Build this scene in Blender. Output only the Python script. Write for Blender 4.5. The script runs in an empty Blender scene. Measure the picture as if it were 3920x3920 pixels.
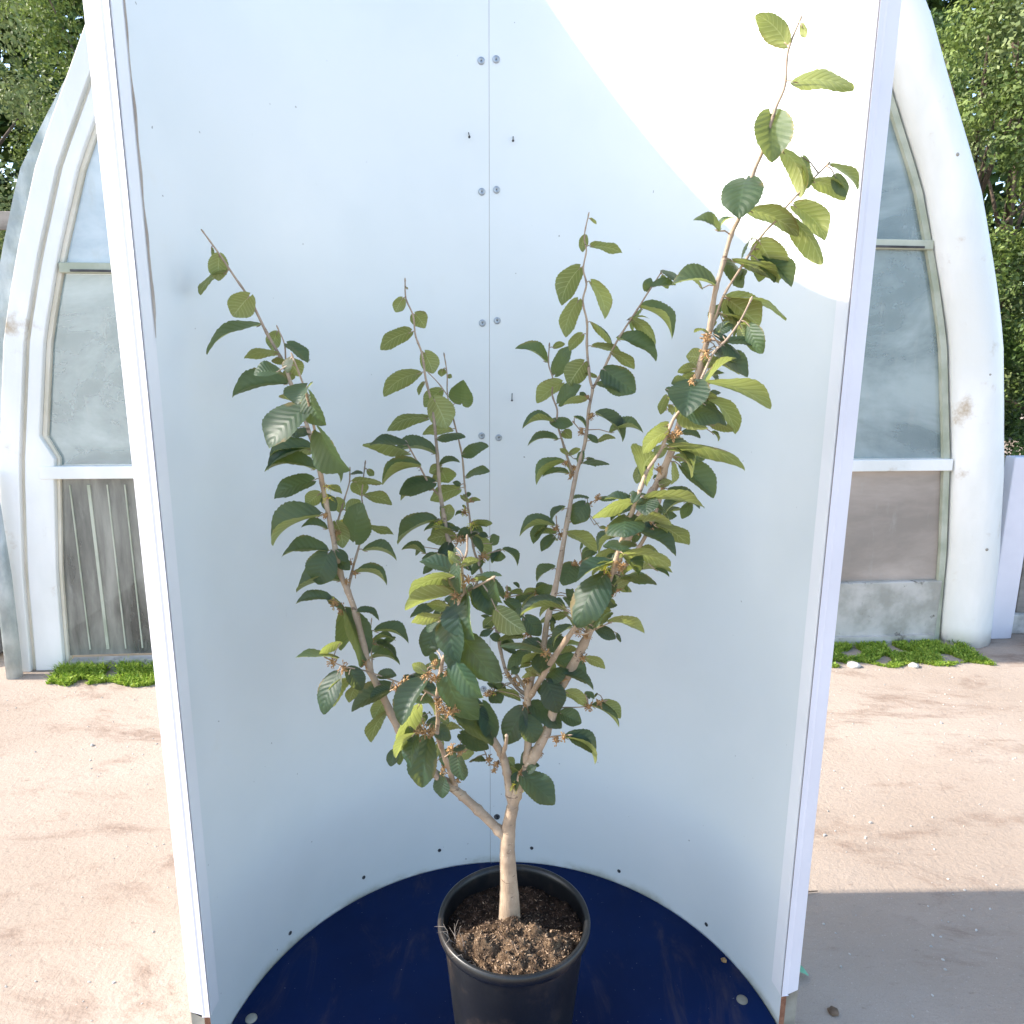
import bpy, math, random
from mathutils import Vector, Matrix, noise
random.seed(11)
R = math.radians
C = bpy.context.scene.collection
scene = bpy.context.scene

# ------------------------------------------------------------------ camera
CAM_H = 1.536
th, ro = 0.2131, -0.005
right = Vector((math.cos(ro), -math.sin(ro) * math.sin(th), -math.sin(ro) * math.cos(th)))
upv = Vector((math.sin(ro), math.cos(ro) * math.sin(th), math.cos(ro) * math.cos(th)))
fwd = Vector((0, math.cos(th), -math.sin(th)))
cam = bpy.data.cameras.new('camera')
cam.sensor_width = 36.0
cam.lens = 36.0 * 1.4232 / 2
cam.clip_start = 0.02
cam.clip_end = 600
cob = bpy.data.objects.new('camera', cam)
C.objects.link(cob)
cob.matrix_world = Matrix((
    (right.x, upv.x, -fwd.x, 0), (right.y, upv.y, -fwd.y, 0), (right.z, upv.z, -fwd.z, CAM_H), (0, 0, 0, 1)))
scene.camera = cob

# ------------------------------------------------------------------ light
SUN_EL = 34.0
world = bpy.data.worlds.new('World')
scene.world = world
world.use_nodes = True
wn = world.node_tree.nodes
sky = wn.new('ShaderNodeTexSky')
sky.sky_type = 'NISHITA'
sky.sun_disc = False
sky.sun_elevation = R(SUN_EL)
sky.sun_rotation = R(-91.5)
world.node_tree.links.new(sky.outputs[0], wn['Background'].inputs[0])
wn['Background'].inputs[1].default_value = 0.15
sl = bpy.data.lights.new('sun', 'SUN')
sl.energy = 3.0
sl.angle = R(0.5)
sl.color = (1.0, 0.93, 0.84)
so = bpy.data.objects.new('sun', sl)
C.objects.link(so)
SUN_AZ = R(1.5)
sdir = Vector((-math.cos(R(SUN_EL)) * math.cos(SUN_AZ), -math.cos(R(SUN_EL)) * math.sin(SUN_AZ), math.sin(R(SUN_EL))))      # towards the sun
so.rotation_euler = sdir.to_track_quat('Z', 'Y').to_euler()
so.location = sdir * 20
scene.view_settings.view_transform = 'Standard'
scene.view_settings.look = 'None'
scene.view_settings.gamma = 1
scene.view_settings.use_curve_mapping = False
scene.view_settings.exposure = 1.72
try:
    scene.cycles.max_bounces = 8
    scene.cycles.transparent_max_bounces = 12
except Exception:
    pass

# ------------------------------------------------------------------ helpers
def tag(o, label=None, cat=None, group=None, kind=None):
    if label: o['label'] = label
    if cat: o['category'] = cat
    if group: o['group'] = group
    if kind: o['kind'] = kind
    return o

def empty(name, loc=(0, 0, 0), rz=0.0, parent=None):
    o = bpy.data.objects.new(name, None)
    o.empty_display_size = 0.1
    C.objects.link(o)
    o.location = loc
    o.rotation_euler = (0, 0, rz)
    if parent: o.parent = parent
    return o

class MB:
    def __init__(s):
        s.v = []; s.f = []; s.m = []; s.uv = []; s.tint = []; s.cur = 1.0
    def add(s, verts, faces, mat=0, uvs=None):
        o = len(s.v)
        s.v += [tuple(p) for p in verts]
        s.uv += uvs if uvs else [(0.0, 0.0)] * len(verts)
        s.tint += [s.cur] * len(verts)
        s.f += [tuple(i + o for i in f) for f in faces]
        s.m += [mat] * len(faces)
    def box(s, x0, x1, y0, y1, z0, z1, mat=0):
        v = [(x, y, z) for z in (z0, z1) for y in (y0, y1) for x in (x0, x1)]
        s.add(v, [(0, 2, 3, 1), (4, 5, 7, 6), (0, 1, 5, 4), (2, 6, 7, 3), (0, 4, 6, 2), (1, 3, 7, 5)], mat)
    def prism(s, poly, z0, z1, mat=0):
        n = len(poly)
        v = [(x, y, z0) for x, y in poly] + [(x, y, z1) for x, y in poly]
        f = [(i, (i + 1) % n, n + (i + 1) % n, n + i) for i in range(n)]
        f += [tuple(range(n - 1, -1, -1)), tuple(range(n, 2 * n))]
        s.add(v, f, mat)
    def tube(s, pts, radii, seg=8, mat=0, cap=True):
        pts = [Vector(p) for p in pts]
        n = len(pts); verts = []; ref = None
        for i in range(n):
            d = (pts[min(i + 1, n - 1)] - pts[max(i - 1, 0)])
            if d.length < 1e-9: d = Vector((0, 0, 1))
            d.normalize()
            if ref is None:
                ref = d.orthogonal().normalized()
            ref = (ref - d * ref.dot(d)); 
            if ref.length < 1e-6: ref = d.orthogonal()
            ref.normalize()
            b = d.cross(ref)
            r = radii[i] if hasattr(radii, '__len__') else radii
            for k in range(seg):
                a = 2 * math.pi * k / seg
                verts.append(pts[i] + ref * (r * math.cos(a)) + b * (r * math.sin(a)))
        faces = []
        for i in range(n - 1):
            for k in range(seg):
                a = i * seg + k; b_ = i * seg + (k + 1) % seg
                faces.append((a, b_, b_ + seg, a + seg))
        if cap:
            faces.append(tuple(range(seg - 1, -1, -1)))
            faces.append(tuple(range((n - 1) * seg, n * seg)))
        s.add(verts, faces, mat)
    def lathe(s, prof, seg=64, c=(0, 0), mat=0, a0=0.0, a1=360.0):
        full = abs(a1 - a0) >= 359.9
        m = seg if full else seg + 1
        verts = []
        for r, z in prof:
            for k in range(m):
                a = R(a0 + (a1 - a0) * k / seg)
                verts.append((c[0] + r * math.cos(a), c[1] + r * math.sin(a), z))
        faces = []
        for i in range(len(prof) - 1):
            for k in range(seg):
                k2 = (k + 1) % m
                faces.append((i * m + k, i * m + k2, (i + 1) * m + k2, (i + 1) * m + k))
        s.add(verts, faces, mat)
    def blob(s, c, ax, r, h, seg=6, mat=0):
        """small ellipsoid with its long axis ax"""
        ax = Vector(ax).normalized(); e = ax.orthogonal().normalized(); g = ax.cross(e); c = Vector(c)
        verts = [c - ax * h]; rings = 3
        for i in range(1, rings + 1):
            t = math.pi * i / (rings + 1)
            for k in range(seg):
                a = 2 * math.pi * k / seg
                verts.append(c - ax * (h * math.cos(t)) + (e * math.cos(a) + g * math.sin(a)) * (r * math.sin(t)))
        verts.append(c + ax * h)
        f = [(0, 1 + (k + 1) % seg, 1 + k) for k in range(seg)]
        for i in range(rings - 1):
            for k in range(seg):
                a = 1 + i * seg + k; b = 1 + i * seg + (k + 1) % seg
                f.append((a, b, b + seg, a + seg))
        l = len(verts) - 1; o = 1 + (rings - 1) * seg
        f += [(o + k, o + (k + 1) % seg, l) for k in range(seg)]
        s.add(verts, f, mat)
    def build(s, name, mats, parent=None, smooth=False, bevel=0.0, loc=None):
        me = bpy.data.meshes.new(name)
        me.from_pydata(s.v, [], s.f)
        if not isinstance(mats, (list, tuple)): mats = [mats]
        for m in mats: me.materials.append(m)
        me.polygons.foreach_set('material_index', s.m)
        if smooth: me.polygons.foreach_set('use_smooth', [True] * len(s.f))
        if any(u != (0.0, 0.0) for u in s.uv):
            ul = me.uv_layers.new(name='uv')
            li = [0] * len(me.loops); me.loops.foreach_get('vertex_index', li)
            flat = []
            for i in li: flat += s.uv[i]
            ul.data.foreach_set('uv', flat)
        if any(t != 1.0 for t in s.tint):
            at = me.attributes.new('tint', 'FLOAT', 'POINT')
            at.data.foreach_set('value', s.tint)
        me.update()
        o = bpy.data.objects.new(name, me)
        C.objects.link(o)
        if loc: o.location = loc
        if parent: o.parent = parent
        if bevel:
            b = o.modifiers.new('bevel', 'BEVEL'); b.width = bevel; b.segments = 2; b.limit_method = 'ANGLE'; b.angle_limit = R(35)
        return o

# ------------------------------------------------------------------ materials
def new_mat(name):
    m = bpy.data.materials.new(name); m.use_nodes = True
    nt = m.node_tree
    return m, nt, nt.nodes, nt.links, nt.nodes['Principled BSDF']

def mth(nt, op, a, b=None, clamp=False):
    n = nt.nodes.new('ShaderNodeMath'); n.operation = op; n.use_clamp = clamp
    for i, x in enumerate((a, b)):
        if x is None: continue
        if isinstance(x, (int, float)): n.inputs[i].default_value = x
        else: nt.links.new(x, n.inputs[i])
    return n.outputs[0]

def mixc(nt, fac, a, b, mode='MIX'):
    n = nt.nodes.new('ShaderNodeMix'); n.data_type = 'RGBA'; n.blend_type = mode
    for s_, x in ((n.inputs[0], fac), (n.inputs[6], a), (n.inputs[7], b)):
        if isinstance(x, (int, float)): s_.default_value = x
        elif isinstance(x, tuple): s_.default_value = (*x, 1) if len(x) == 3 else x
        else: nt.links.new(x, s_)
    return n.outputs[2]

def nz(nt, scale, detail=4, rough=0.55, coord=None, vec=None, dist=0.0):
    n = nt.nodes.new('ShaderNodeTexNoise'); n.inputs['Scale'].default_value = scale
    n.inputs['Detail'].default_value = detail; n.inputs['Roughness'].default_value = rough
    n.inputs['Distortion'].default_value = dist
    tc = nt.nodes.new('ShaderNodeTexCoord')
    src = tc.outputs['Object']
    if vec:
        mp = nt.nodes.new('ShaderNodeMapping'); mp.inputs['Scale'].default_value = vec
        nt.links.new(src, mp.inputs[0]); src = mp.outputs[0]
    nt.links.new(src, n.inputs['Vector'])
    return n.outputs['Fac']

def ramp(nt, fac, lo, hi):
    n = nt.nodes.new('ShaderNodeMapRange'); n.interpolation_type = 'SMOOTHSTEP'
    n.inputs[1].default_value = lo; n.inputs[2].default_value = hi
    nt.links.new(fac, n.inputs[0])
    return n.outputs[0]

def bump(nt, h, strength=0.3, dist=0.01):
    n = nt.nodes.new('ShaderNodeBump'); n.inputs['Strength'].default_value = strength
    n.inputs['Distance'].default_value = dist
    nt.links.new(h, n.inputs['Height'])
    return n.outputs[0]

def mottled(name, c1, c2, scale=3, rough=0.7, bstr=0.0, bscale=40, bdist=0.01, metal=0.0, lo=0.35, hi=0.65, vec=None, dirt=None, dscale=12, dlo=0.6, dhi=0.72):
    m, nt, N, L, P = new_mat(name)
    col = mixc(nt, ramp(nt, nz(nt, scale, vec=vec), lo, hi), c1, c2)
    if dirt:
        col = mixc(nt, ramp(nt, nz(nt, dscale, 6, 0.65), dlo, dhi), col, dirt)
    L.new(col, P.inputs['Base Color'])
    P.inputs['Roughness'].default_value = rough
    P.inputs['Metallic'].default_value = metal
    if bstr: L.new(bump(nt, nz(nt, bscale, 5), bstr, bdist), P.inputs['Normal'])
    return m

M = {}
m, nt, N, L, P = new_mat('white_laminate')
c = mixc(nt, ramp(nt, nz(nt, 2.5), .35, .65), (0.695, 0.735, 0.735), (0.735, 0.77, 0.77))
c = mixc(nt, mth(nt, 'MULTIPLY', ramp(nt, nz(nt, 5, 6, .65), .60, .85), .6), c, (0.70, 0.71, 0.66))
tc = N.new('ShaderNodeTexCoord'); sp = N.new('ShaderNodeSeparateXYZ'); L.new(tc.outputs['Object'], sp.inputs[0])
foot = mth(nt, 'SUBTRACT', 1.0, ramp(nt, mth(nt, 'ADD', sp.outputs[2], mth(nt, 'MULTIPLY', nz(nt, 22, 6, .7), .03)), .140, .170))
c = mixc(nt, mth(nt, 'MULTIPLY', foot, mth(nt, 'MULTIPLY', ramp(nt, nz(nt, 6, 5), .42, .62), .75)), c, (0.36, 0.36, 0.27))
c = mixc(nt, mth(nt, 'MULTIPLY', ramp(nt, nz(nt, 75, 1, .5), .80, .83), .7), c, (0.16, 0.16, 0.15))
c = mixc(nt, mth(nt, 'MULTIPLY', ramp(nt, nz(nt, 9, 9, .75, vec=(3, 3, .6)), .68, .74), .18), c, (0.42, 0.43, 0.42))
L.new(c, P.inputs['Base Color'])
L.new(mth(nt, 'ADD', mth(nt, 'MULTIPLY', nz(nt, 4, 4), .25), .24), P.inputs['Roughness'])
L.new(bump(nt, nz(nt, 2.0, 2), .06, .05), P.inputs['Normal'])
M['panel'] = m
M['trim'] = mottled('white_plastic_trim', (0.66, 0.65, 0.71), (0.71, 0.70, 0.76), 4, 0.42, dirt=(0.5, 0.46, 0.42), dscale=30, dlo=0.72, dhi=0.78)
M['flange'] = mottled('white_inner_flange', (0.80, 0.80, 0.81), (0.84, 0.84, 0.85), 4, 0.4)  # lit copy of the trim: sun on the flange put into its white
M['ply'] = mottled('brown_plywood_edge', (0.16, 0.06, 0.03), (0.3, 0.14, 0.08), 30, 0.8, 0.3, 80)
M['worn'] = mottled('worn_chipboard', (0.32, 0.26, 0.21), (0.46, 0.40, 0.35), 40, 0.9, 0.4, 90, vec=(1, 1, .2))
M['zinc'] = mottled('zinc_washer', (0.34, 0.38, 0.42), (0.46, 0.50, 0.53), 60, 0.42, metal=0.6)
M['darkmetal'] = mottled('dark_screw', (0.05, 0.055, 0.06), (0.16, 0.16, 0.17), 90, 0.5, metal=0.7)
M['postmetal'] = mottled('weathered_post', (0.20, 0.18, 0.14), (0.33, 0.31, 0.26), 14, 0.65, 0.2, 50)
M['pot'] = mottled('black_nursery_plastic', (0.006, 0.0065, 0.0075), (0.011, 0.012, 0.013), 6, 0.38, 0.12, 9, 0.01, dirt=(0.085, 0.06, 0.042), dscale=11, dlo=0.5, dhi=0.85)  # dust blotches, strengthened in the colour to stand for the brown sunlit sheen
M['root'] = mottled('dry_root', (0.25, 0.2, 0.16), (0.4, 0.33, 0.27), 50, 0.85)
M['arch'] = mottled('white_arch_paint', (0.70, 0.71, 0.68), (0.82, 0.82, 0.80), 3, 0.5, 0.25, 9, 0.02, dirt=(0.42, 0.33, 0.22), dscale=4.5, dlo=0.60, dhi=0.78, vec=(1, 1, .4))
M['cream'] = mottled('cream_rubber_seal', (0.62, 0.58, 0.47), (0.72, 0.68, 0.58), 5, 0.6)
M['rib'] = mottled('grey_green_rib', (0.33, 0.36, 0.27), (0.47, 0.49, 0.40), 6, 0.6)
M['concrete'] = mottled('stained_concrete', (0.34, 0.33, 0.29), (0.52, 0.50, 0.46), 7, 0.9, 0.4, 40, 0.01, dirt=(0.15, 0.14, 0.12), dscale=9, dlo=0.58, dhi=0.66)
M['rail'] = mottled('grey_weathered_timber', (0.16, 0.14, 0.12), (0.30, 0.27, 0.24), 12, 0.9, 0.3, 60, vec=(.2, 1, 1))
M['bark'] = mottled('tree_bark', (0.05, 0.035, 0.022), (0.12, 0.085, 0.06), 9, 0.95, 0.5, 25, 0.02, vec=(1, 1, .3))
M['bud'] = mottled('brown_flower_bud', (0.22, 0.115, 0.045), (0.48, 0.29, 0.12), 160, 0.7, lo=.3, hi=.7)
M['petal'] = mottled('yellow_petal', (0.55, 0.48, 0.04), (0.68, 0.62, 0.10), 80, 0.6)
M['stone'] = mottled('pale_stone', (0.35, 0.33, 0.30), (0.55, 0.52, 0.48), 15, 0.9, 0.4, 60)
M['darkheap'] = mottled('dark_wet_stone', (0.03, 0.03, 0.032), (0.09, 0.09, 0.095), 12, 0.8, 0.4, 30)
M['litter'] = mottled('green_fallen_leaf', (0.10, 0.30, 0.16), (0.16, 0.40, 0.24), 30, 0.5)
M['twig'] = mottled('brown_twig', (0.10, 0.06, 0.035), (0.2, 0.13, 0.08), 40, 0.9)

# plant bark : pale tan with darker rings and lenticels
m, nt, N, L, P = new_mat('shrub_bark')
c = mixc(nt, ramp(nt, nz(nt, 28, 5), .3, .7), (0.30, 0.215, 0.145), (0.44, 0.325, 0.225))
c = mixc(nt, mth(nt, 'MULTIPLY', ramp(nt, nz(nt, 13, 5, .65), .48, .66), .55), c, (0.17, 0.125, 0.09))
c = mixc(nt, ramp(nt, nz(nt, 45, 3, vec=(1, 1, 3), dist=.8), .63, .70), c, (0.13, 0.08, 0.05))
c = mixc(nt, ramp(nt, nz(nt, 260, 2), .66, .72), c, (0.50, 0.40, 0.31))
L.new(c, P.inputs['Base Color']); P.inputs['Roughness'].default_value = 0.62
L.new(bump(nt, nz(nt, 90, 6, .7, vec=(1, 1, .5)), .7, .003), P.inputs['Normal'])
M['stem'] = m

# blue board
m, nt, N, L, P = new_mat('blue_painted_board')
c = mixc(nt, ramp(nt, nz(nt, 3, 4), .3, .7), (0.0005, 0.0085, 0.048), (0.0007, 0.013, 0.068))
c = mixc(nt, mth(nt, 'MULTIPLY', ramp(nt, nz(nt, 9, 8, .72, vec=(1, .35, 1), dist=1.0), .52, .74), .32), c, (0.10, 0.075, 0.06))
c = mixc(nt, mth(nt, 'MULTIPLY', ramp(nt, nz(nt, 190, 2), .74, .78), .6), c, (0.35, 0.35, 0.36))
L.new(c, P.inputs['Base Color'])
L.new(mth(nt, 'ADD', mth(nt, 'MULTIPLY', nz(nt, 14, 5), .25), .36), P.inputs['Roughness'])
P.inputs['Specular IOR Level'].default_value = 0.10
L.new(bump(nt, nz(nt, 6, 3), .15, .01), P.inputs['Normal'])
M['blue'] = m

# ground : trodden pale sand over concrete
m, nt, N, L, P = new_mat('sandy_ground')
c = mixc(nt, ramp(nt, nz(nt, .8, 5), .35, .65), (0.355, 0.28, 0.22), (0.44, 0.36, 0.295))
c = mixc(nt, mth(nt, 'MULTIPLY', ramp(nt, nz(nt, 3.2, 11, .74, vec=(.55, 1.3, 1), dist=.5), .50, .68), .8), c, (0.225, 0.155, 0.115))
c = mixc(nt, mth(nt, 'MULTIPLY', ramp(nt, nz(nt, 330, 3, .6), .52, .70), .28), c, (0.16, 0.12, 0.095))
c = mixc(nt, mth(nt, 'MULTIPLY', ramp(nt, nz(nt, 38, 6, .7, vec=(.5, 1, 1)), .60, .72), .55), c, (0.20, 0.145, 0.11))
c = mixc(nt, mth(nt, 'MULTIPLY', ramp(nt, nz(nt, 150, 3), .62, .72), .5), c, (0.55, 0.47, 0.40))
L.new(c, P.inputs['Base Color']); P.inputs['Roughness'].default_value = 0.95
P.inputs['Specular IOR Level'].default_value = 0.15
h = mth(nt, 'ADD', mth(nt, 'MULTIPLY', nz(nt, 5, 6, .6, vec=(.5, 1.2, 1)), .7), mth(nt, 'MULTIPLY', nz(nt, 60, 6, .7), .22))
L.new(bump(nt, h, .9, .025), P.inputs['Normal'])
M['ground'] = m

# greenhouse sheet
def pane_mat(name, c1, c2, alpha, vec, rough=.22):
    m, nt, N, L, P = new_mat(name)
    f = ramp(nt, nz(nt, 1.6, 6, .6, vec=vec, dist=.4), .3, .7)
    c = mixc(nt, f, c1, c2)
    c = mixc(nt, mth(nt, 'MULTIPLY', ramp(nt, nz(nt, 14, 6, .7, vec=(1, 1, .25)), .55, .75), .4), c, (0.46, 0.47, 0.43))
    L.new(c, P.inputs['Base Color']); P.inputs['Roughness'].default_value = rough
    P.inputs['Alpha'].default_value = alpha
    L.new(bump(nt, nz(nt, 3, 4, vec=vec), .15, .03), P.inputs['Normal'])
    return m
M['pane_up'] = pane_mat('clouded_pane', (0.07, 0.13, 0.15), (0.40, 0.48, 0.48), .60, (.8, 1, 1.3))
M['pane_top'] = pane_mat('clouded_high_pane', (0.30, 0.40, 0.48), (0.62, 0.70, 0.74), .75, (.6, 1, 1.2))
M['pane_low'] = pane_mat('dusty_low_pane', (0.06, 0.065, 0.06), (0.34, 0.34, 0.30), .80, (4, 1, .8))
M['pane_lowr'] = pane_mat('dusty_brown_pane', (0.30, 0.26, 0.225), (0.54, 0.46, 0.40), .8, (.5, 1, 1.6))
m, nt, N, L, P = new_mat('polythene_skin')
P.inputs['Base Color'].default_value = (0.70, 0.74, 0.74, 1); P.inputs['Roughness'].default_value = .4
tr = N.new('ShaderNodeBsdfTranslucent'); tr.inputs[0].default_value = (.7, .75, .74, 1)
mx = N.new('ShaderNodeMixShader'); mx.inputs[0].default_value = .45
L.new(P.outputs[0], mx.inputs[1]); L.new(tr.outputs[0], mx.inputs[2]); L.new(mx.outputs[0], N['Material Output'].inputs[0])
L.new(bump(nt, nz(nt, 9, 5, vec=(1, 1, .5)), .5, .02), P.inputs['Normal'])
M['skin'] = m
m, nt, N, L, P = new_mat('grey_film')
L.new(mixc(nt, ramp(nt, nz(nt, 9, 6, vec=(1, 1, .5)), .35, .65), (0.28, 0.33, 0.33), (0.55, 0.60, 0.60)), P.inputs['Base Color'])
P.inputs['Roughness'].default_value = .3; P.inputs['Alpha'].default_value = .8
L.new(bump(nt, nz(nt, 14, 5), .6, .02), P.inputs['Normal'])
M['film'] = m

# soil
m, nt, N, L, P = new_mat('potting_soil')
c = mixc(nt, ramp(nt, nz(nt, 70, 8, .7), .35, .65), (0.012, 0.008, 0.006), (0.05, 0.03, 0.02))
c2 = mixc(nt, ramp(nt, nz(nt, 90, 8, .75), .35, .65), (0.035, 0.022, 0.014), (0.19, 0.125, 0.075))
tc = N.new('ShaderNodeTexCoord'); sp = N.new('ShaderNodeSeparateXYZ'); L.new(tc.outputs['Object'], sp.inputs[0])
dry = ramp(nt, mth(nt, 'ADD', mth(nt, 'MULTIPLY', sp.outputs[1], -1.0), mth(nt, 'MULTIPLY', nz(nt, 18, 4), .09)), .045, .085)
L.new(mixc(nt, dry, c, c2), P.inputs['Base Color']); P.inputs['Roughness'].default_value = .95
P.inputs['Specular IOR Level'].default_value = .1
L.new(bump(nt, nz(nt, 240, 8, .75), .9, .004), P.inputs['Normal'])
M['soil'] = m
M['chip_dark'] = mottled('peat_chip', (0.03, 0.018, 0.012), (0.11, 0.065, 0.04), 60, .9)
M['chip_pale'] = mottled('bark_chip', (0.14, 0.085, 0.05), (0.40, 0.28, 0.18), 60, .9)

# shrub leaf: dark pleated upper face, olive veined lower face, light passes through
def leaf_mat(name, top1, top2, und1, und2, transl, tfac=.26):
    m, nt, N, L, P = new_mat(name)
    uv = N.new('ShaderNodeUVMap'); uv.uv_map = 'uv'
    sp = N.new('ShaderNodeSeparateXYZ'); L.new(uv.outputs[0], sp.inputs[0])
    s_, v_ = sp.outputs[0], sp.outputs[1]
    a = mth(nt, 'ABSOLUTE', mth(nt, 'SUBTRACT', mth(nt, 'MULTIPLY', v_, 2.0), 1.0))
    ph = mth(nt, 'MULTIPLY', mth(nt, 'SUBTRACT', s_, mth(nt, 'MULTIPLY', a, .26)), 7.5)
    fr = mth(nt, 'ABSOLUTE', mth(nt, 'SUBTRACT', mth(nt, 'FRACT', ph), .5))      # 0.5 at a vein
    vein = ramp(nt, fr, .42, .48)
    mid = mth(nt, 'SUBTRACT', 1.0, ramp(nt, a, .02, .06))
    vm = mth(nt, 'MAXIMUM', vein, mid)
    cross = mth(nt, 'ABSOLUTE', mth(nt, 'SINE', mth(nt, 'MULTIPLY', a, 48.0)))
    at = N.new('ShaderNodeAttribute'); at.attribute_name = 'tint'
    t = at.outputs['Fac']
    nn = nz(nt, 35, 4)
    top = mixc(nt, t, top1, top2)
    top = mixc(nt, mth(nt, 'MULTIPLY', ramp(nt, nn, .45, .75), .35), top, (0.025, 0.065, 0.04))
    top = mixc(nt, mth(nt, 'MULTIPLY', vm, .4), top, (0.05, 0.105, 0.055))
    und = mixc(nt, t, und1, und2)
    und = mixc(nt, mth(nt, 'MULTIPLY', ramp(nt, nn, .4, .7), .25), und, (0.17, 0.15, 0.06))
    und = mixc(nt, mth(nt, 'MULTIPLY', vm, .8), und, (0.42, 0.43, 0.22))
    geo = N.new('ShaderNodeNewGeometry')
    col = mixc(nt, geo.outputs['Backfacing'], top, und)
    br_ = mth(nt, 'MULTIPLY', ramp(nt, mth(nt, 'ADD', mth(nt, 'MULTIPLY', nz(nt, 14, 5, .6), .6), mth(nt, 'MULTIPLY', a, .22)), .535, .585), .8)
    col = mixc(nt, br_, col, (0.16, 0.10, 0.04))
    L.new(col, P.inputs['Base Color'])
    P.inputs['Roughness'].default_value = .47
    P.inputs['Specular IOR Level'].default_value = .45
    hh = mth(nt, 'ADD', mth(nt, 'MULTIPLY', fr, -1.0), mth(nt, 'MULTIPLY', cross, .10))
    nb = bump(nt, hh, .38, .003)
    L.new(nb, P.inputs['Normal'])
    tr = N.new('ShaderNodeBsdfTranslucent'); L.new(mixc(nt, t, transl, (0.55, 0.62, 0.13)), tr.inputs[0])
    L.new(nb, tr.inputs['Normal'])
    mx = N.new('ShaderNodeMixShader'); mx.inputs[0].default_value = tfac
    L.new(P.outputs[0], mx.inputs[1]); L.new(tr.outputs[0], mx.inputs[2]); L.new(mx.outputs[0], N['Material Output'].inputs[0])
    return m
M['leaf'] = leaf_mat('shrub_leaf', (0.004, 0.020, 0.019), (0.013, 0.050, 0.034), (0.15, 0.16, 0.05), (0.29, 0.30, 0.12), (0.40, 0.47, 0.12), .32)

# tree foliage
def fol_mat(name, c1, c2, tf=.3):
    m, nt, N, L, P = new_mat(name)
    at = N.new('ShaderNodeAttribute'); at.attribute_name = 'tint'
    L.new(mixc(nt, at.outputs['Fac'], c1, c2), P.inputs['Base Color'])
    P.inputs['Roughness'].default_value = .6
    tr = N.new('ShaderNodeBsdfTranslucent'); L.new(mixc(nt, at.outputs['Fac'], c1, c2), tr.inputs[0])
    mx = N.new('ShaderNodeMixShader'); mx.inputs[0].default_value = tf
    L.new(P.outputs[0], mx.inputs[1]); L.new(tr.outputs[0], mx.inputs[2]); L.new(mx.outputs[0], N['Material Output'].inputs[0])
    return m
M['fol_a'] = fol_mat('mid_green_foliage', (0.045, 0.085, 0.015), (0.26, 0.33, 0.075))
M['fol_b'] = fol_mat('grey_green_foliage', (0.045, 0.08, 0.025), (0.28, 0.33, 0.12))
M['fol_c'] = fol_mat('dark_green_foliage', (0.025, 0.06, 0.012), (0.14, 0.22, 0.045))
M['grass'] = fol_mat('bright_grass', (0.13, 0.26, 0.015), (0.46, 0.56, 0.09), .35)

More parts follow.
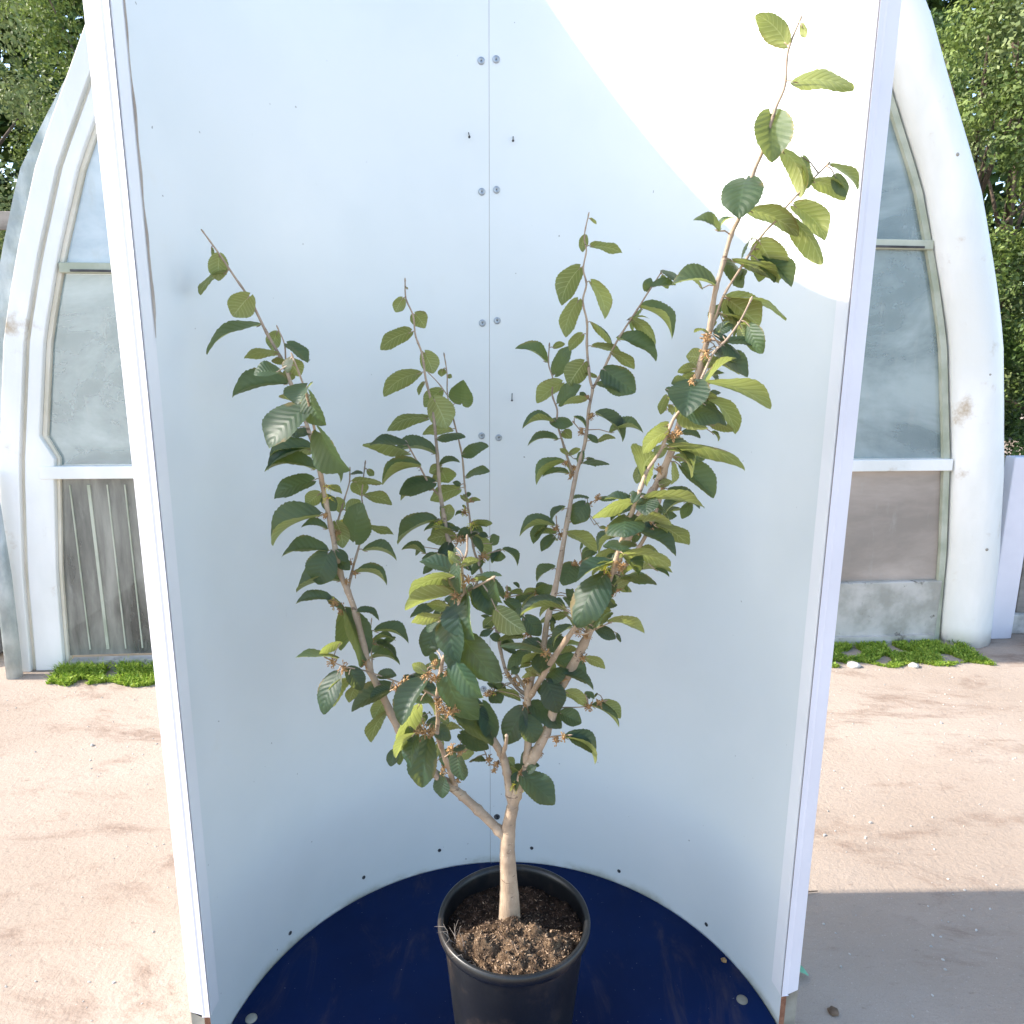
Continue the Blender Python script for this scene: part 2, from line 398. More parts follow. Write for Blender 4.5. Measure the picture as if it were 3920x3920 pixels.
# shrub: stems (x,y,z,radius), leaves (branch, kind, base, tip, normal, width, stalk foot), buds, flowers
STEMS = [
 ('trunk', [(-0.0010,1.2350,0.4381,0.0215), (-0.0011,1.2350,0.4629,0.0200), (-0.0015,1.2350,0.4997,0.0184), (-0.0027,1.2350,0.5302,0.0172), (-0.0050,1.2350,0.5812,0.0153), (-0.0056,1.2350,0.6050,0.0145), (-0.0046,1.2350,0.6286,0.0137), (-0.0022,1.2350,0.6608,0.0126), (0.0036,1.2350,0.6927,0.0115)]),
 ('left', [(-0.0052,1.2350,0.6286,0.0098), (-0.0182,1.2363,0.6394,0.0095), (-0.0493,1.2396,0.6719,0.0091), (-0.0803,1.2427,0.7015,0.0087), (-0.1009,1.2448,0.7202,0.0085), (-0.1394,1.2486,0.7519,0.0081), (-0.1725,1.2523,0.7893,0.0077), (-0.2028,1.2559,0.8264,0.0074), (-0.2375,1.2632,0.9001,0.0068), (-0.2574,1.2688,0.9411,0.0065), (-0.2673,1.2719,0.9642,0.0063), (-0.2886,1.2838,1.0588,0.0057), (-0.3041,1.2899,1.1052,0.0054), (-0.3176,1.2945,1.1393,0.0052), (-0.3268,1.3006,1.1894,0.0049), (-0.3373,1.3064,1.2494,0.0045), (-0.3460,1.3110,1.2969,0.0042), (-0.3530,1.3146,1.3343,0.0040), (-0.3618,1.3185,1.3733,0.0037), (-0.3762,1.3234,1.4217,0.0034), (-0.3985,1.3297,1.4815,0.0031), (-0.4095,1.3300,1.5179,0.0028), (-0.4365,1.3300,1.5707,0.0025), (-0.4617,1.3300,1.6267,0.0021), (-0.4875,1.3300,1.6674,0.0018), (-0.5082,1.3300,1.7007,0.0016), (-0.5336,1.3300,1.7375,0.0013)]),
 ('left', [(-0.3986,1.3300,1.4815,0.0022), (-0.4067,1.3325,1.5051,0.0019), (-0.4073,1.3342,1.5222,0.0017), (-0.4086,1.3372,1.5520,0.0014), (-0.4187,1.3400,1.5774,0.0012)]),
 ('leftfront', [(-0.3438,1.3100,1.2971,0.0032), (-0.3405,1.2787,1.3379,0.0028), (-0.3363,1.2511,1.3723,0.0025), (-0.3339,1.2213,1.4071,0.0023), (-0.3288,1.2163,1.4042,0.0022), (-0.3316,1.1933,1.4600,0.0018), (-0.3373,1.1878,1.4894,0.0016), (-0.3483,1.1800,1.5295,0.0013)]),
 ('left', [(-0.3077,1.3100,1.1007,0.0030), (-0.3021,1.3232,1.1328,0.0026), (-0.2917,1.3406,1.1747,0.0022), (-0.2848,1.3524,1.2036,0.0020), (-0.2828,1.3639,1.2329,0.0018), (-0.2893,1.3763,1.2642,0.0016), (-0.2883,1.3870,1.2919,0.0014), (-0.2854,1.4000,1.3259,0.0012)]),
 ('left', [(-0.3306,1.3200,1.2072,0.0025), (-0.3235,1.3397,1.2422,0.0020), (-0.3158,1.3565,1.2722,0.0016), (-0.3104,1.3690,1.2950,0.0014), (-0.3108,1.3800,1.3162,0.0012)]),
 ('left', [(-0.3143,1.3000,1.0613,0.0014), (-0.3190,1.2891,1.0801,0.0012), (-0.3285,1.2800,1.0896,0.0010)]),
 ('left', [(-0.2658,1.3000,0.9420,0.0018), (-0.2692,1.3127,0.9789,0.0014), (-0.2723,1.3217,1.0051,0.0012), (-0.2707,1.3300,1.0292,0.0010)]),
 ('lefttwig', [(-0.2063,1.2600,0.9362,0.0016), (-0.2411,1.2430,0.9586,0.0014), (-0.2649,1.2310,0.9735,0.0013), (-0.3019,1.2127,0.9910,0.0011), (-0.3238,1.2000,1.0103,0.0010)]),
 ('centreleft', [(0.0036,1.2350,0.6985,0.0088), (-0.0030,1.2438,0.7329,0.0083), (-0.0070,1.2500,0.7575,0.0080), (-0.0162,1.2583,0.7894,0.0077), (-0.0318,1.2655,0.8135,0.0075), (-0.0794,1.2867,0.8844,0.0067), (-0.0969,1.3049,0.9456,0.0062), (-0.1164,1.3761,1.0917,0.0051), (-0.1214,1.3932,1.1283,0.0049), (-0.1208,1.4069,1.1580,0.0047), (-0.1295,1.4177,1.1803,0.0045), (-0.1354,1.4273,1.2100,0.0043), (-0.1398,1.4342,1.2335,0.0042), (-0.1358,1.4426,1.2015,0.0040), (-0.1469,1.4595,1.2598,0.0037), (-0.1500,1.4696,1.2952,0.0035), (-0.1560,1.4884,1.3613,0.0031), (-0.1642,1.5030,1.4307,0.0027), (-0.1769,1.5088,1.4848,0.0024), (-0.1844,1.5143,1.5359,0.0021), (-0.1971,1.5183,1.5715,0.0019), (-0.2020,1.5227,1.6119,0.0017), (-0.2159,1.5265,1.6446,0.0015), (-0.2174,1.5300,1.6771,0.0013)]),
 ('centreleft', [(-0.1494,1.4700,1.2524,0.0026), (-0.1674,1.4584,1.2758,0.0023), (-0.1852,1.4405,1.3179,0.0019), (-0.1959,1.4297,1.3425,0.0017), (-0.2054,1.4200,1.3640,0.0015)]),
 ('centreleft', [(-0.0156,1.2500,0.7915,0.0040), (-0.0084,1.2292,0.8343,0.0033), (-0.0079,1.2200,0.8532,0.0030)]),
 ('centreleft', [(-0.0085,1.2600,0.7799,0.0014), (-0.0374,1.2764,0.7583,0.0012), (-0.0510,1.2921,0.7779,0.0011), (-0.0619,1.3000,0.7849,0.0010)]),
 ('centreback', [(0.0316,1.3000,0.8821,0.0038), (0.0277,1.3058,0.8905,0.0037), (0.0081,1.3197,0.9035,0.0035), (-0.0134,1.3416,0.9332,0.0033), (-0.0369,1.3954,1.0223,0.0029), (-0.0599,1.4306,1.0933,0.0026), (-0.0671,1.4386,1.1153,0.0025), (-0.0771,1.4474,1.1387,0.0024), (-0.0830,1.4575,1.1677,0.0023), (-0.0877,1.4712,1.2075,0.0022), (-0.0952,1.4849,1.2475,0.0021), (-0.0993,1.4944,1.2752,0.0020), (-0.1050,1.5067,1.3326,0.0018), (-0.1211,1.5177,1.3981,0.0016), (-0.1345,1.5266,1.4503,0.0014), (-0.1358,1.5339,1.4946,0.0013), (-0.1412,1.5400,1.5309,0.0012)]),
 ('centreback', [(-0.1339,1.5200,1.4520,0.0016), (-0.1509,1.5090,1.4771,0.0012), (-0.1671,1.5000,1.4953,0.0010)]),
 ('back', [(0.0289,1.2500,0.7634,0.0078), (0.0325,1.2587,0.8093,0.0073), (0.0336,1.2673,0.8551,0.0069), (0.0310,1.2748,0.8948,0.0066), (0.0335,1.2782,0.9125,0.0064), (0.0435,1.2861,0.9530,0.0061), (0.0600,1.2939,0.9907,0.0058), (0.0676,1.3087,1.0393,0.0055), (0.0878,1.3466,1.1133,0.0050), (0.1232,1.4262,1.2869,0.0039), (0.1444,1.4491,1.3618,0.0035), (0.1526,1.4687,1.4284,0.0031), (0.1601,1.4800,1.4664,0.0029), (0.1553,1.4863,1.4878,0.0028), (0.1491,1.5018,1.5474,0.0025), (0.1485,1.5094,1.5999,0.0022), (0.1395,1.5154,1.6402,0.0020), (0.1464,1.5204,1.6734,0.0019), (0.1399,1.5249,1.7040,0.0017), (0.1456,1.5302,1.7393,0.0015), (0.1409,1.5340,1.7651,0.0014), (0.1485,1.5400,1.8049,0.0012)]),
 ('back', [(0.1622,1.5000,1.4679,0.0030), (0.1824,1.4934,1.5069,0.0026), (0.2061,1.4841,1.5617,0.0021), (0.2405,1.4734,1.6195,0.0017), (0.2656,1.4652,1.6622,0.0014), (0.2821,1.4600,1.6887,0.0012)]),
 ('back', [(0.1275,1.4800,1.2910,0.0030), (0.1142,1.4899,1.3265,0.0026), (0.1049,1.4979,1.3558,0.0024), (0.0923,1.5093,1.3977,0.0021), (0.0922,1.5163,1.4246,0.0019), (0.0821,1.5243,1.4540,0.0018), (0.0833,1.5325,1.4859,0.0016), (0.0744,1.5405,1.5154,0.0014), (0.0755,1.5500,1.5523,0.0012)]),
 ('back', [(0.1196,1.4600,1.1997,0.0016), (0.1509,1.4333,1.2395,0.0012), (0.1685,1.4200,1.2555,0.0010)]),
 ('back', [(0.1019,1.4600,1.1687,0.0016), (0.0924,1.4487,1.1920,0.0012), (0.0899,1.4400,1.2109,0.0010)]),
 ('back', [(0.0931,1.4600,1.0989,0.0016), (0.1278,1.4337,1.1139,0.0012), (0.1427,1.4200,1.1282,0.0010)]),
 ('back', [(0.0795,1.4400,1.0382,0.0016), (0.0554,1.4299,1.0556,0.0014), (0.0285,1.4198,1.0589,0.0013), (-0.0062,1.4064,1.0563,0.0011), (-0.0095,1.4000,1.0756,0.0010)]),
 ('back', [(0.0315,1.3000,0.8962,0.0040), (0.0237,1.3108,0.9079,0.0033), (0.0146,1.3213,0.9185,0.0029), (0.0066,1.3300,0.9272,0.0025)]),
 ('back', [(0.0645,1.3600,0.9557,0.0020), (0.0530,1.3468,0.9741,0.0019), (0.0362,1.3241,1.0071,0.0017), (0.0265,1.3080,1.0313,0.0016), (0.0238,1.3000,1.0438,0.0015)]),
 ('back', [(0.1480,1.4700,1.3771,0.0014), (0.1383,1.4600,1.3855,0.0012), (0.1216,1.4400,1.4042,0.0010)]),
 ('right', [(0.0036,1.2350,0.6927,0.0105), (0.0099,1.2381,0.7166,0.0102), (0.0276,1.2443,0.7612,0.0097), (0.0578,1.2530,0.8211,0.0092), (0.0753,1.2592,0.8652,0.0089), (0.0925,1.2679,0.9298,0.0084), (0.0971,1.2686,0.9313,0.0084), (0.1352,1.2743,1.0102,0.0078), (0.1551,1.2774,1.0633,0.0075), (0.1803,1.2817,1.1342,0.0071), (0.2077,1.2833,1.2047,0.0066), (0.2487,1.2732,1.2997,0.0060), (0.2497,1.2730,1.2980,0.0060), (0.2738,1.2661,1.3620,0.0056), (0.2844,1.2611,1.4098,0.0053), (0.2933,1.2566,1.4427,0.0051), (0.3102,1.2466,1.5067,0.0047), (0.3220,1.2368,1.5684,0.0044), (0.3261,1.2262,1.6341,0.0040), (0.3336,1.2228,1.6713,0.0037), (0.3442,1.2191,1.7219,0.0034), (0.3556,1.2168,1.7509,0.0032), (0.3705,1.2120,1.8121,0.0028), (0.3823,1.2100,1.8446,0.0026), (0.3964,1.2100,1.9009,0.0022), (0.4083,1.2100,1.9345,0.0020), (0.4090,1.2100,1.9807,0.0017), (0.4227,1.2100,2.0214,0.0014)]),
 ('right', [(0.1652,1.2900,1.0747,0.0042), (0.1984,1.2853,1.1425,0.0038), (0.2341,1.2811,1.1993,0.0036), (0.2571,1.2770,1.2576,0.0033), (0.2683,1.2734,1.3115,0.0032), (0.2733,1.2710,1.3469,0.0030), (0.2851,1.2679,1.3808,0.0029), (0.2981,1.2602,1.4539,0.0027), (0.3208,1.2535,1.5111,0.0025), (0.3242,1.2494,1.5490,0.0024), (0.3353,1.2436,1.5990,0.0022), (0.3453,1.2396,1.6331,0.0021), (0.3697,1.2357,1.6770,0.0019), (0.3973,1.2313,1.7240,0.0017), (0.4175,1.2288,1.7461,0.0016), (0.4306,1.2268,1.7657,0.0016), (0.4540,1.2239,1.7921,0.0015), (0.4854,1.2200,1.8249,0.0013)]),
 ('right', [(0.0558,1.2600,0.8001,0.0022), (0.0702,1.2475,0.8327,0.0016), (0.1066,1.2300,0.8482,0.0010)]),
 ('right', [(0.0840,1.2800,0.8739,0.0014), (0.0990,1.2750,0.8802,0.0013), (0.1362,1.2627,0.8886,0.0011), (0.1722,1.2500,0.9063,0.0010)]),
 ('rightfront', [(0.0312,1.2800,0.8921,0.0058), (0.0483,1.2677,0.9287,0.0055), (0.0777,1.2449,0.9944,0.0051), (0.1035,1.2259,1.0454,0.0048), (0.1316,1.2056,1.0963,0.0046), (0.1547,1.1905,1.1300,0.0044), (0.1518,1.1888,1.1255,0.0043), (0.1657,1.1780,1.1667,0.0041), (0.1779,1.1629,1.2246,0.0038), (0.1937,1.1444,1.2916,0.0035), (0.2093,1.1300,1.3521,0.0032), (0.1985,1.1300,1.3177,0.0030), (0.2096,1.1300,1.3549,0.0029), (0.2312,1.1300,1.3912,0.0026), (0.2478,1.1300,1.4375,0.0024), (0.2594,1.1300,1.4541,0.0023), (0.2795,1.1333,1.4808,0.0022), (0.2912,1.1361,1.5053,0.0020), (0.3067,1.1401,1.5398,0.0018), (0.3269,1.1431,1.5601,0.0017), (0.3466,1.1467,1.5883,0.0015), (0.3600,1.1500,1.6164,0.0014)]),
 ('rightfront', [(0.1060,1.2000,1.0608,0.0018), (0.1263,1.1906,1.0622,0.0015), (0.1480,1.1791,1.0779,0.0012), (0.1650,1.1700,1.0901,0.0010)]),
 ('front', [(-0.1022,1.2600,0.7102,0.0052), (-0.1105,1.2399,0.7518,0.0048), (-0.1199,1.2122,0.8080,0.0045), (-0.1246,1.1965,0.8389,0.0043), (-0.1306,1.1752,0.8796,0.0041), (-0.1264,1.1607,0.9178,0.0038), (-0.1266,1.1486,0.9537,0.0036), (-0.1199,1.1308,1.0047,0.0033), (-0.1118,1.1168,1.0478,0.0030), (-0.1068,1.1141,1.0579,0.0030), (-0.0941,1.1019,1.1071,0.0026), (-0.0808,1.0894,1.1599,0.0023), (-0.0742,1.0882,1.1715,0.0022), (-0.0760,1.0859,1.1965,0.0020), (-0.0762,1.0840,1.2167,0.0019), (-0.0691,1.0819,1.2390,0.0017), (-0.0683,1.0800,1.2588,0.0016)]),
 ('front', [(-0.0761,1.1000,1.1664,0.0024), (-0.0627,1.0915,1.1760,0.0021), (-0.0463,1.0808,1.1884,0.0018), (-0.0303,1.0700,1.2006,0.0016)]),
 ('front', [(-0.1220,1.1300,0.9962,0.0016), (-0.1306,1.1177,1.0107,0.0013), (-0.1421,1.1000,1.0317,0.0010)]),
 ('front', [(-0.1277,1.1500,0.8960,0.0018), (-0.1464,1.1324,0.9079,0.0014), (-0.1592,1.1200,0.9125,0.0012)]),
 ('front', [(-0.1167,1.1800,0.8326,0.0016), (-0.1031,1.1650,0.8508,0.0013), (-0.0877,1.1500,0.8623,0.0010)]),
 ('front', [(-0.1234,1.1400,0.9385,0.0018), (-0.1095,1.1274,0.9464,0.0014), (-0.0910,1.1100,0.9592,0.0010)]),
 ('front', [(-0.1255,1.1400,0.9670,0.0018), (-0.1471,1.1334,0.9835,0.0015), (-0.1703,1.1266,0.9965,0.0012), (-0.1938,1.1200,0.9919,0.0010)]),
]
LEAVES = [
 ('left','U',-0.5103,1.3307,1.7038, -0.5183,1.3370,1.6619, -0.552,0.803,0.225, 0.0315, (-0.5102,1.3300,1.7036)),
 ('left','U',-0.5030,1.3359,1.6741, -0.5572,1.3492,1.6421, -0.514,-0.033,0.857, 0.0424, (-0.4938,1.3300,1.6777)),
 ('left','U',-0.5245,1.3342,1.7152, -0.5251,1.3377,1.6995, 0.652,0.745,0.143, 0.0106, (-0.5193,1.3300,1.7169)),
 ('left','U',-0.4574,1.3129,1.6316, -0.4872,1.3144,1.5999, -0.353,0.858,0.374, 0.0421, (-0.4649,1.3300,1.6318)),
 ('left','T',-0.4521,1.3403,1.5835, -0.5358,1.3041,1.5468, -0.238,-0.365,0.900, 0.0649, (-0.4432,1.3300,1.5856)),
 ('left','U',-0.4239,1.3487,1.5734, -0.4336,1.3453,1.5424, -0.518,0.853,0.067, 0.0247, (-0.4176,1.3397,1.5745)),
 ('left','U',-0.4192,1.3261,1.5349, -0.4748,1.3231,1.5294, -0.112,0.385,0.916, 0.0370, (-0.4186,1.3300,1.5357)),
 ('left','T',-0.4037,1.3355,1.5520, -0.3654,1.3209,1.5225, 0.391,-0.515,0.763, 0.0333, (-0.4086,1.3372,1.5517)),
 ('left','U',-0.3965,1.3166,1.5224, -0.3848,1.3383,1.4964, -0.312,0.793,0.523, 0.0320, (-0.4073,1.3342,1.5218)),
 ('left','U',-0.4268,1.3204,1.5222, -0.4017,1.3262,1.5201, -0.086,0.640,0.764, 0.0171, (-0.4155,1.3300,1.5297)),
 ('leftfront','T',-0.3771,1.1873,1.5065, -0.4108,1.1801,1.5046, 0.082,-0.597,0.798, 0.0350, (-0.3451,1.1823,1.5177)),
 ('leftfront','T',-0.3541,1.1860,1.5275, -0.3598,1.1817,1.5067, -0.525,-0.794,0.307, 0.0221, (-0.3482,1.1801,1.5291)),
 ('left','S',-0.4065,1.3308,1.4814, -0.4982,1.3147,1.4645, -0.037,-0.617,0.786, 0.0681, (-0.3994,1.3303,1.4839)),
 ('left','U',-0.3977,1.3380,1.5007, -0.4181,1.3522,1.4893, 0.221,0.784,0.580, 0.0209, (-0.4035,1.3298,1.4980)),
 ('leftfront','T',-0.3280,1.1777,1.4840, -0.3356,1.1456,1.4592, -0.325,-0.529,0.784, 0.0475, (-0.3359,1.1892,1.4821)),
 ('leftfront','T',-0.3300,1.2000,1.4694, -0.3084,1.1879,1.4232, -0.613,-0.786,-0.081, 0.0536, (-0.3332,1.1918,1.4682)),
 ('left','U',-0.4238,1.3392,1.4581, -0.3942,1.3414,1.4438, 0.356,0.468,0.809, 0.0217, (-0.3938,1.3284,1.4689)),
 ('left','T',-0.3648,1.3277,1.4471, -0.3786,1.3234,1.4342, 0.085,-0.970,0.227, 0.0163, (-0.3830,1.3253,1.4399)),
 ('leftfront','T',-0.3467,1.2087,1.4441, -0.3967,1.1795,1.3920, -0.307,-0.673,0.673, 0.0777, (-0.3310,1.1985,1.4474)),
 ('left','T',-0.4147,1.3329,1.3936, -0.3664,1.3148,1.3935, -0.142,-0.381,0.913, 0.0341, (-0.3719,1.3219,1.4072)),
 ('leftfront','T',-0.3177,1.2072,1.4069, -0.2729,1.1883,1.3485, -0.589,-0.784,-0.196, 0.0746, (-0.3288,1.2163,1.4042)),
 ('left','S',-0.3633,1.3050,1.3691, -0.4387,1.2916,1.3393, -0.210,-0.575,0.791, 0.0592, (-0.3608,1.3181,1.3689)),
 ('left','U',-0.3616,1.3087,1.3647, -0.4415,1.3160,1.3436, -0.197,0.414,0.889, 0.0548, (-0.3598,1.3176,1.3646)),
 ('left','S',-0.3561,1.2963,1.3311, -0.4419,1.2966,1.3307, -0.006,-0.369,0.929, 0.0617, (-0.3522,1.3142,1.3302)),
 ('leftfront','S',-0.3309,1.2622,1.3500, -0.2997,1.2642,1.3191, 0.695,-0.196,0.692, 0.0348, (-0.3393,1.2709,1.3475)),
 ('left','T',-0.3612,1.3039,1.3101, -0.4260,1.2813,1.2891, -0.055,-0.590,0.805, 0.0474, (-0.3488,1.3124,1.3118)),
 ('left','U',-0.3531,1.3131,1.2844, -0.3769,1.3090,1.2649, -0.264,0.957,0.121, 0.0276, (-0.3441,1.3100,1.2867)),
 ('left','T',-0.3474,1.3207,1.2789, -0.3264,1.3155,1.2536, 0.326,-0.836,0.442, 0.0264, (-0.3431,1.3095,1.2813)),
 ('left','U',-0.3372,1.3153,1.2962, -0.3140,1.3202,1.2853, 0.079,0.834,0.547, 0.0172, (-0.3456,1.3108,1.2949)),
 ('left','S',-0.3497,1.2887,1.2472, -0.4393,1.2923,1.1992, -0.438,-0.437,0.786, 0.0732, (-0.3368,1.3061,1.2469)),
 ('left','S',-0.3419,1.3031,1.2195, -0.3828,1.2944,1.2275, 0.251,-0.354,0.901, 0.0306, (-0.3324,1.3037,1.2213)),
 ('left','U',-0.3302,1.3393,1.2713, -0.3248,1.3457,1.2430, -0.085,0.975,0.206, 0.0232, (-0.3179,1.3519,1.2640)),
 ('left','U',-0.3070,1.3306,1.2463, -0.2849,1.3356,1.2681, -0.282,0.957,0.068, 0.0237, (-0.3221,1.3427,1.2476)),
 ('left','U',-0.3029,1.3965,1.2902, -0.2980,1.4186,1.2602, -0.173,0.806,0.566, 0.0325, (-0.2883,1.3866,1.2911)),
 ('left','U',-0.3006,1.3625,1.2982, -0.2482,1.3621,1.2965, 0.032,0.571,0.820, 0.0346, (-0.3104,1.3702,1.2973)),
 ('left','T',-0.3099,1.3747,1.3107, -0.2842,1.3656,1.3134, -0.163,-0.178,0.970, 0.0181, (-0.3107,1.3770,1.3104)),
 ('left','U',-0.2769,1.3817,1.3182, -0.2663,1.3839,1.3074, -0.109,0.989,0.100, 0.0126, (-0.2862,1.3964,1.3166)),
 ('left','U',-0.2834,1.3839,1.2670, -0.2363,1.3938,1.2503, 0.061,0.775,0.629, 0.0336, (-0.2891,1.3780,1.2687)),
 ('left','T',-0.2955,1.3274,1.1909, -0.2762,1.2971,1.2658, -0.390,-0.884,-0.257, 0.0549, (-0.2895,1.3443,1.1838)),
 ('left','U',-0.3264,1.3156,1.2310, -0.3153,1.3150,1.1836, 0.185,0.982,0.029, 0.0322, (-0.3266,1.3309,1.2266)),
 ('left','U',-0.2790,1.3560,1.2113, -0.2305,1.3672,1.1971, 0.099,0.590,0.801, 0.0342, (-0.2842,1.3557,1.2119)),
 ('left','S',-0.2788,1.3317,1.1708, -0.2205,1.3363,1.1592, 0.205,-0.155,0.966, 0.0429, (-0.2924,1.3395,1.1721)),
 ('left','S',-0.3408,1.2910,1.1796, -0.4169,1.2827,1.1763, -0.004,-0.334,0.943, 0.0551, (-0.3252,1.2996,1.1809)),
 ('left','T',-0.3350,1.2836,1.1796, -0.3554,1.2714,1.1256, -0.024,-0.973,0.229, 0.0539, (-0.3247,1.2993,1.1782)),
 ('left','T',-0.3219,1.3001,1.1626, -0.2988,1.2877,1.1477, 0.049,-0.731,0.681, 0.0226, (-0.3220,1.2974,1.1632)),
 ('left','T',-0.3197,1.2865,1.1850, -0.2997,1.2819,1.1659, 0.473,-0.606,0.640, 0.0185, (-0.3252,1.2996,1.1809)),
 ('left','S',-0.3218,1.3043,1.1194, -0.3997,1.3011,1.1031, -0.188,-0.251,0.950, 0.0574, (-0.3123,1.2927,1.1260)),
 ('left','S',-0.2896,1.3126,1.1339, -0.2361,1.3114,1.1155, 0.326,0.002,0.945, 0.0407, (-0.3019,1.3235,1.1334)),
 ('left','S',-0.3334,1.2757,1.0910, -0.3930,1.2712,1.0871, -0.039,-0.321,0.946, 0.0432, (-0.3285,1.2800,1.0896)),
 ('left','T',-0.3445,1.2895,1.0967, -0.3098,1.2830,1.0760, 0.507,-0.045,0.861, 0.0270, (-0.3285,1.2800,1.0896)),
 ('left','S',-0.2868,1.2813,1.0661, -0.2473,1.2834,1.0560, 0.254,-0.223,0.941, 0.0293, (-0.2903,1.2845,1.0639)),
 ('left','T',-0.3135,1.3026,1.0637, -0.2694,1.2554,0.9816, 0.753,-0.308,0.581, 0.0689, (-0.3149,1.2986,1.0637)),
 ('left','T',-0.3175,1.3044,1.0605, -0.3128,1.2906,0.9905, 0.931,-0.342,0.129, 0.0472, (-0.3148,1.2988,1.0634)),
 ('left','S',-0.2593,1.3108,1.0169, -0.1988,1.3142,0.9973, 0.312,-0.138,0.940, 0.0459, (-0.2718,1.3243,1.0125)),
 ('left','S',-0.2674,1.3302,0.9904, -0.2274,1.3324,0.9947, -0.111,0.076,0.991, 0.0290, (-0.2711,1.3182,0.9948)),
 ('left','S',-0.2582,1.3128,0.9914, -0.2207,1.3137,0.9612, 0.626,-0.058,0.777, 0.0347, (-0.2704,1.3162,0.9889)),
 ('left','T',-0.2505,1.3371,0.9812, -0.2282,1.3471,0.9914, -0.129,-0.547,0.827, 0.0167, (-0.2704,1.3162,0.9889)),
 ('left','S',-0.2699,1.3130,0.9600, -0.2165,1.3081,0.9562, 0.071,-0.005,0.997, 0.0387, (-0.2677,1.3071,0.9627)),
 ('left','T',-0.2752,1.3362,0.9658, -0.2442,1.3425,0.9861, -0.336,-0.624,0.705, 0.0272, (-0.2677,1.3071,0.9627)),
 ('lefttwig','U',-0.2997,1.2032,1.0388, -0.3364,1.1970,1.0230, -0.380,0.697,0.608, 0.0267, (-0.3172,1.2038,1.0045)),
 ('lefttwig','T',-0.3057,1.1963,1.0120, -0.3675,1.1719,1.0235, 0.096,0.212,0.972, 0.0445, (-0.3121,1.2068,1.0000)),
 ('lefttwig','T',-0.3117,1.2188,0.9741, -0.3390,1.1901,0.9139, -0.441,-0.716,0.541, 0.0475, (-0.3026,1.2123,0.9916)),
 ('lefttwig','U',-0.2919,1.2119,0.9657, -0.3220,1.2181,0.9127, -0.617,0.661,0.428, 0.0404, (-0.2882,1.2194,0.9845)),
 ('lefttwig','T',-0.2950,1.2241,0.9812, -0.2687,1.2122,0.9468, 0.368,-0.755,0.543, 0.0327, (-0.2927,1.2172,0.9866)),
 ('lefttwig','T',-0.2447,1.2502,0.9552, -0.2113,1.2390,0.9606, -0.303,-0.518,0.800, 0.0235, (-0.2428,1.2421,0.9597)),
 ('lefttwig','T',-0.2233,1.2654,0.9262, -0.2940,1.2385,0.8975, -0.233,-0.354,0.906, 0.0533, (-0.2171,1.2547,0.9432)),
 ('lefttwig','T',-0.2225,1.2410,0.9331, -0.2556,1.2248,0.9240, -0.064,-0.387,0.920, 0.0250, (-0.2185,1.2540,0.9441)),
 ('lefttwig','U',-0.2797,1.2232,0.9486, -0.2953,1.2275,0.9152, -0.525,0.777,0.347, 0.0245, (-0.2732,1.2269,0.9774)),
 ('left','U',-0.2382,1.2671,0.8981, -0.2594,1.2636,0.8623, -0.172,0.985,0.004, 0.0282, (-0.2375,1.2632,0.9000)),
 ('left','U',-0.2332,1.2606,0.8766, -0.2666,1.2681,0.8156, -0.692,0.565,0.449, 0.0462, (-0.2277,1.2611,0.8792)),
 ('front','T',-0.1400,1.1124,1.0110, -0.1766,1.0789,0.9525, -0.510,-0.570,0.644, 0.0507, (-0.1345,1.1117,1.0179)),
 ('front','U',-0.1566,1.1384,0.9520, -0.1928,1.1270,0.8858, -0.750,0.584,0.310, 0.0504, (-0.1424,1.1348,0.9799)),
 ('front','T',-0.1504,1.1546,0.9564, -0.1298,1.1625,0.9281, 0.686,0.398,0.609, 0.0240, (-0.1424,1.1348,0.9799)),
 ('front','U',-0.1615,1.1074,0.9172, -0.1924,1.1037,0.8791, -0.618,0.655,0.436, 0.0325, (-0.1592,1.1200,0.9125)),
 ('front','T',-0.1718,1.1241,0.9216, -0.1681,1.1237,0.8941, 0.144,-0.989,0.037, 0.0210, (-0.1592,1.1200,0.9125)),
 ('front','T',-0.1586,1.1295,0.9050, -0.1731,1.1073,0.8590, -0.596,-0.633,0.494, 0.0350, (-0.1577,1.1215,0.9120)),
 ('front','T',-0.1435,1.1485,0.8887, -0.1530,1.1186,0.8142, -0.160,-0.909,0.385, 0.0533, (-0.1410,1.1375,0.9045)),
 ('front','U',-0.1415,1.1825,0.8958, -0.1074,1.1747,0.8714, 0.394,-0.559,0.729, 0.0276, (-0.1410,1.1375,0.9045)),
 ('left','T',-0.1774,1.2501,0.8526, -0.1993,1.2400,0.8331, -0.119,-0.820,0.560, 0.0226, (-0.2063,1.2566,0.8337)),
 ('left','U',-0.1680,1.2621,0.8405, -0.1859,1.2634,0.8440, 0.167,-0.298,0.940, 0.0123, (-0.2063,1.2566,0.8337)),
 ('front','T',-0.1312,1.2400,0.7566, -0.1292,1.2257,0.7211, -0.722,-0.654,0.225, 0.0440, (-0.1132,1.2317,0.7684)),
 ('left','T',-0.1176,1.2613,0.7961, -0.1263,1.2517,0.7711, -0.203,-0.887,0.414, 0.0290, (-0.1523,1.2500,0.7664)),
 ('front','T',-0.0933,1.1597,0.8464, -0.0864,1.1470,0.8070, -0.708,-0.699,0.101, 0.0482, (-0.0943,1.1564,0.8574)),
 ('left','T',-0.2174,1.2422,0.8093, -0.2243,1.2310,0.7832, -0.120,-0.900,0.419, 0.0209, (-0.1985,1.2554,0.8211)),
 ('left','T',-0.2112,1.2461,0.8070, -0.2074,1.2392,0.7808, 0.685,-0.675,0.275, 0.0180, (-0.1956,1.2550,0.8175)),
 ('left','T',-0.2117,1.2609,0.8088, -0.1979,1.2608,0.8026, 0.403,0.144,0.904, 0.0106, (-0.1956,1.2550,0.8175)),
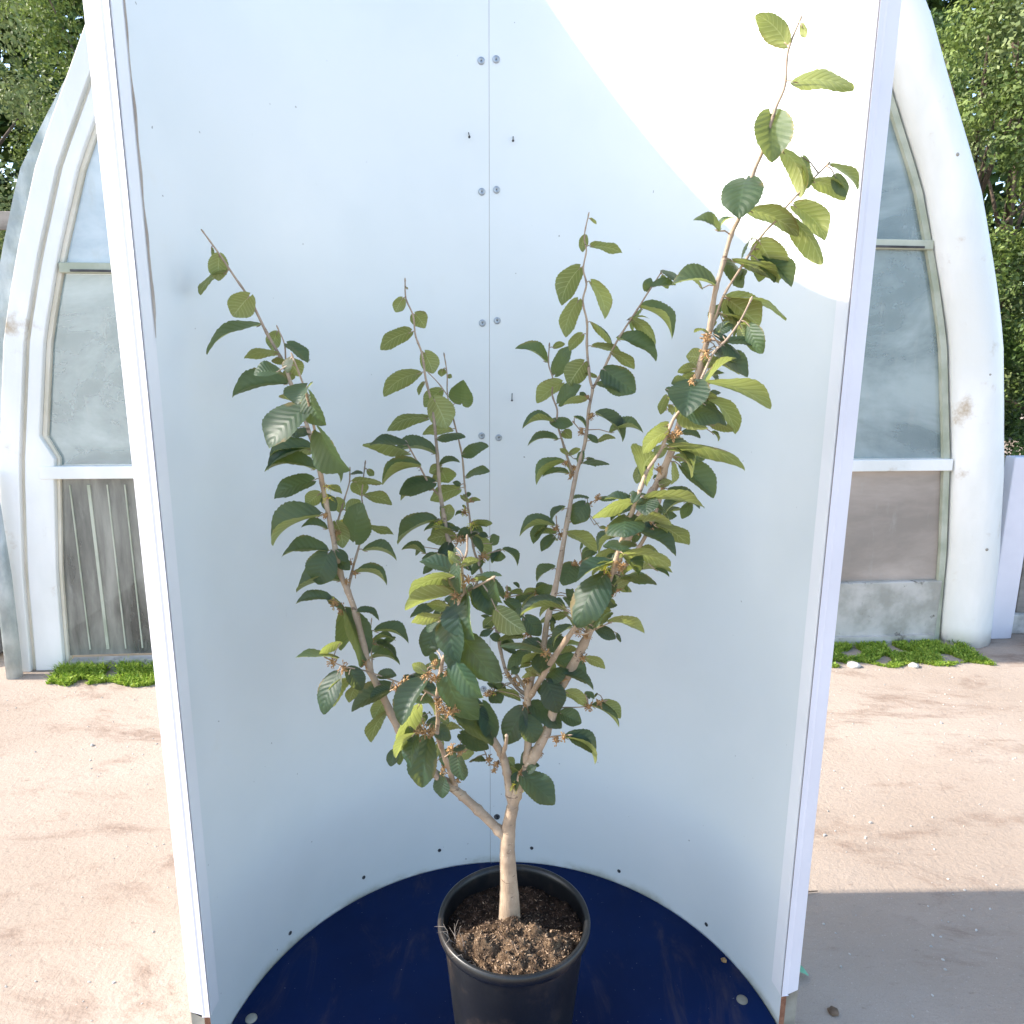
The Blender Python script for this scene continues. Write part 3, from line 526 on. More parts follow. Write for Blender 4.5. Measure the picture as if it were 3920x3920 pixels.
 ('left','T',-0.1801,1.2582,0.8831, -0.1844,1.2525,0.8612, -0.154,-0.949,0.277, 0.0206, (-0.2192,1.2594,0.8612)),
 ('left','U',-0.1621,1.2405,0.8752, -0.1716,1.2413,0.8599, -0.036,0.997,0.075, 0.0150, (-0.2098,1.2574,0.8413)),
 ('lefttwig','T',-0.1997,1.2636,0.9468, -0.1625,1.2545,0.9366, 0.244,-0.076,0.967, 0.0262, (-0.2063,1.2600,0.9362)),
 ('lefttwig','T',-0.1921,1.2718,0.9356, -0.1585,1.2612,0.9530, -0.477,-0.079,0.875, 0.0259, (-0.2063,1.2600,0.9362)),
 ('lefttwig','T',-0.1780,1.2684,0.9299, -0.1470,1.2537,0.9176, 0.117,-0.480,0.870, 0.0241, (-0.2063,1.2600,0.9362)),
 ('lefttwig','U',-0.1820,1.2872,0.9292, -0.1717,1.2848,0.9134, 0.699,-0.483,0.527, 0.0119, (-0.2063,1.2600,0.9362)),
 ('centreleft','U',-0.2209,1.5162,1.6450, -0.2359,1.5172,1.6190, -0.325,0.919,0.222, 0.0235, (-0.2160,1.5267,1.6462)),
 ('centreleft','U',-0.1992,1.5323,1.6149, -0.1828,1.5553,1.5931, -0.259,0.755,0.602, 0.0339, (-0.2023,1.5228,1.6127)),
 ('centreleft','U',-0.2060,1.5176,1.5790, -0.2651,1.5076,1.5456, -0.462,0.621,0.633, 0.0453, (-0.1981,1.5192,1.5800)),
 ('centreleft','U',-0.1798,1.5197,1.5385, -0.1636,1.5206,1.4987, 0.115,0.991,0.070, 0.0369, (-0.1846,1.5144,1.5365)),
 ('centreleft','U',-0.1899,1.5096,1.4975, -0.2649,1.5205,1.4605, -0.309,0.538,0.784, 0.0557, (-0.1790,1.5104,1.4991)),
 ('centreleft','U',-0.1810,1.5094,1.4796, -0.1935,1.5105,1.4548, -0.801,0.421,0.425, 0.0183, (-0.1760,1.5084,1.4808)),
 ('centreback','U',-0.1472,1.5232,1.4635, -0.1824,1.5234,1.4318, -0.241,0.931,0.273, 0.0313, (-0.1434,1.5139,1.4660)),
 ('centreback','T',-0.1046,1.5169,1.4366, -0.0986,1.4722,1.4826, -0.240,-0.712,-0.660, 0.0511, (-0.1293,1.5232,1.4300)),
 ('centreleft','U',-0.1589,1.4922,1.4457, -0.1334,1.4904,1.3914, 0.122,0.992,0.023, 0.0532, (-0.1672,1.5044,1.4432)),
 ('centreleft','U',-0.1755,1.5053,1.4069, -0.2549,1.4950,1.3890, -0.251,0.490,0.835, 0.0541, (-0.1616,1.4984,1.4090)),
 ('centreback','U',-0.1270,1.5225,1.3816, -0.1857,1.5300,1.3725, -0.045,0.612,0.790, 0.0395, (-0.1177,1.5154,1.3844)),
 ('centreleft','T',-0.1503,1.4846,1.3683, -0.0996,1.4727,1.3790, -0.272,-0.354,0.895, 0.0351, (-0.1567,1.4896,1.3671)),
 ('centreleft','U',-0.2064,1.4321,1.3447, -0.2946,1.4505,1.3573, 0.215,0.432,0.876, 0.0600, (-0.1989,1.4267,1.3492)),
 ('centreleft','T',-0.2060,1.4067,1.3631, -0.2680,1.3873,1.3725, 0.223,-0.253,0.941, 0.0433, (-0.2050,1.4204,1.3631)),
 ('centreleft','S',-0.1595,1.4798,1.3360, -0.2415,1.4756,1.3361, 0.022,-0.391,0.920, 0.0591, (-0.1537,1.4813,1.3363)),
 ('centreleft','S',-0.1836,1.4281,1.3173, -0.2543,1.4262,1.2837, -0.408,-0.266,0.874, 0.0563, (-0.1842,1.4415,1.3158)),
 ('centreleft','T',-0.1573,1.4496,1.2827, -0.2240,1.4339,1.2669, -0.044,-0.612,0.790, 0.0465, (-0.1487,1.4655,1.2807)),
 ('centreleft','S',-0.1649,1.4692,1.2632, -0.2264,1.4716,1.2423, -0.320,-0.265,0.910, 0.0468, (-0.1610,1.4626,1.2674)),
 ('centreback','T',-0.1011,1.4894,1.3350, -0.0555,1.4711,1.3586, -0.547,-0.552,0.629, 0.0360, (-0.1049,1.5066,1.3324)),
 ('centreleft','U',-0.1459,1.4830,1.3011, -0.1372,1.5146,1.2742, -0.231,0.667,0.708, 0.0464, (-0.1506,1.4717,1.3024)),
 ('centreleft','U',-0.1452,1.4769,1.3100, -0.1687,1.4735,1.2998, -0.177,0.981,0.078, 0.0219, (-0.1513,1.4738,1.3100)),
 ('centreleft','T',-0.1483,1.4819,1.3119, -0.1106,1.4735,1.3239, -0.356,-0.382,0.853, 0.0267, (-0.1516,1.4746,1.3127)),
 ('centreback','T',-0.0941,1.4981,1.2868, -0.0493,1.4782,1.3023, -0.431,-0.306,0.849, 0.0340, (-0.1004,1.4968,1.2864)),
 ('centreback','U',-0.1101,1.4939,1.2617, -0.1687,1.4878,1.2407, -0.270,0.810,0.521, 0.0413, (-0.0977,1.4905,1.2640)),
 ('centreback','T',-0.1066,1.4838,1.2716, -0.1206,1.4772,1.2781, 0.515,-0.805,0.295, 0.0111, (-0.0987,1.4930,1.2712)),
 ('centreback','U',-0.0887,1.4676,1.2398, -0.1058,1.4697,1.2527, 0.480,0.702,0.526, 0.0143, (-0.0931,1.4811,1.2364)),
 ('centreback','U',-0.0865,1.4754,1.2382, -0.0665,1.4737,1.2427, -0.091,0.723,0.684, 0.0136, (-0.0931,1.4810,1.2360)),
 ('centreback','U',-0.1345,1.5342,1.4920, -0.1271,1.5406,1.4892, -0.524,0.763,0.379, 0.0095, (-0.1357,1.5335,1.4919)),
 ('centreback','U',-0.1437,1.5211,1.5052, -0.1476,1.5320,1.4920, -0.169,0.736,0.655, 0.0161, (-0.1375,1.5358,1.5060)),
 ('centreleft','U',-0.2135,1.5131,1.6658, -0.2096,1.5124,1.6621, 0.228,0.972,0.061, 0.0038, (-0.2169,1.5289,1.6670)),
 ('back','U',0.1440,1.5339,1.7685, 0.1367,1.5384,1.7392, -0.429,0.870,0.242, 0.0202, (0.1417,1.5346,1.7690)),
 ('back','U',0.1560,1.5395,1.7487, 0.2153,1.5336,1.7378, 0.201,0.285,0.937, 0.0400, (0.1444,1.5311,1.7458)),
 ('back','U',0.1517,1.5344,1.7994, 0.1651,1.5340,1.7903, 0.524,0.385,0.760, 0.0107, (0.1477,1.5394,1.8010)),
 ('back','U',0.1338,1.5251,1.7063, 0.0953,1.5287,1.6385, -0.464,0.831,0.308, 0.0515, (0.1402,1.5251,1.7053)),
 ('back','U',0.1558,1.5310,1.6790, 0.1910,1.5309,1.6130, 0.801,0.420,0.426, 0.0494, (0.1457,1.5208,1.6764)),
 ('back','U',0.1295,1.4992,1.6414, 0.1038,1.5084,1.5747, -0.606,0.722,0.334, 0.0475, (0.1396,1.5155,1.6408)),
 ('back','U',0.1568,1.4958,1.5982, 0.2026,1.5020,1.5572, 0.644,0.168,0.746, 0.0408, (0.1485,1.5093,1.5987)),
 ('back','U',0.1399,1.5032,1.5760, 0.1144,1.5115,1.5473, -0.264,0.837,0.479, 0.0259, (0.1488,1.5060,1.5760)),
 ('back','U',0.1611,1.5012,1.5523, 0.2161,1.5066,1.5406, 0.159,0.363,0.918, 0.0373, (0.1490,1.5025,1.5522)),
 ('back','U',0.1421,1.4848,1.5200, 0.1141,1.4884,1.4779, -0.091,0.985,0.144, 0.0442, (0.1518,1.4949,1.5209)),
 ('back','U',0.1962,1.4773,1.5404, 0.2420,1.4852,1.5122, 0.402,0.474,0.784, 0.0359, (0.1969,1.4877,1.5406)),
 ('back','S',0.2079,1.4810,1.5652, 0.2793,1.4676,1.5268, 0.288,-0.602,0.745, 0.0592, (0.2082,1.4835,1.5652)),
 ('back','T',0.1827,1.4864,1.5071, 0.2396,1.4586,1.4654, -0.183,-0.915,0.360, 0.0533, (0.1826,1.4933,1.5074)),
 ('back','T',0.1701,1.4854,1.4782, 0.2190,1.4661,1.4673, 0.057,-0.377,0.924, 0.0354, (0.1682,1.4980,1.4795)),
 ('back','U',0.1687,1.4981,1.4911, 0.1448,1.4952,1.5007, 0.273,0.490,0.828, 0.0171, (0.1729,1.4965,1.4886)),
 ('back','S',0.0682,1.5437,1.5202, 0.0098,1.5325,1.5494, 0.452,-0.578,0.680, 0.0476, (0.0745,1.5417,1.5201)),
 ('back','U',0.0844,1.5493,1.5499, 0.1068,1.5480,1.5574, -0.145,0.804,0.576, 0.0156, (0.0755,1.5494,1.5502)),
 ('back','T',0.0887,1.5429,1.4955, 0.1153,1.5249,1.5499, -0.709,-0.696,0.116, 0.0416, (0.0810,1.5346,1.4936)),
 ('back','U',0.1016,1.5225,1.4789, 0.0511,1.5331,1.4421, -0.232,0.804,0.548, 0.0419, (0.0830,1.5308,1.4792)),
 ('back','T',0.0949,1.5019,1.4380, 0.1344,1.4818,1.4746, -0.661,-0.664,0.349, 0.0379, (0.0888,1.5190,1.4345)),
 ('back','U',0.1449,1.4574,1.4484, 0.1014,1.4535,1.4436, -0.139,0.556,0.820, 0.0290, (0.1560,1.4738,1.4457)),
 ('back','T',0.1488,1.4851,1.4491, 0.1357,1.4790,1.4615, 0.375,-0.925,-0.063, 0.0127, (0.1565,1.4746,1.4482)),
 ('back','S',0.0816,1.4986,1.4011, 0.0230,1.4889,1.3943, -0.082,-0.189,0.979, 0.0431, (0.0923,1.5099,1.4001)),
 ('back','T',0.0798,1.5125,1.4024, 0.1213,1.4953,1.3979, -0.190,-0.650,0.736, 0.0298, (0.0923,1.5105,1.4026)),
 ('back','U',0.1039,1.4903,1.3822, 0.1214,1.5044,1.3682, -0.288,0.832,0.475, 0.0207, (0.0980,1.5041,1.3787)),
 ('back','S',0.1664,1.4591,1.4196, 0.2201,1.4496,1.3724, 0.511,-0.519,0.685, 0.0519, (0.1517,1.4665,1.4208)),
 ('back','S',0.1977,1.4576,1.3836, 0.2573,1.4518,1.3893, -0.126,-0.387,0.913, 0.0433, (0.1478,1.4572,1.3893)),
 ('back','T',0.1498,1.4404,1.3803, 0.1672,1.4310,1.3671, 0.156,-0.700,0.697, 0.0157, (0.1466,1.4543,1.3794)),
 ('back','U',0.1673,1.4521,1.3646, 0.2030,1.4585,1.3762, -0.347,0.510,0.787, 0.0251, (0.1451,1.4507,1.3672)),
 ('back','S',0.0909,1.4958,1.3640, 0.0335,1.4991,1.3553, -0.160,-0.335,0.928, 0.0419, (0.1017,1.5008,1.3666)),
 ('back','T',0.1213,1.4398,1.4162, 0.1447,1.4303,1.4005, 0.430,-0.330,0.841, 0.0196, (0.1216,1.4400,1.4042)),
 ('right','U',0.4079,1.2142,1.9905, 0.3622,1.2147,2.0303, 0.609,0.385,0.694, 0.0400, (0.4112,1.2100,1.9873)),
 ('right','U',0.4196,1.1949,2.0106, 0.4273,1.1923,1.9928, 0.854,0.416,0.311, 0.0129, (0.4214,1.2100,2.0177)),
 ('right','U',0.4176,1.1981,1.9348, 0.4982,1.1865,1.9207, 0.184,0.091,0.979, 0.0545, (0.4084,1.2100,1.9397)),
 ('right','T',0.3932,1.2187,1.8976, 0.3940,1.1990,1.8265, -0.113,-0.958,0.263, 0.0589, (0.3946,1.2100,1.8938)),
 ('right','T',0.3606,1.2177,1.8045, 0.3383,1.1669,1.7421, -0.333,-0.669,0.664, 0.0581, (0.3678,1.2129,1.8009)),
 ('right','U',0.4110,1.2061,1.8420, 0.4559,1.2204,1.7878, 0.750,0.115,0.652, 0.0474, (0.3838,1.2100,1.8506)),
 ('right','T',0.4473,1.2219,1.8375, 0.4541,1.2092,1.7908, 0.608,-0.739,0.289, 0.0322, (0.4747,1.2213,1.8137)),
 ('right','U',0.4643,1.2185,1.8016, 0.5158,1.2121,1.7793, 0.411,0.273,0.870, 0.0373, (0.4648,1.2226,1.8033)),
 ('right','T',0.4946,1.2067,1.8080, 0.5106,1.1998,1.7769, -0.021,-0.978,0.208, 0.0235, (0.4846,1.2201,1.8241)),
 ('right','U',0.4893,1.2132,1.8234, 0.5366,1.2135,1.7947, 0.517,-0.069,0.853, 0.0365, (0.4854,1.2200,1.8249)),
 ('right','U',0.3727,1.2245,1.7587, 0.4476,1.2170,1.7261, 0.407,0.211,0.889, 0.0541, (0.3579,1.2161,1.7605)),
 ('right','U',0.4389,1.2157,1.7654, 0.4924,1.2130,1.7221, 0.579,0.441,0.686, 0.0455, (0.4365,1.2261,1.7723)),
 ('right','U',0.4334,1.2145,1.7473, 0.4856,1.2115,1.6800, 0.789,0.091,0.608, 0.0563, (0.4253,1.2276,1.7577)),
 ('right','S',0.3205,1.2082,1.7260, 0.2819,1.2059,1.7415, 0.274,-0.778,0.565, 0.0300, (0.3442,1.2191,1.7219)),
 ('right','S',0.3269,1.2288,1.7292, 0.3479,1.2261,1.7507, -0.712,-0.222,0.666, 0.0217, (0.3442,1.2191,1.7219)),
 ('right','U',0.3517,1.2244,1.6829, 0.4268,1.2338,1.6520, 0.367,0.109,0.924, 0.0539, (0.3367,1.2218,1.6861)),
 ('right','T',0.3467,1.2519,1.6876, 0.3806,1.2516,1.6493, 0.472,-0.773,0.424, 0.0367, (0.3367,1.2218,1.6861)),
 ('right','T',0.4077,1.2425,1.6947, 0.4478,1.2193,1.6507, 0.182,-0.791,0.583, 0.0421, (0.3858,1.2331,1.7044)),
 ('right','T',0.4133,1.2710,1.6841, 0.4084,1.2622,1.6573, -0.130,-0.936,0.328, 0.0207, (0.3858,1.2331,1.7044)),
 ('right','U',0.3924,1.2270,1.7132, 0.4327,1.2428,1.6592, 0.330,0.811,0.483, 0.0510, (0.3920,1.2321,1.7150)),
 ('right','U',0.3845,1.2398,1.7207, 0.3733,1.2572,1.6833, -0.923,0.159,0.352, 0.0327, (0.3920,1.2321,1.7150)),
 ('right','S',0.3220,1.2220,1.6462, 0.2590,1.2272,1.6464, -0.053,-0.666,0.744, 0.0455, (0.3283,1.2252,1.6450)),
 ('right','U',0.3112,1.2531,1.6433, 0.2800,1.2626,1.6728, 0.679,-0.046,0.733, 0.0285, (0.3283,1.2252,1.6450)),
 ('right','T',0.3939,1.2313,1.6849, 0.4206,1.2199,1.6548, 0.384,-0.698,0.605, 0.0276, (0.3796,1.2341,1.6940)),
 ('right','T',0.3839,1.2660,1.6743, 0.3680,1.2552,1.6533, -0.365,-0.687,0.628, 0.0199, (0.3796,1.2341,1.6940)),
 ('right','U',0.3500,1.2393,1.6267, 0.4040,1.2393,1.5862, 0.269,0.893,0.360, 0.0536, (0.3440,1.2401,1.6289)),
 ('right','T',0.3488,1.2703,1.6177, 0.3364,1.2663,1.5879, -0.694,-0.616,0.372, 0.0242, (0.3440,1.2401,1.6289)),
 ('right','U',0.3472,1.2298,1.6281, 0.4434,1.2309,1.5989, 0.290,0.017,0.957, 0.0663, (0.3446,1.2399,1.6307)),
 ('right','T',0.3544,1.2641,1.6311, 0.3842,1.2632,1.5780, 0.779,-0.441,0.445, 0.0464, (0.3446,1.2399,1.6307)),
 ('back','S',0.2498,1.4805,1.6257, 0.3140,1.4657,1.5767, 0.456,-0.486,0.745, 0.0592, (0.2449,1.4719,1.6270)),
 ('back','T',0.2560,1.5057,1.6226, 0.2382,1.5110,1.5792, -0.924,-0.124,0.363, 0.0347, (0.2449,1.4719,1.6270)),
 ('back','U',0.2318,1.4792,1.6050, 0.2837,1.4763,1.5638, 0.590,0.370,0.717, 0.0437, (0.2316,1.4762,1.6045)),
 ('back','T',0.2272,1.4944,1.6035, 0.2668,1.4933,1.6119, -0.209,0.003,0.978, 0.0253, (0.2316,1.4762,1.6045)),
 ('back','T',0.2634,1.4484,1.6624, 0.3065,1.4399,1.6655, -0.173,-0.579,0.797, 0.0291, (0.2665,1.4649,1.6637)),
 ('back','U',0.2569,1.4703,1.6572, 0.2644,1.4671,1.6802, -0.211,-0.975,-0.066, 0.0180, (0.2665,1.4649,1.6637)),
 ('back','T',0.2806,1.4449,1.6916, 0.3157,1.4322,1.6747, 0.214,-0.515,0.830, 0.0271, (0.2821,1.4600,1.6887)),
 ('back','U',0.2876,1.4596,1.6852, 0.2964,1.4691,1.6610, -0.704,-0.538,-0.465, 0.0194, (0.2821,1.4600,1.6887)),
 ('rightfront','U',0.2442,1.1411,1.4302, 0.2143,1.1457,1.3869, -0.495,0.758,0.425, 0.0348, (0.2451,1.1300,1.4299)),
 ('rightfront','S',0.2323,1.1740,1.4215, 0.2453,1.1818,1.4009, 0.814,-0.474,0.334, 0.0168, (0.2451,1.1300,1.4299)),
 ('rightfront','U',0.2382,1.1203,1.4217, 0.1994,1.1170,1.3927, -0.416,0.781,0.466, 0.0320, (0.2416,1.1300,1.4201)),
 ('rightfront','T',0.2350,1.1509,1.4287, 0.2420,1.1575,1.4002, 0.886,-0.450,0.114, 0.0194, (0.2416,1.1300,1.4201)),
 ('rightfront','U',0.2473,1.1370,1.3947, 0.3637,1.1423,1.3742, 0.151,0.302,0.941, 0.0781, (0.2344,1.1300,1.4000)),
 ('rightfront','S',0.2420,1.1701,1.4012, 0.2929,1.1822,1.3428, 0.715,-0.456,0.530, 0.0594, (0.2344,1.1300,1.4000)),
 ('right','T',0.3061,1.2702,1.3520, 0.3399,1.2539,1.3710, -0.596,-0.529,0.604, 0.0278, (0.2790,1.2695,1.3633)),
 ('right','S',0.3090,1.3009,1.3376, 0.3372,1.3025,1.3361, 0.068,-0.354,0.933, 0.0196, (0.2790,1.2695,1.3633)),
 ('right','U',0.2853,1.2751,1.3608, 0.3172,1.2777,1.3558, 0.044,0.744,0.666, 0.0214, (0.2791,1.2695,1.3636)),
 ('rightfront','U',0.2074,1.1287,1.3529, 0.2280,1.1773,1.3785, -0.830,0.491,-0.263, 0.0674, (0.2089,1.1300,1.3523)),
 ('rightfront','T',0.2117,1.1527,1.3456, 0.2091,1.1648,1.3634, -0.220,-0.822,0.525, 0.0155, (0.2089,1.1300,1.3523)),
 ('right','T',0.2989,1.2783,1.3435, 0.3477,1.2439,1.2963, 0.128,-0.735,0.666, 0.0503, (0.2756,1.2704,1.3536)),
 ('right','U',0.2886,1.3076,1.3466, 0.2929,1.3088,1.3074, 0.963,0.243,0.114, 0.0275, (0.2756,1.2704,1.3536)),
 ('right','U',0.2274,1.2541,1.3492, 0.2163,1.2508,1.3188, -0.300,0.954,0.005, 0.0215, (0.2625,1.2694,1.3320)),
 ('right','T',0.2247,1.2702,1.3518, 0.2320,1.2779,1.3410, -0.060,0.834,0.549, 0.0104, (0.2625,1.2694,1.3320)),
 ('right','U',0.2578,1.2567,1.3131, 0.2781,1.2593,1.3200, -0.118,0.992,-0.032, 0.0144, (0.2553,1.2714,1.3128)),
 ('right','U',0.2528,1.2870,1.3197, 0.2588,1.2836,1.3271, -0.798,-0.366,0.479, 0.0066, (0.2553,1.2714,1.3128)),
 ('right','T',0.2912,1.2491,1.4064, 0.3192,1.2391,1.4007, -0.008,-0.513,0.859, 0.0200, (0.2895,1.2653,1.4058)),
 ('right','T',0.2919,1.2820,1.3996, 0.3071,1.2776,1.4079, -0.505,-0.127,0.854, 0.0116, (0.2895,1.2653,1.4058)),
 ('right','U',0.2642,1.2474,1.3832, 0.2436,1.2445,1.3648, -0.084,0.995,-0.061, 0.0188, (0.2774,1.2644,1.3782)),
 ('right','T',0.2547,1.2775,1.3771, 0.2375,1.2718,1.3787, 0.197,-0.346,0.917, 0.0122, (0.2774,1.2644,1.3782)),
 ('back','S',0.1064,1.4962,1.3171, 0.0515,1.4957,1.2744, -0.607,-0.149,0.781, 0.0501, (0.1159,1.4886,1.3220)),
 ('back','S',0.1106,1.5107,1.3112, 0.1196,1.5111,1.2860, 0.934,0.116,0.337, 0.0198, (0.1159,1.4886,1.3220)),
 ('back','S',0.1148,1.4888,1.2946, 0.0646,1.4909,1.2889, -0.119,-0.219,0.968, 0.0364, (0.1244,1.4824,1.2994)),
 ('back','T',0.1340,1.4483,1.3227, 0.1406,1.4396,1.3483, -0.744,-0.668,-0.032, 0.0184, (0.1337,1.4376,1.3241)),
 ('back','T',0.1412,1.4234,1.3264, 0.1881,1.4147,1.3247, -0.005,-0.216,0.976, 0.0315, (0.1344,1.4383,1.3265)),
 ('back','T',0.1506,1.4581,1.3320, 0.1692,1.4542,1.3178, 0.308,-0.733,0.607, 0.0152, (0.1344,1.4383,1.3265)),
 ('back','T',0.1457,1.4154,1.2481, 0.1214,1.4032,1.2112, -0.223,-0.873,0.434, 0.0385, (0.1509,1.4333,1.2395)),
 ('back','U',0.1508,1.4277,1.2550, 0.1132,1.4396,1.2522, -0.082,-0.031,0.996, 0.0304, (0.1509,1.4333,1.2395)),
 ('back','S',0.1012,1.3972,1.2402, 0.0775,1.3935,1.2181, -0.635,-0.266,0.725, 0.0350, (0.1132,1.4038,1.2380)),
 ('back','T',0.1344,1.4584,1.2036, 0.1575,1.4474,1.2299, -0.541,-0.831,0.127, 0.0242, (0.1282,1.4527,1.2106)),
 ('back','S',0.1328,1.4755,1.2152, 0.1235,1.4716,1.2271, 0.471,0.660,0.585, 0.0107, (0.1282,1.4527,1.2106)),
 ('back','S',0.0833,1.4348,1.1969, 0.0178,1.4384,1.1805, -0.247,-0.095,0.964, 0.0487, (0.0921,1.4474,1.1948)),
 ('back','S',0.0714,1.4644,1.1917, 0.0434,1.4582,1.1566, -0.473,-0.721,0.506, 0.0351, (0.0921,1.4474,1.1948)),
 ('back','U',0.0902,1.4625,1.1749, 0.0465,1.4573,1.1725, -0.115,0.611,0.783, 0.0291, (0.0972,1.4545,1.1801)),
 ('back','T',0.0859,1.4448,1.1724, 0.0608,1.4299,1.1472, -0.183,-0.755,0.629, 0.0255, (0.0994,1.4570,1.1749)),
 ('back','T',0.0941,1.4676,1.1581, 0.0711,1.4584,1.1670, 0.260,0.252,0.932, 0.0172, (0.0994,1.4570,1.1749)),
 ('back','U',0.1088,1.3800,1.1970, 0.1648,1.3893,1.1572, 0.366,0.652,0.664, 0.0458, (0.1050,1.3854,1.1979)),
 ('back','T',0.1741,1.4267,1.2559, 0.2051,1.4176,1.2611, -0.229,-0.240,0.943, 0.0216, (0.1685,1.4200,1.2555)),
 ('back','T',0.1409,1.4024,1.1367, 0.1650,1.3907,1.1551, -0.668,-0.483,0.566, 0.0215, (0.1427,1.4200,1.1282)),
 ('back','T',0.1390,1.4368,1.1485, 0.1461,1.4294,1.1658, -0.931,-0.227,0.285, 0.0129, (0.1427,1.4200,1.1282)),
 ('back','T',0.1239,1.4285,1.1188, 0.1036,1.3886,1.0901, -0.041,-0.570,0.821, 0.0457, (0.1253,1.4356,1.1128)),
 ('back','S',0.0883,1.4651,1.0991, 0.0547,1.4663,1.0702, -0.616,-0.365,0.699, 0.0403, (0.0931,1.4600,1.0989)),
 ('back','U',0.1129,1.4754,1.3385, 0.0978,1.4757,1.3500, 0.345,0.833,0.433, 0.0125, (0.1114,1.4923,1.3354)),
 ('back','S',0.1085,1.4979,1.3362, 0.1108,1.4928,1.3458, -0.771,-0.620,-0.148, 0.0071, (0.1114,1.4923,1.3354)),
 ('back','U',0.1164,1.4776,1.3366, 0.1378,1.4803,1.3480, -0.353,0.808,0.473, 0.0161, (0.1121,1.4917,1.3330)),
 ('back','T',0.1278,1.5058,1.3240, 0.1446,1.5021,1.3223, 0.083,-0.078,0.993, 0.0116, (0.1121,1.4917,1.3330)),
 ('rightfront','U',0.1657,1.1792,1.0881, 0.2267,1.1834,1.0750, 0.128,0.600,0.790, 0.0413, (0.1650,1.1700,1.0901)),
 ('back','T',0.1179,1.3402,1.0730, 0.1073,1.3305,1.0958, 0.556,-0.826,-0.092, 0.0178, (0.0800,1.3321,1.0850)),
 ('back','U',0.1091,1.3633,1.0770, 0.1185,1.3519,1.0899, -0.668,0.244,0.703, 0.0146, (0.0800,1.3321,1.0850)),
 ('centreleft','T',-0.1114,1.2697,0.8670, -0.0375,1.2413,0.8231, 0.480,-0.098,0.872, 0.0597, (-0.0778,1.2860,0.8820)),
 ('centreleft','T',-0.1101,1.2918,0.8547, -0.0566,1.2755,0.8866, -0.447,0.227,0.866, 0.0473, (-0.0778,1.2860,0.8820)),
 ('centreleft','T',-0.0559,1.2937,0.8801, -0.0329,1.2564,0.8186, 0.705,-0.458,0.542, 0.0498, (-0.0724,1.2836,0.8739)),
 ('back','T',0.0230,1.2632,0.8850, -0.0085,1.2476,0.8224, -0.426,-0.804,0.415, 0.0474, (0.0319,1.2722,0.8809)),
 ('back','T',0.0255,1.2534,0.8722, 0.0445,1.2377,0.8297, 0.252,-0.866,0.432, 0.0425, (0.0330,1.2691,0.8643)),
 ('back','T',0.0372,1.2711,0.8879, 0.0954,1.2517,0.8569, 0.268,-0.508,0.819, 0.0454, (0.0316,1.2732,0.8865)),
 ('right','T',0.0665,1.2589,0.9421, 0.0863,1.2384,0.8913, 0.202,-0.878,0.434, 0.0449, (0.0925,1.2679,0.9298)),
 ('right','T',0.0933,1.2635,0.8741, 0.1308,1.2526,0.8621, -0.006,-0.751,0.660, 0.0322, (0.0920,1.2773,0.8772)),
 ('right','U',0.1027,1.2657,0.9172, 0.1411,1.2626,0.8942, 0.267,0.907,0.325, 0.0296, (0.0900,1.2667,0.9205)),
 ('right','T',0.1359,1.2436,0.9255, 0.1532,1.2399,0.9166, 0.303,-0.515,0.802, 0.0131, (0.1444,1.2598,0.8926)),
 ('right','U',0.1435,1.2667,0.9144, 0.1471,1.2616,0.9056, 0.121,-0.836,0.535, 0.0078, (0.1444,1.2598,0.8926)),
 ('right','S',0.1520,1.2465,0.8970, 0.1987,1.2390,0.8616, 0.603,-0.016,0.798, 0.0425, (0.1519,1.2572,0.8963)),
 ('right','U',0.1735,1.2589,0.9018, 0.2044,1.2555,0.8734, 0.230,0.964,0.134, 0.0278, (0.1722,1.2500,0.9063)),
 ('right','T',0.1644,1.2814,0.9055, 0.1542,1.2856,0.8870, -0.850,0.152,0.504, 0.0134, (0.1722,1.2500,0.9063)),
 ('right','S',0.1015,1.2269,0.8444, 0.1582,1.2214,0.8026, 0.586,-0.084,0.806, 0.0509, (0.1012,1.2326,0.8459)),
 ('right','T',0.1091,1.2293,0.8459, 0.1492,1.2137,0.8277, 0.299,-0.291,0.909, 0.0308, (0.1066,1.2300,0.8482)),
 ('right','T',0.0534,1.2632,0.7983, 0.0198,1.2471,0.7793, -0.073,-0.693,0.717, 0.0276, (0.0558,1.2600,0.8001)),
 ('right','T',0.0222,1.2267,0.7665, 0.0793,1.1970,0.7303, 0.163,-0.621,0.767, 0.0488, (0.0251,1.2434,0.7549)),
 ('right','S',0.0168,1.2480,0.7598, 0.0036,1.2395,0.7226, -0.492,-0.794,0.357, 0.0280, (0.0251,1.2434,0.7549)),
 ('right','T',0.0311,1.2315,0.7720, 0.0472,1.2272,0.7859, -0.548,-0.727,0.414, 0.0161, (0.0294,1.2448,0.7649)),
 ('right','U',0.0429,1.2582,0.7688, 0.0547,1.2601,0.7675, 0.183,-0.523,0.833, 0.0077, (0.0294,1.2448,0.7649)),
 ('centreleft','U',-0.0072,1.2567,0.7833, 0.0058,1.2591,0.7676, -0.188,0.982,-0.005, 0.0168, (-0.0085,1.2600,0.7799)),
 ('centreleft','U',-0.0058,1.2515,0.7680, 0.0111,1.2576,0.7414, 0.168,0.932,0.320, 0.0212, (-0.0096,1.2523,0.7663)),
 ('centreleft','T',0.0050,1.2685,0.7594, 0.0268,1.2672,0.7585, -0.003,-0.589,0.808, 0.0142, (-0.0096,1.2523,0.7663)),
 ('centreleft','T',-0.0797,1.2837,0.7594, -0.0502,1.2719,0.7711, -0.292,0.194,0.936, 0.0223, (-0.0483,1.2889,0.7740)),
 ('front','T',-0.0791,1.1466,0.8734, -0.0984,1.1390,0.8713, -0.021,-0.217,0.976, 0.0138, (-0.0877,1.1500,0.8623)),
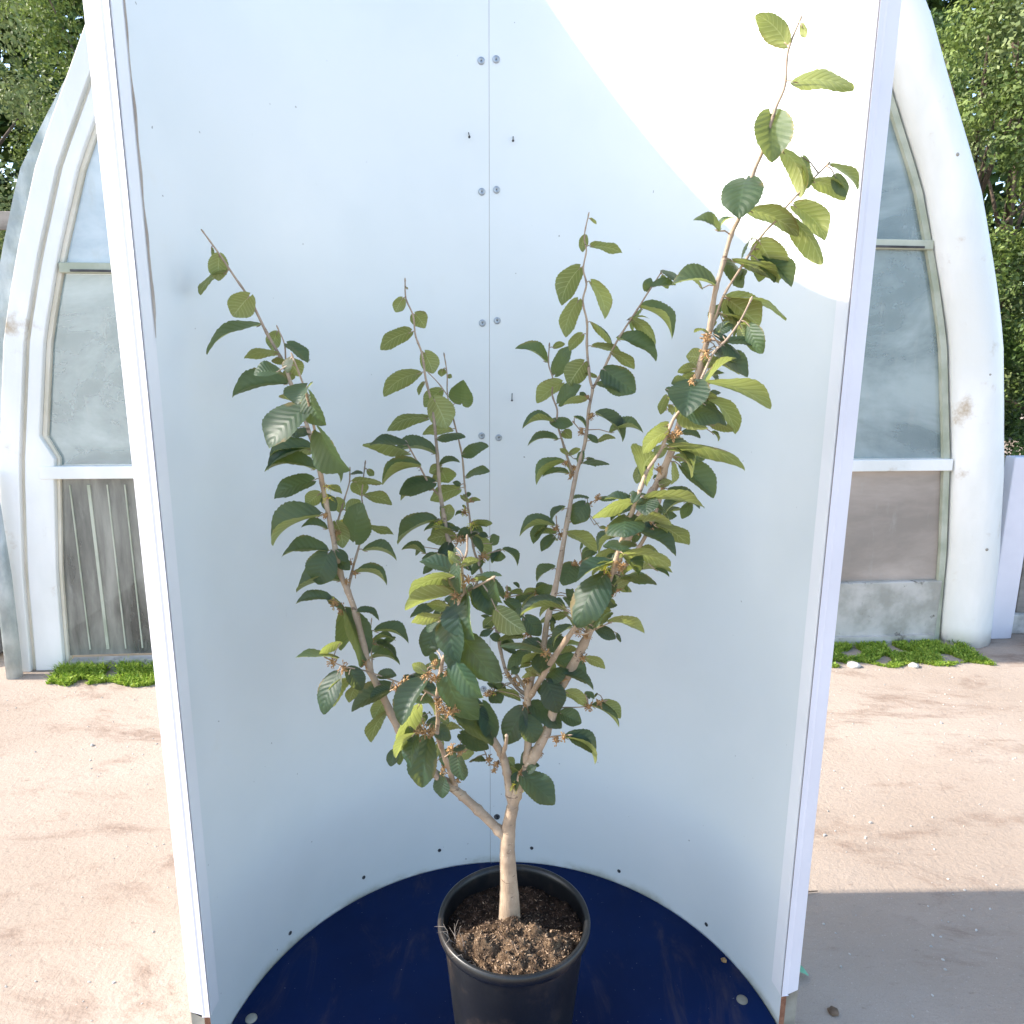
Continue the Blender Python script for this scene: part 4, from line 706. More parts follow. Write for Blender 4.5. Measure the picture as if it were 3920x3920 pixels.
 ('front','S',-0.0888,1.1786,0.8660, -0.0950,1.1834,0.8724, 0.037,-0.781,0.623, 0.0065, (-0.0877,1.1500,0.8623)),
 ('centreleft','T',-0.0981,1.2920,0.8153, -0.0449,1.2688,0.7973, 0.149,-0.367,0.918, 0.0402, (-0.0619,1.3000,0.7849)),
 ('centreleft','T',-0.1031,1.3118,0.8272, -0.0810,1.3060,0.8473, -0.486,-0.822,0.298, 0.0227, (-0.0619,1.3000,0.7849)),
 ('centreleft','U',-0.0999,1.3089,0.7619, -0.0767,1.3258,0.7550, -0.618,0.750,-0.236, 0.0249, (-0.0619,1.3000,0.7849)),
 ('centreleft','T',-0.0893,1.3333,0.7645, -0.0740,1.3458,0.7676, 0.196,-0.461,0.866, 0.0155, (-0.0619,1.3000,0.7849)),
 ('left','U',-0.1303,1.2492,0.8473, -0.0894,1.2448,0.8541, -0.005,0.823,0.568, 0.0275, (-0.1804,1.2532,0.7989)),
 ('left','U',-0.1294,1.2372,0.8291, -0.1403,1.2393,0.7972, -0.550,0.800,0.240, 0.0223, (-0.1676,1.2517,0.7837)),
 ('left','U',-0.1282,1.2716,0.8256, -0.1181,1.2700,0.8124, -0.283,-0.954,-0.101, 0.0128, (-0.1676,1.2517,0.7837)),
 ('front','U',-0.0916,1.0776,1.1990, -0.1580,1.0896,1.1723, -0.188,0.633,0.751, 0.0479, (-0.0760,1.0859,1.1970)),
 ('front','T',-0.0882,1.0967,1.1989, -0.1435,1.1131,1.2146, 0.187,-0.273,0.944, 0.0398, (-0.0760,1.0859,1.1970)),
 ('front','U',-0.0938,1.0937,1.1673, -0.1651,1.0901,1.1453, -0.253,0.655,0.712, 0.0493, (-0.0804,1.0893,1.1606)),
 ('front','S',-0.0891,1.1224,1.1551, -0.1302,1.1329,1.1649, -0.005,-0.693,0.721, 0.0288, (-0.0804,1.0893,1.1606)),
 ('front','U',-0.1099,1.0946,1.1276, -0.1576,1.1004,1.1160, -0.068,0.750,0.658, 0.0326, (-0.0907,1.0987,1.1206)),
 ('front','T',-0.1159,1.1148,1.1140, -0.1400,1.1253,1.0945, -0.609,-0.695,0.382, 0.0220, (-0.0907,1.0987,1.1206)),
 ('front','U',-0.0975,1.0949,1.1388, -0.1331,1.0988,1.1474, 0.209,0.849,0.486, 0.0260, (-0.0869,1.0952,1.1356)),
 ('front','T',-0.1025,1.1190,1.1318, -0.1165,1.1205,1.1220, -0.449,-0.721,0.528, 0.0106, (-0.0869,1.0952,1.1356)),
 ('centreleft','T',-0.1377,1.3680,1.0467, -0.1967,1.3525,1.0345, -0.179,-0.088,0.980, 0.0411, (-0.1114,1.3577,1.0540)),
 ('centreleft','T',-0.1335,1.3878,1.0515, -0.1584,1.3857,1.0196, -0.781,-0.098,0.617, 0.0262, (-0.1114,1.3577,1.0540)),
 ('front','T',-0.0848,1.0809,1.2198, -0.0827,1.0736,1.1741, -0.734,-0.675,0.073, 0.0305, (-0.0762,1.0840,1.2167)),
 ('front','S',-0.0839,1.1039,1.2080, -0.0618,1.1000,1.2019, 0.149,-0.499,0.854, 0.0169, (-0.0762,1.0840,1.2167)),
 ('front','U',-0.0782,1.0771,1.2252, -0.0980,1.0797,1.2394, -0.505,0.382,-0.774, 0.0186, (-0.0745,1.0835,1.2219)),
 ('front','U',-0.0846,1.0906,1.2354, -0.0961,1.0921,1.2293, -0.476,-0.233,0.848, 0.0097, (-0.0745,1.0835,1.2219)),
 ('front','U',-0.0762,1.0772,1.2187, -0.0519,1.0796,1.2279, -0.267,0.824,0.499, 0.0172, (-0.0762,1.0840,1.2167)),
 ('front','U',-0.0668,1.1014,1.2038, -0.0651,1.1045,1.2189, -0.331,-0.917,0.223, 0.0107, (-0.0762,1.0840,1.2167)),
 ('front','T',-0.0704,1.0932,1.1654, -0.0591,1.0649,1.1051, -0.751,-0.640,0.161, 0.0777, (-0.0730,1.0980,1.1687)),
 ('front','U',-0.0639,1.1195,1.1729, -0.0802,1.1149,1.1381, -0.803,-0.414,0.428, 0.0241, (-0.0730,1.0980,1.1687)),
 ('front','T',-0.0588,1.0978,1.1739, -0.0391,1.0801,1.1456, -0.625,-0.779,0.051, 0.0327, (-0.0593,1.0893,1.1786)),
 ('front','S',-0.0580,1.1302,1.1636, -0.0667,1.1262,1.1501, -0.169,-0.909,0.380, 0.0113, (-0.0593,1.0893,1.1786)),
 ('front','T',-0.0263,1.0752,1.1947, -0.0188,1.0684,1.1609, -0.742,-0.670,-0.029, 0.0232, (-0.0303,1.0700,1.2006)),
 ('front','T',-0.0275,1.0966,1.1804, -0.0374,1.0967,1.1652, -0.834,0.071,0.547, 0.0135, (-0.0303,1.0700,1.2006)),
 ('front','T',-0.0544,1.0943,1.1785, -0.0305,1.0737,1.1435, 0.147,-0.805,0.575, 0.0375, (-0.0546,1.0862,1.1822)),
 ('front','T',-0.0529,1.1253,1.1833, -0.0179,1.1267,1.1883, -0.139,-0.069,0.988, 0.0230, (-0.0546,1.0862,1.1822)),
 ('centreback','T',-0.0611,1.4271,1.0900, -0.0152,1.4029,1.0593, 0.424,-0.286,0.859, 0.0398, (-0.0589,1.4291,1.0902)),
 ('centreback','T',-0.0536,1.4535,1.0800, -0.0567,1.4497,1.0525, 0.910,-0.411,-0.046, 0.0206, (-0.0589,1.4291,1.0902)),
 ('centreback','T',-0.0603,1.4417,1.1167, -0.0828,1.4323,1.0970, -0.374,-0.596,0.711, 0.0207, (-0.0671,1.4386,1.1153)),
 ('centreback','S',-0.0606,1.4621,1.1283, -0.0549,1.4680,1.1100, -0.545,-0.735,-0.404, 0.0153, (-0.0671,1.4386,1.1153)),
 ('centreleft','S',-0.1522,1.4193,1.2090, -0.2264,1.4271,1.1605, -0.537,-0.359,0.763, 0.0640, (-0.1354,1.4274,1.2102)),
 ('centreleft','T',-0.1527,1.4338,1.2079, -0.1398,1.4425,1.1757, 0.924,-0.229,0.307, 0.0260, (-0.1354,1.4274,1.2102)),
 ('centreleft','S',-0.1214,1.4191,1.1870, -0.1724,1.4101,1.1944, 0.166,-0.129,0.978, 0.0377, (-0.1305,1.4193,1.1853)),
 ('centreleft','T',-0.1324,1.4456,1.1930, -0.1653,1.4562,1.1748, -0.230,0.600,0.766, 0.0244, (-0.1305,1.4193,1.1853)),
 ('centreleft','U',-0.1142,1.4131,1.1815, -0.1673,1.4151,1.1724, -0.034,0.916,0.400, 0.0356, (-0.1279,1.4157,1.1762)),
 ('centreleft','T',-0.1125,1.4474,1.1805, -0.1435,1.4602,1.1989, 0.398,-0.287,0.871, 0.0242, (-0.1279,1.4157,1.1762)),
 ('centreleft','T',-0.1258,1.4042,1.1671, -0.1330,1.3765,1.1469, 0.028,-0.592,0.805, 0.0317, (-0.1240,1.4109,1.1662)),
 ('centreleft','S',-0.1328,1.4318,1.1645, -0.1298,1.4187,1.1547, 0.378,-0.496,0.782, 0.0122, (-0.1240,1.4109,1.1662)),
 ('centreleft','S',-0.1755,1.4108,1.1441, -0.2185,1.4098,1.1532, 0.209,-0.033,0.977, 0.0317, (-0.1211,1.4008,1.1448)),
 ('centreleft','U',-0.1792,1.4344,1.1519, -0.1969,1.4390,1.1334, -0.714,-0.377,0.590, 0.0187, (-0.1211,1.4008,1.1448)),
 ('centreleft','T',-0.1318,1.3906,1.1374, -0.1743,1.3783,1.1441, 0.279,-0.527,0.803, 0.0296, (-0.1212,1.3965,1.1353)),
 ('centreleft','T',-0.1249,1.4123,1.1478, -0.1432,1.4057,1.1383, -0.093,-0.719,0.689, 0.0154, (-0.1212,1.3965,1.1353)),
 ('centreback','T',-0.0707,1.4633,1.1764, -0.1136,1.4559,1.1665, -0.101,-0.536,0.838, 0.0294, (-0.0840,1.4603,1.1757)),
 ('centreleft','T',-0.1207,1.4114,1.1930, -0.1029,1.4071,1.1969, -0.302,-0.583,0.754, 0.0124, (-0.1312,1.4205,1.1890)),
 ('centreleft','S',-0.1288,1.4310,1.1967, -0.1171,1.4332,1.1939, 0.197,0.199,0.960, 0.0088, (-0.1312,1.4205,1.1890)),
 ('centreback','U',-0.0835,1.4658,1.1685, -0.0484,1.4610,1.1191, 0.522,0.801,0.292, 0.0401, (-0.0833,1.4584,1.1703)),
 ('centreback','S',-0.0850,1.4841,1.1783, -0.0535,1.4829,1.1838, -0.167,-0.481,0.861, 0.0249, (-0.0833,1.4584,1.1703)),
 ('centreback','T',-0.0794,1.4433,1.1713, -0.0624,1.4300,1.1436, 0.619,-0.490,0.614, 0.0232, (-0.0829,1.4573,1.1672)),
 ('centreback','U',-0.0678,1.4555,1.1748, -0.0498,1.4514,1.1715, -0.025,-0.685,0.728, 0.0129, (-0.0829,1.4573,1.1672)),
 ('centreback','T',-0.0417,1.4511,1.1552, -0.0277,1.4452,1.1718, -0.455,-0.888,0.069, 0.0190, (-0.0790,1.4507,1.1481)),
 ('centreback','T',-0.0440,1.4790,1.1638, -0.0318,1.4830,1.1658, -0.023,-0.382,0.924, 0.0088, (-0.0790,1.4507,1.1481)),
 ('centreback','T',-0.0422,1.4407,1.1307, -0.0144,1.4352,1.1324, -0.198,-0.851,0.487, 0.0200, (-0.0690,1.4403,1.1199)),
 ('centreback','S',-0.0184,1.4251,1.1494, 0.0112,1.4229,1.1182, 0.665,-0.358,0.656, 0.0310, (-0.0707,1.4418,1.1237)),
 ('centreback','U',-0.0225,1.4444,1.1443, -0.0399,1.4351,1.1192, -0.619,-0.494,0.610, 0.0203, (-0.0707,1.4418,1.1237)),
 ('centreback','U',-0.0807,1.4692,1.1936, -0.0421,1.4653,1.1961, 0.020,0.671,0.741, 0.0257, (-0.0861,1.4664,1.1937)),
 ('centreback','S',-0.0787,1.5024,1.1881, -0.0625,1.5009,1.1669, 0.027,-0.995,0.094, 0.0173, (-0.0861,1.4664,1.1937)),
 ('centreback','U',-0.0840,1.4841,1.2355, -0.0665,1.4850,1.2405, -0.220,0.718,0.660, 0.0120, (-0.0928,1.4805,1.2347)),
 ('centreback','T',-0.0947,1.5133,1.2409, -0.0903,1.5243,1.2483, 0.314,-0.610,0.728, 0.0093, (-0.0928,1.4805,1.2347)),
 ('centreback','U',-0.0940,1.4653,1.2428, -0.1050,1.4647,1.2514, 0.112,0.970,0.217, 0.0092, (-0.0938,1.4823,1.2397)),
 ('centreback','S',-0.0984,1.4829,1.2444, -0.0962,1.4743,1.2531, -0.100,0.695,0.712, 0.0084, (-0.0938,1.4823,1.2397)),
 ('centreleft','U',-0.1347,1.4339,1.2085, -0.1245,1.4319,1.2397, -0.226,0.964,0.137, 0.0274, (-0.1367,1.4439,1.2061)),
 ('centreleft','U',-0.1325,1.4505,1.2181, -0.1454,1.4550,1.2340, 0.231,-0.871,0.433, 0.0137, (-0.1367,1.4439,1.2061)),
 ('centreback','S',-0.1005,1.4755,1.2122, -0.1174,1.4751,1.2079, -0.223,-0.354,0.908, 0.0132, (-0.0890,1.4736,1.2146)),
 ('centreback','T',-0.0980,1.5017,1.2198, -0.1044,1.5060,1.2253, 0.185,-0.661,0.727, 0.0060, (-0.0890,1.4736,1.2146)),
 ('centreleft','T',-0.1040,1.3485,1.0649, -0.1282,1.3411,1.0729, 0.394,-0.793,0.465, 0.0176, (-0.1123,1.3609,1.0606)),
 ('centreleft','U',-0.1024,1.3823,1.0767, -0.1064,1.3724,1.0906, 0.883,-0.463,-0.074, 0.0125, (-0.1123,1.3609,1.0606)),
 ('centreleft','T',-0.1525,1.3949,1.1249, -0.1762,1.3878,1.1115, -0.262,-0.580,0.771, 0.0185, (-0.1214,1.3932,1.1283)),
 ('centreleft','S',-0.1564,1.4114,1.1247, -0.1539,1.4153,1.1099, 0.274,0.917,0.291, 0.0100, (-0.1214,1.3932,1.1283)),
 ('centreleft','T',-0.1500,1.3793,1.0989, -0.1827,1.3715,1.0859, -0.223,-0.479,0.849, 0.0238, (-0.1178,1.3809,1.1020)),
 ('centreleft','U',-0.1601,1.3994,1.1027, -0.1709,1.4035,1.0819, -0.679,-0.702,0.215, 0.0184, (-0.1178,1.3809,1.1020)),
 ('back','U',-0.0029,1.4101,1.0627, 0.0220,1.4101,1.0614, 0.034,0.748,0.662, 0.0165, (-0.0075,1.4039,1.0638)),
 ('back','T',-0.0114,1.4375,1.0672, -0.0012,1.4404,1.0568, 0.037,0.950,0.309, 0.0096, (-0.0075,1.4039,1.0638)),
 ('front','U',-0.1081,1.0911,1.1925, -0.0933,1.0902,1.1818, -0.486,0.510,-0.710, 0.0129, (-0.0760,1.0859,1.1965)),
 ('front','U',-0.1053,1.1185,1.2025, -0.1033,1.1264,1.1926, -0.099,0.786,0.610, 0.0091, (-0.0760,1.0859,1.1965)),
 ('front','U',-0.0957,1.0886,1.2327, -0.0803,1.0911,1.2168, -0.561,0.706,-0.433, 0.0147, (-0.0730,1.0831,1.2268)),
 ('front','U',-0.0873,1.1047,1.2396, -0.0883,1.1085,1.2283, -0.856,-0.507,-0.100, 0.0080, (-0.0730,1.0831,1.2268)),
 ('front','U',-0.0626,1.0914,1.1893, -0.0396,1.0969,1.1932, -0.275,0.633,0.724, 0.0159, (-0.0573,1.0879,1.1801)),
 ('front','U',-0.0557,1.1231,1.1783, -0.0495,1.1283,1.1898, -0.424,-0.718,0.552, 0.0109, (-0.0573,1.0879,1.1801)),
 ('front','U',-0.0926,1.0933,1.1786, -0.1077,1.0960,1.1787, 0.154,0.831,0.535, 0.0101, (-0.0750,1.0872,1.1823)),
 ('front','T',-0.1017,1.1058,1.1849, -0.1074,1.1083,1.1801, -0.324,0.624,0.711, 0.0058, (-0.0750,1.0872,1.1823)),
 ('front','T',-0.0985,1.1064,1.1340, -0.0909,1.0805,1.0586, -0.730,-0.666,0.155, 0.0676, (-0.0871,1.0953,1.1350)),
 ('front','T',-0.1028,1.1299,1.1202, -0.0637,1.1150,1.0807, 0.727,0.121,0.676, 0.0446, (-0.0871,1.0953,1.1350)),
 ('front','T',-0.0805,1.0926,1.1006, -0.0217,1.0576,1.0362, -0.533,-0.845,-0.029, 0.0620, (-0.0959,1.1037,1.1000)),
 ('front','T',-0.0811,1.1121,1.0926, -0.0966,1.0982,1.0388, 0.025,-0.969,0.244, 0.0384, (-0.0959,1.1037,1.1000)),
 ('front','T',-0.0927,1.1035,1.0531, -0.0488,1.0701,1.0035, -0.565,-0.823,0.053, 0.0490, (-0.1074,1.1145,1.0566)),
 ('front','T',-0.0987,1.1277,1.0551, -0.0531,1.1097,1.0460, 0.124,-0.182,0.975, 0.0317, (-0.1074,1.1145,1.0566)),
 ('front','T',-0.1066,1.1187,1.0165, -0.0637,1.1008,0.9436, -0.583,-0.800,-0.146, 0.0772, (-0.1181,1.1277,1.0142)),
 ('centreleft','T',-0.1399,1.3332,1.0267, -0.1659,1.3155,0.9684, -0.201,-0.908,0.367, 0.0437, (-0.1078,1.3446,1.0271)),
 ('centreleft','T',-0.1519,1.3512,1.0384, -0.1217,1.3529,1.0163, 0.357,-0.833,0.422, 0.0265, (-0.1078,1.3446,1.0271)),
 ('centreleft','T',-0.0995,1.3116,0.9926, -0.0730,1.2981,0.9723, 0.146,-0.727,0.671, 0.0238, (-0.1025,1.3254,0.9877)),
 ('centreleft','T',-0.1042,1.3255,0.9892, -0.0851,1.3247,0.9997, -0.464,-0.352,0.813, 0.0161, (-0.1025,1.3254,0.9877)),
 ('front','T',-0.1153,1.1307,1.0363, -0.1357,1.1267,1.0308, -0.084,-0.638,0.766, 0.0142, (-0.1131,1.1189,1.0412)),
 ('front','T',-0.1248,1.1481,1.0482, -0.1375,1.1525,1.0526, 0.133,-0.480,0.867, 0.0092, (-0.1131,1.1189,1.0412)),
 ('centreleft','U',-0.1290,1.3169,0.9582, -0.1066,1.3131,0.9440, 0.287,0.937,0.198, 0.0177, (-0.0993,1.3136,0.9634)),
 ('centreleft','S',-0.1329,1.3343,0.9517, -0.1129,1.3364,0.9508, 0.104,-0.643,0.759, 0.0141, (-0.0993,1.3136,0.9634)),
 ('centreleft','U',-0.1370,1.2907,0.9518, -0.1660,1.2872,0.9587, 0.015,0.866,0.499, 0.0198, (-0.0974,1.3066,0.9492)),
 ('centreleft','U',-0.1328,1.3135,0.9382, -0.1426,1.3091,0.9253, -0.789,-0.052,0.612, 0.0110, (-0.0974,1.3066,0.9492)),
 ('front','U',-0.1376,1.0913,1.0361, -0.1575,1.0882,1.0514, -0.194,0.979,-0.057, 0.0167, (-0.1406,1.1022,1.0291)),
 ('front','U',-0.1264,1.1181,1.0366, -0.1315,1.1305,1.0523, 0.534,-0.571,0.623, 0.0156, (-0.1406,1.1022,1.0291)),
 ('front','T',-0.1329,1.1451,0.9558, -0.1632,1.1317,0.9625, 0.293,-0.202,0.935, 0.0223, (-0.1266,1.1486,0.9537)),
 ('front','T',-0.1248,1.1786,0.9605, -0.1474,1.1662,0.9502, -0.450,0.088,0.889, 0.0205, (-0.1266,1.1486,0.9537)),
 ('lefttwig','T',-0.1685,1.2531,0.9417, -0.1397,1.2380,0.9209, 0.405,-0.377,0.833, 0.0255, (-0.2063,1.2600,0.9362)),
 ('lefttwig','T',-0.1741,1.2746,0.9523, -0.1522,1.2748,0.9571, -0.216,-0.007,0.976, 0.0151, (-0.2063,1.2600,0.9362)),
 ('centreleft','U',-0.1341,1.2824,0.9211, -0.1178,1.2856,0.9086, 0.205,0.852,0.482, 0.0137, (-0.0913,1.2990,0.9259)),
 ('centreleft','T',-0.0583,1.2771,0.8797, -0.0502,1.2631,0.8424, 0.589,-0.706,0.394, 0.0268, (-0.0695,1.2823,0.8697)),
 ('centreleft','T',-0.0650,1.2917,0.8656, -0.0779,1.2983,0.8523, -0.753,-0.368,0.545, 0.0148, (-0.0695,1.2823,0.8697)),
 ('front','U',-0.1201,1.1514,0.9250, -0.1075,1.1510,0.9138, -0.603,0.392,-0.695, 0.0177, (-0.1264,1.1600,0.9199)),
 ('front','T',-0.1301,1.1748,0.9360, -0.1328,1.1701,0.9284, -0.161,-0.816,0.555, 0.0066, (-0.1264,1.1600,0.9199)),
 ('centreback','T',-0.0350,1.3199,0.8851, -0.0200,1.2936,0.8799, -0.257,-0.330,0.909, 0.0300, (0.0046,1.3233,0.9083)),
 ('centreback','U',-0.0246,1.3462,0.8861, -0.0135,1.3466,0.8907, -0.320,-0.497,0.807, 0.0085, (0.0046,1.3233,0.9083)),
 ('rightfront','U',-0.0250,1.2832,0.9102, 0.0164,1.2869,0.8877, 0.244,0.780,0.576, 0.0312, (0.0312,1.2800,0.8921)),
 ('rightfront','U',-0.0236,1.3169,0.9138, -0.0277,1.3323,0.8847, -0.726,-0.645,-0.237, 0.0241, (0.0312,1.2800,0.8921)),
 ('centreback','T',-0.0449,1.3403,0.8997, -0.0099,1.3270,0.8933, 0.117,-0.163,0.980, 0.0251, (-0.0075,1.3356,0.9251)),
 ('left','U',-0.1632,1.2489,0.8703, -0.1765,1.2514,0.8551, 0.096,0.992,0.076, 0.0152, (-0.2097,1.2573,0.8410)),
 ('left','T',-0.1552,1.2675,0.8720, -0.1514,1.2749,0.8641, 0.740,0.272,0.615, 0.0083, (-0.2097,1.2573,0.8410)),
 ('left','T',-0.1574,1.2514,0.8579, -0.1285,1.2424,0.8671, -0.386,-0.389,0.836, 0.0209, (-0.1972,1.2552,0.8195)),
 ('left','T',-0.1674,1.2658,0.8539, -0.1641,1.2697,0.8720, 0.153,-0.971,0.183, 0.0146, (-0.1972,1.2552,0.8195)),
 ('centreleft','T',-0.0862,1.3011,0.9474, -0.1179,1.2919,0.9445, 0.072,-0.518,0.853, 0.0218, (-0.0962,1.3042,0.9432)),
 ('centreleft','T',-0.0921,1.3326,0.9591, -0.1078,1.3393,0.9457, -0.473,0.427,0.771, 0.0152, (-0.0962,1.3042,0.9432)),
 ('centreback','U',-0.0370,1.4005,1.0117, -0.0562,1.3970,0.9926, -0.095,0.992,-0.085, 0.0219, (-0.0351,1.3914,1.0157)),
 ('centreback','T',-0.0458,1.4300,1.0025, -0.0624,1.4354,1.0067, 0.171,-0.224,0.960, 0.0133, (-0.0351,1.3914,1.0157)),
 ('centreback','T',-0.0388,1.3660,1.0019, -0.0627,1.3578,0.9936, -0.176,-0.396,0.901, 0.0175, (-0.0306,1.3810,0.9985)),
 ('centreback','S',-0.0387,1.3895,0.9898, -0.0558,1.3811,0.9992, 0.364,0.261,0.894, 0.0132, (-0.0306,1.3810,0.9985)),
 ('centreback','T',-0.0225,1.3562,0.9860, -0.0410,1.3482,0.9948, 0.521,-0.744,0.419, 0.0166, (-0.0258,1.3700,0.9803)),
 ('centreback','S',-0.0336,1.3721,0.9807, -0.0347,1.3764,0.9906, 0.232,-0.884,0.406, 0.0074, (-0.0258,1.3700,0.9803)),
 ('rightfront','T',0.1516,1.1671,1.1748, 0.1044,1.1305,1.1072, -0.402,-0.658,0.637, 0.0595, (0.1653,1.1783,1.1656)),
 ('rightfront','U',0.1623,1.1961,1.1784, 0.1614,1.1747,1.1306, -0.395,-0.836,0.381, 0.0353, (0.1653,1.1783,1.1656)),
 ('rightfront','S',0.0922,1.2158,1.0974, 0.0185,1.2153,1.0872, -0.138,0.070,0.988, 0.0535, (0.1201,1.2139,1.0755)),
 ('rightfront','S',0.0819,1.2433,1.0963, 0.0517,1.2390,1.0773, -0.542,0.186,0.820, 0.0247, (0.1201,1.2139,1.0755)),
 ('back','U',0.1072,1.3259,1.0481, 0.0554,1.3261,1.0382, -0.137,0.676,0.724, 0.0348, (0.0730,1.3188,1.0591)),
 ('back','U',0.1169,1.3582,1.0515, 0.1031,1.3571,1.0717, 0.762,-0.413,0.498, 0.0186, (0.0730,1.3188,1.0591)),
 ('rightfront','S',0.0900,1.2043,1.1065, 0.0719,1.2008,1.1200, 0.611,-0.179,0.771, 0.0206, (0.1218,1.2127,1.0786)),
 ('rightfront','T',0.0780,1.2249,1.0984, 0.0671,1.2265,1.0953, -0.290,-0.680,0.673, 0.0083, (0.1218,1.2127,1.0786)),
 ('front','U',-0.0235,1.0718,1.1488, 0.0198,1.0764,1.1128, -0.388,0.849,-0.359, 0.0373, (-0.0457,1.0803,1.1889)),
 ('front','S',-0.0158,1.0860,1.1369, -0.0211,1.0991,1.1069, -0.165,0.893,0.419, 0.0250, (-0.0457,1.0803,1.1889)),
 ('back','T',0.0250,1.3030,1.0521, 0.0531,1.2909,1.0205, 0.168,-0.860,0.481, 0.0315, (0.0238,1.3000,1.0438)),
 ('back','U',0.0195,1.3234,1.0623, 0.0099,1.3219,1.0421, -0.389,-0.887,0.250, 0.0175, (0.0238,1.3000,1.0438)),
 ('back','U',0.0515,1.4159,1.0669, 0.0226,1.4138,1.0603, -0.179,0.842,0.509, 0.0196, (0.0520,1.4286,1.0560)),
 ('back','U',0.0605,1.4493,1.0649, 0.0555,1.4440,1.0543, 0.781,-0.621,-0.058, 0.0083, (0.0520,1.4286,1.0560)),
 ('back','U',0.0221,1.4272,1.0602, -0.0050,1.4259,1.0546, -0.172,0.712,0.681, 0.0182, (0.0229,1.4177,1.0585)),
 ('back','S',0.0149,1.4541,1.0598, 0.0040,1.4596,1.0691, 0.287,-0.640,0.713, 0.0113, (0.0229,1.4177,1.0585)),
 ('back','T',0.0675,1.4319,1.0471, 0.0644,1.4017,1.0817, 0.267,-0.738,-0.620, 0.0346, (0.0680,1.4352,1.0465)),
 ('back','T',0.0789,1.4648,1.0583, 0.0515,1.4475,1.0621, 0.411,-0.483,0.773, 0.0247, (0.0680,1.4352,1.0465)),
 ('back','T',0.0453,1.4364,1.0499, 0.0076,1.4185,1.0383, -0.167,-0.263,0.950, 0.0286, (0.0450,1.4260,1.0569)),
 ('back','U',0.0375,1.4521,1.0576, 0.0341,1.4527,1.0403, 0.902,-0.386,-0.194, 0.0129, (0.0450,1.4260,1.0569)),
 ('back','U',0.0490,1.4224,1.0546, 0.0229,1.4161,1.0188, -0.727,0.530,0.437, 0.0295, (0.0492,1.4276,1.0564)),
 ('back','T',0.0583,1.4508,1.0594, 0.0596,1.4531,1.0414, -0.508,0.858,0.072, 0.0142, (0.0492,1.4276,1.0564)),
 ('back','T',-0.0131,1.4121,1.0462, 0.0199,1.4000,1.0247, 0.212,-0.675,0.706, 0.0272, (-0.0062,1.4064,1.0563)),
 ('back','T',-0.0092,1.4353,1.0567, -0.0088,1.4439,1.0385, 0.547,0.753,0.365, 0.0154, (-0.0062,1.4064,1.0563)),
 ('back','T',0.0775,1.2973,1.0262, 0.0743,1.2920,1.0471, 0.837,-0.546,-0.012, 0.0144, (0.0654,1.3045,1.0253)),
 ('back','T',0.0841,1.3153,1.0374, 0.0708,1.3064,1.0469, 0.700,-0.544,0.463, 0.0137, (0.0654,1.3045,1.0253)),
 ('right','S',0.1115,1.2793,1.0401, 0.0752,1.2734,1.0089, -0.628,-0.166,0.760, 0.0382, (0.1420,1.2753,1.0284)),
 ('right','T',0.1054,1.3135,1.0498, 0.1187,1.3075,1.0280, 0.857,0.236,0.459, 0.0196, (0.1420,1.2753,1.0284)),
 ('back','T',0.0989,1.2897,1.0117, 0.0683,1.2816,0.9960, -0.101,-0.793,0.601, 0.0292, (0.0634,1.3007,1.0129)),
 ('back','S',0.0962,1.3048,1.0155, 0.0875,1.2953,0.9954, -0.834,-0.261,0.486, 0.0152, (0.0634,1.3007,1.0129)),
 ('back','U',0.0757,1.3685,0.9536, 0.1483,1.3661,0.9665, -0.119,0.611,0.782, 0.0487, (0.0645,1.3600,0.9557)),
 ('back','S',0.0756,1.3820,0.9476, 0.0931,1.3787,0.9724, -0.109,0.972,0.206, 0.0216, (0.0645,1.3600,0.9557)),
 ('back','U',0.0949,1.3509,0.9555, 0.1323,1.3524,0.9636, -0.161,0.786,0.596, 0.0253, (0.0645,1.3600,0.9557)),
 ('back','U',0.0958,1.3759,0.9585, 0.0996,1.3746,0.9767, -0.208,-0.978,-0.024, 0.0123, (0.0645,1.3600,0.9557)),
 ('centreback','T',-0.0139,1.3716,0.9922, 0.0224,1.3611,0.9937, -0.024,0.060,0.998, 0.0250, (-0.0279,1.3748,0.9883)),
 ('centreback','T',-0.0051,1.3876,0.9985, 0.0128,1.3893,0.9849, 0.501,-0.644,0.579, 0.0175, (-0.0279,1.3748,0.9883)),
 ('centreback','U',-0.0257,1.3557,0.9799, 0.0252,1.3626,0.9860, -0.175,0.642,0.747, 0.0341, (-0.0247,1.3675,0.9761)),
 ('centreback','U',-0.0208,1.3712,0.9673, 0.0095,1.3867,0.9553, 0.542,-0.616,0.572, 0.0269, (-0.0247,1.3675,0.9761)),
 ('rightfront','T',0.0579,1.2484,1.0073, -0.0160,1.2272,1.0275, 0.210,0.184,0.960, 0.0525, (0.0777,1.2449,0.9944)),
 ('rightfront','T',0.0494,1.2823,1.0115, 0.0167,1.2862,0.9935, -0.418,-0.670,0.613, 0.0237, (0.0777,1.2449,0.9944)),
 ('centreback','T',-0.0163,1.3516,0.9717, 0.0078,1.3399,0.9612, 0.156,-0.462,0.873, 0.0190, (-0.0222,1.3618,0.9667)),
 ('centreback','T',-0.0188,1.3744,0.9655, -0.0024,1.3731,0.9712, -0.250,-0.797,0.549, 0.0117, (-0.0222,1.3618,0.9667)),
 ('back','T',0.0346,1.3529,0.9614, -0.0067,1.3296,0.9373, -0.278,-0.409,0.869, 0.0351, (0.0511,1.3443,0.9778)),
 ('back','S',0.0359,1.3788,0.9686, 0.0269,1.3751,0.9508, -0.486,-0.774,0.405, 0.0139, (0.0511,1.3443,0.9778)),
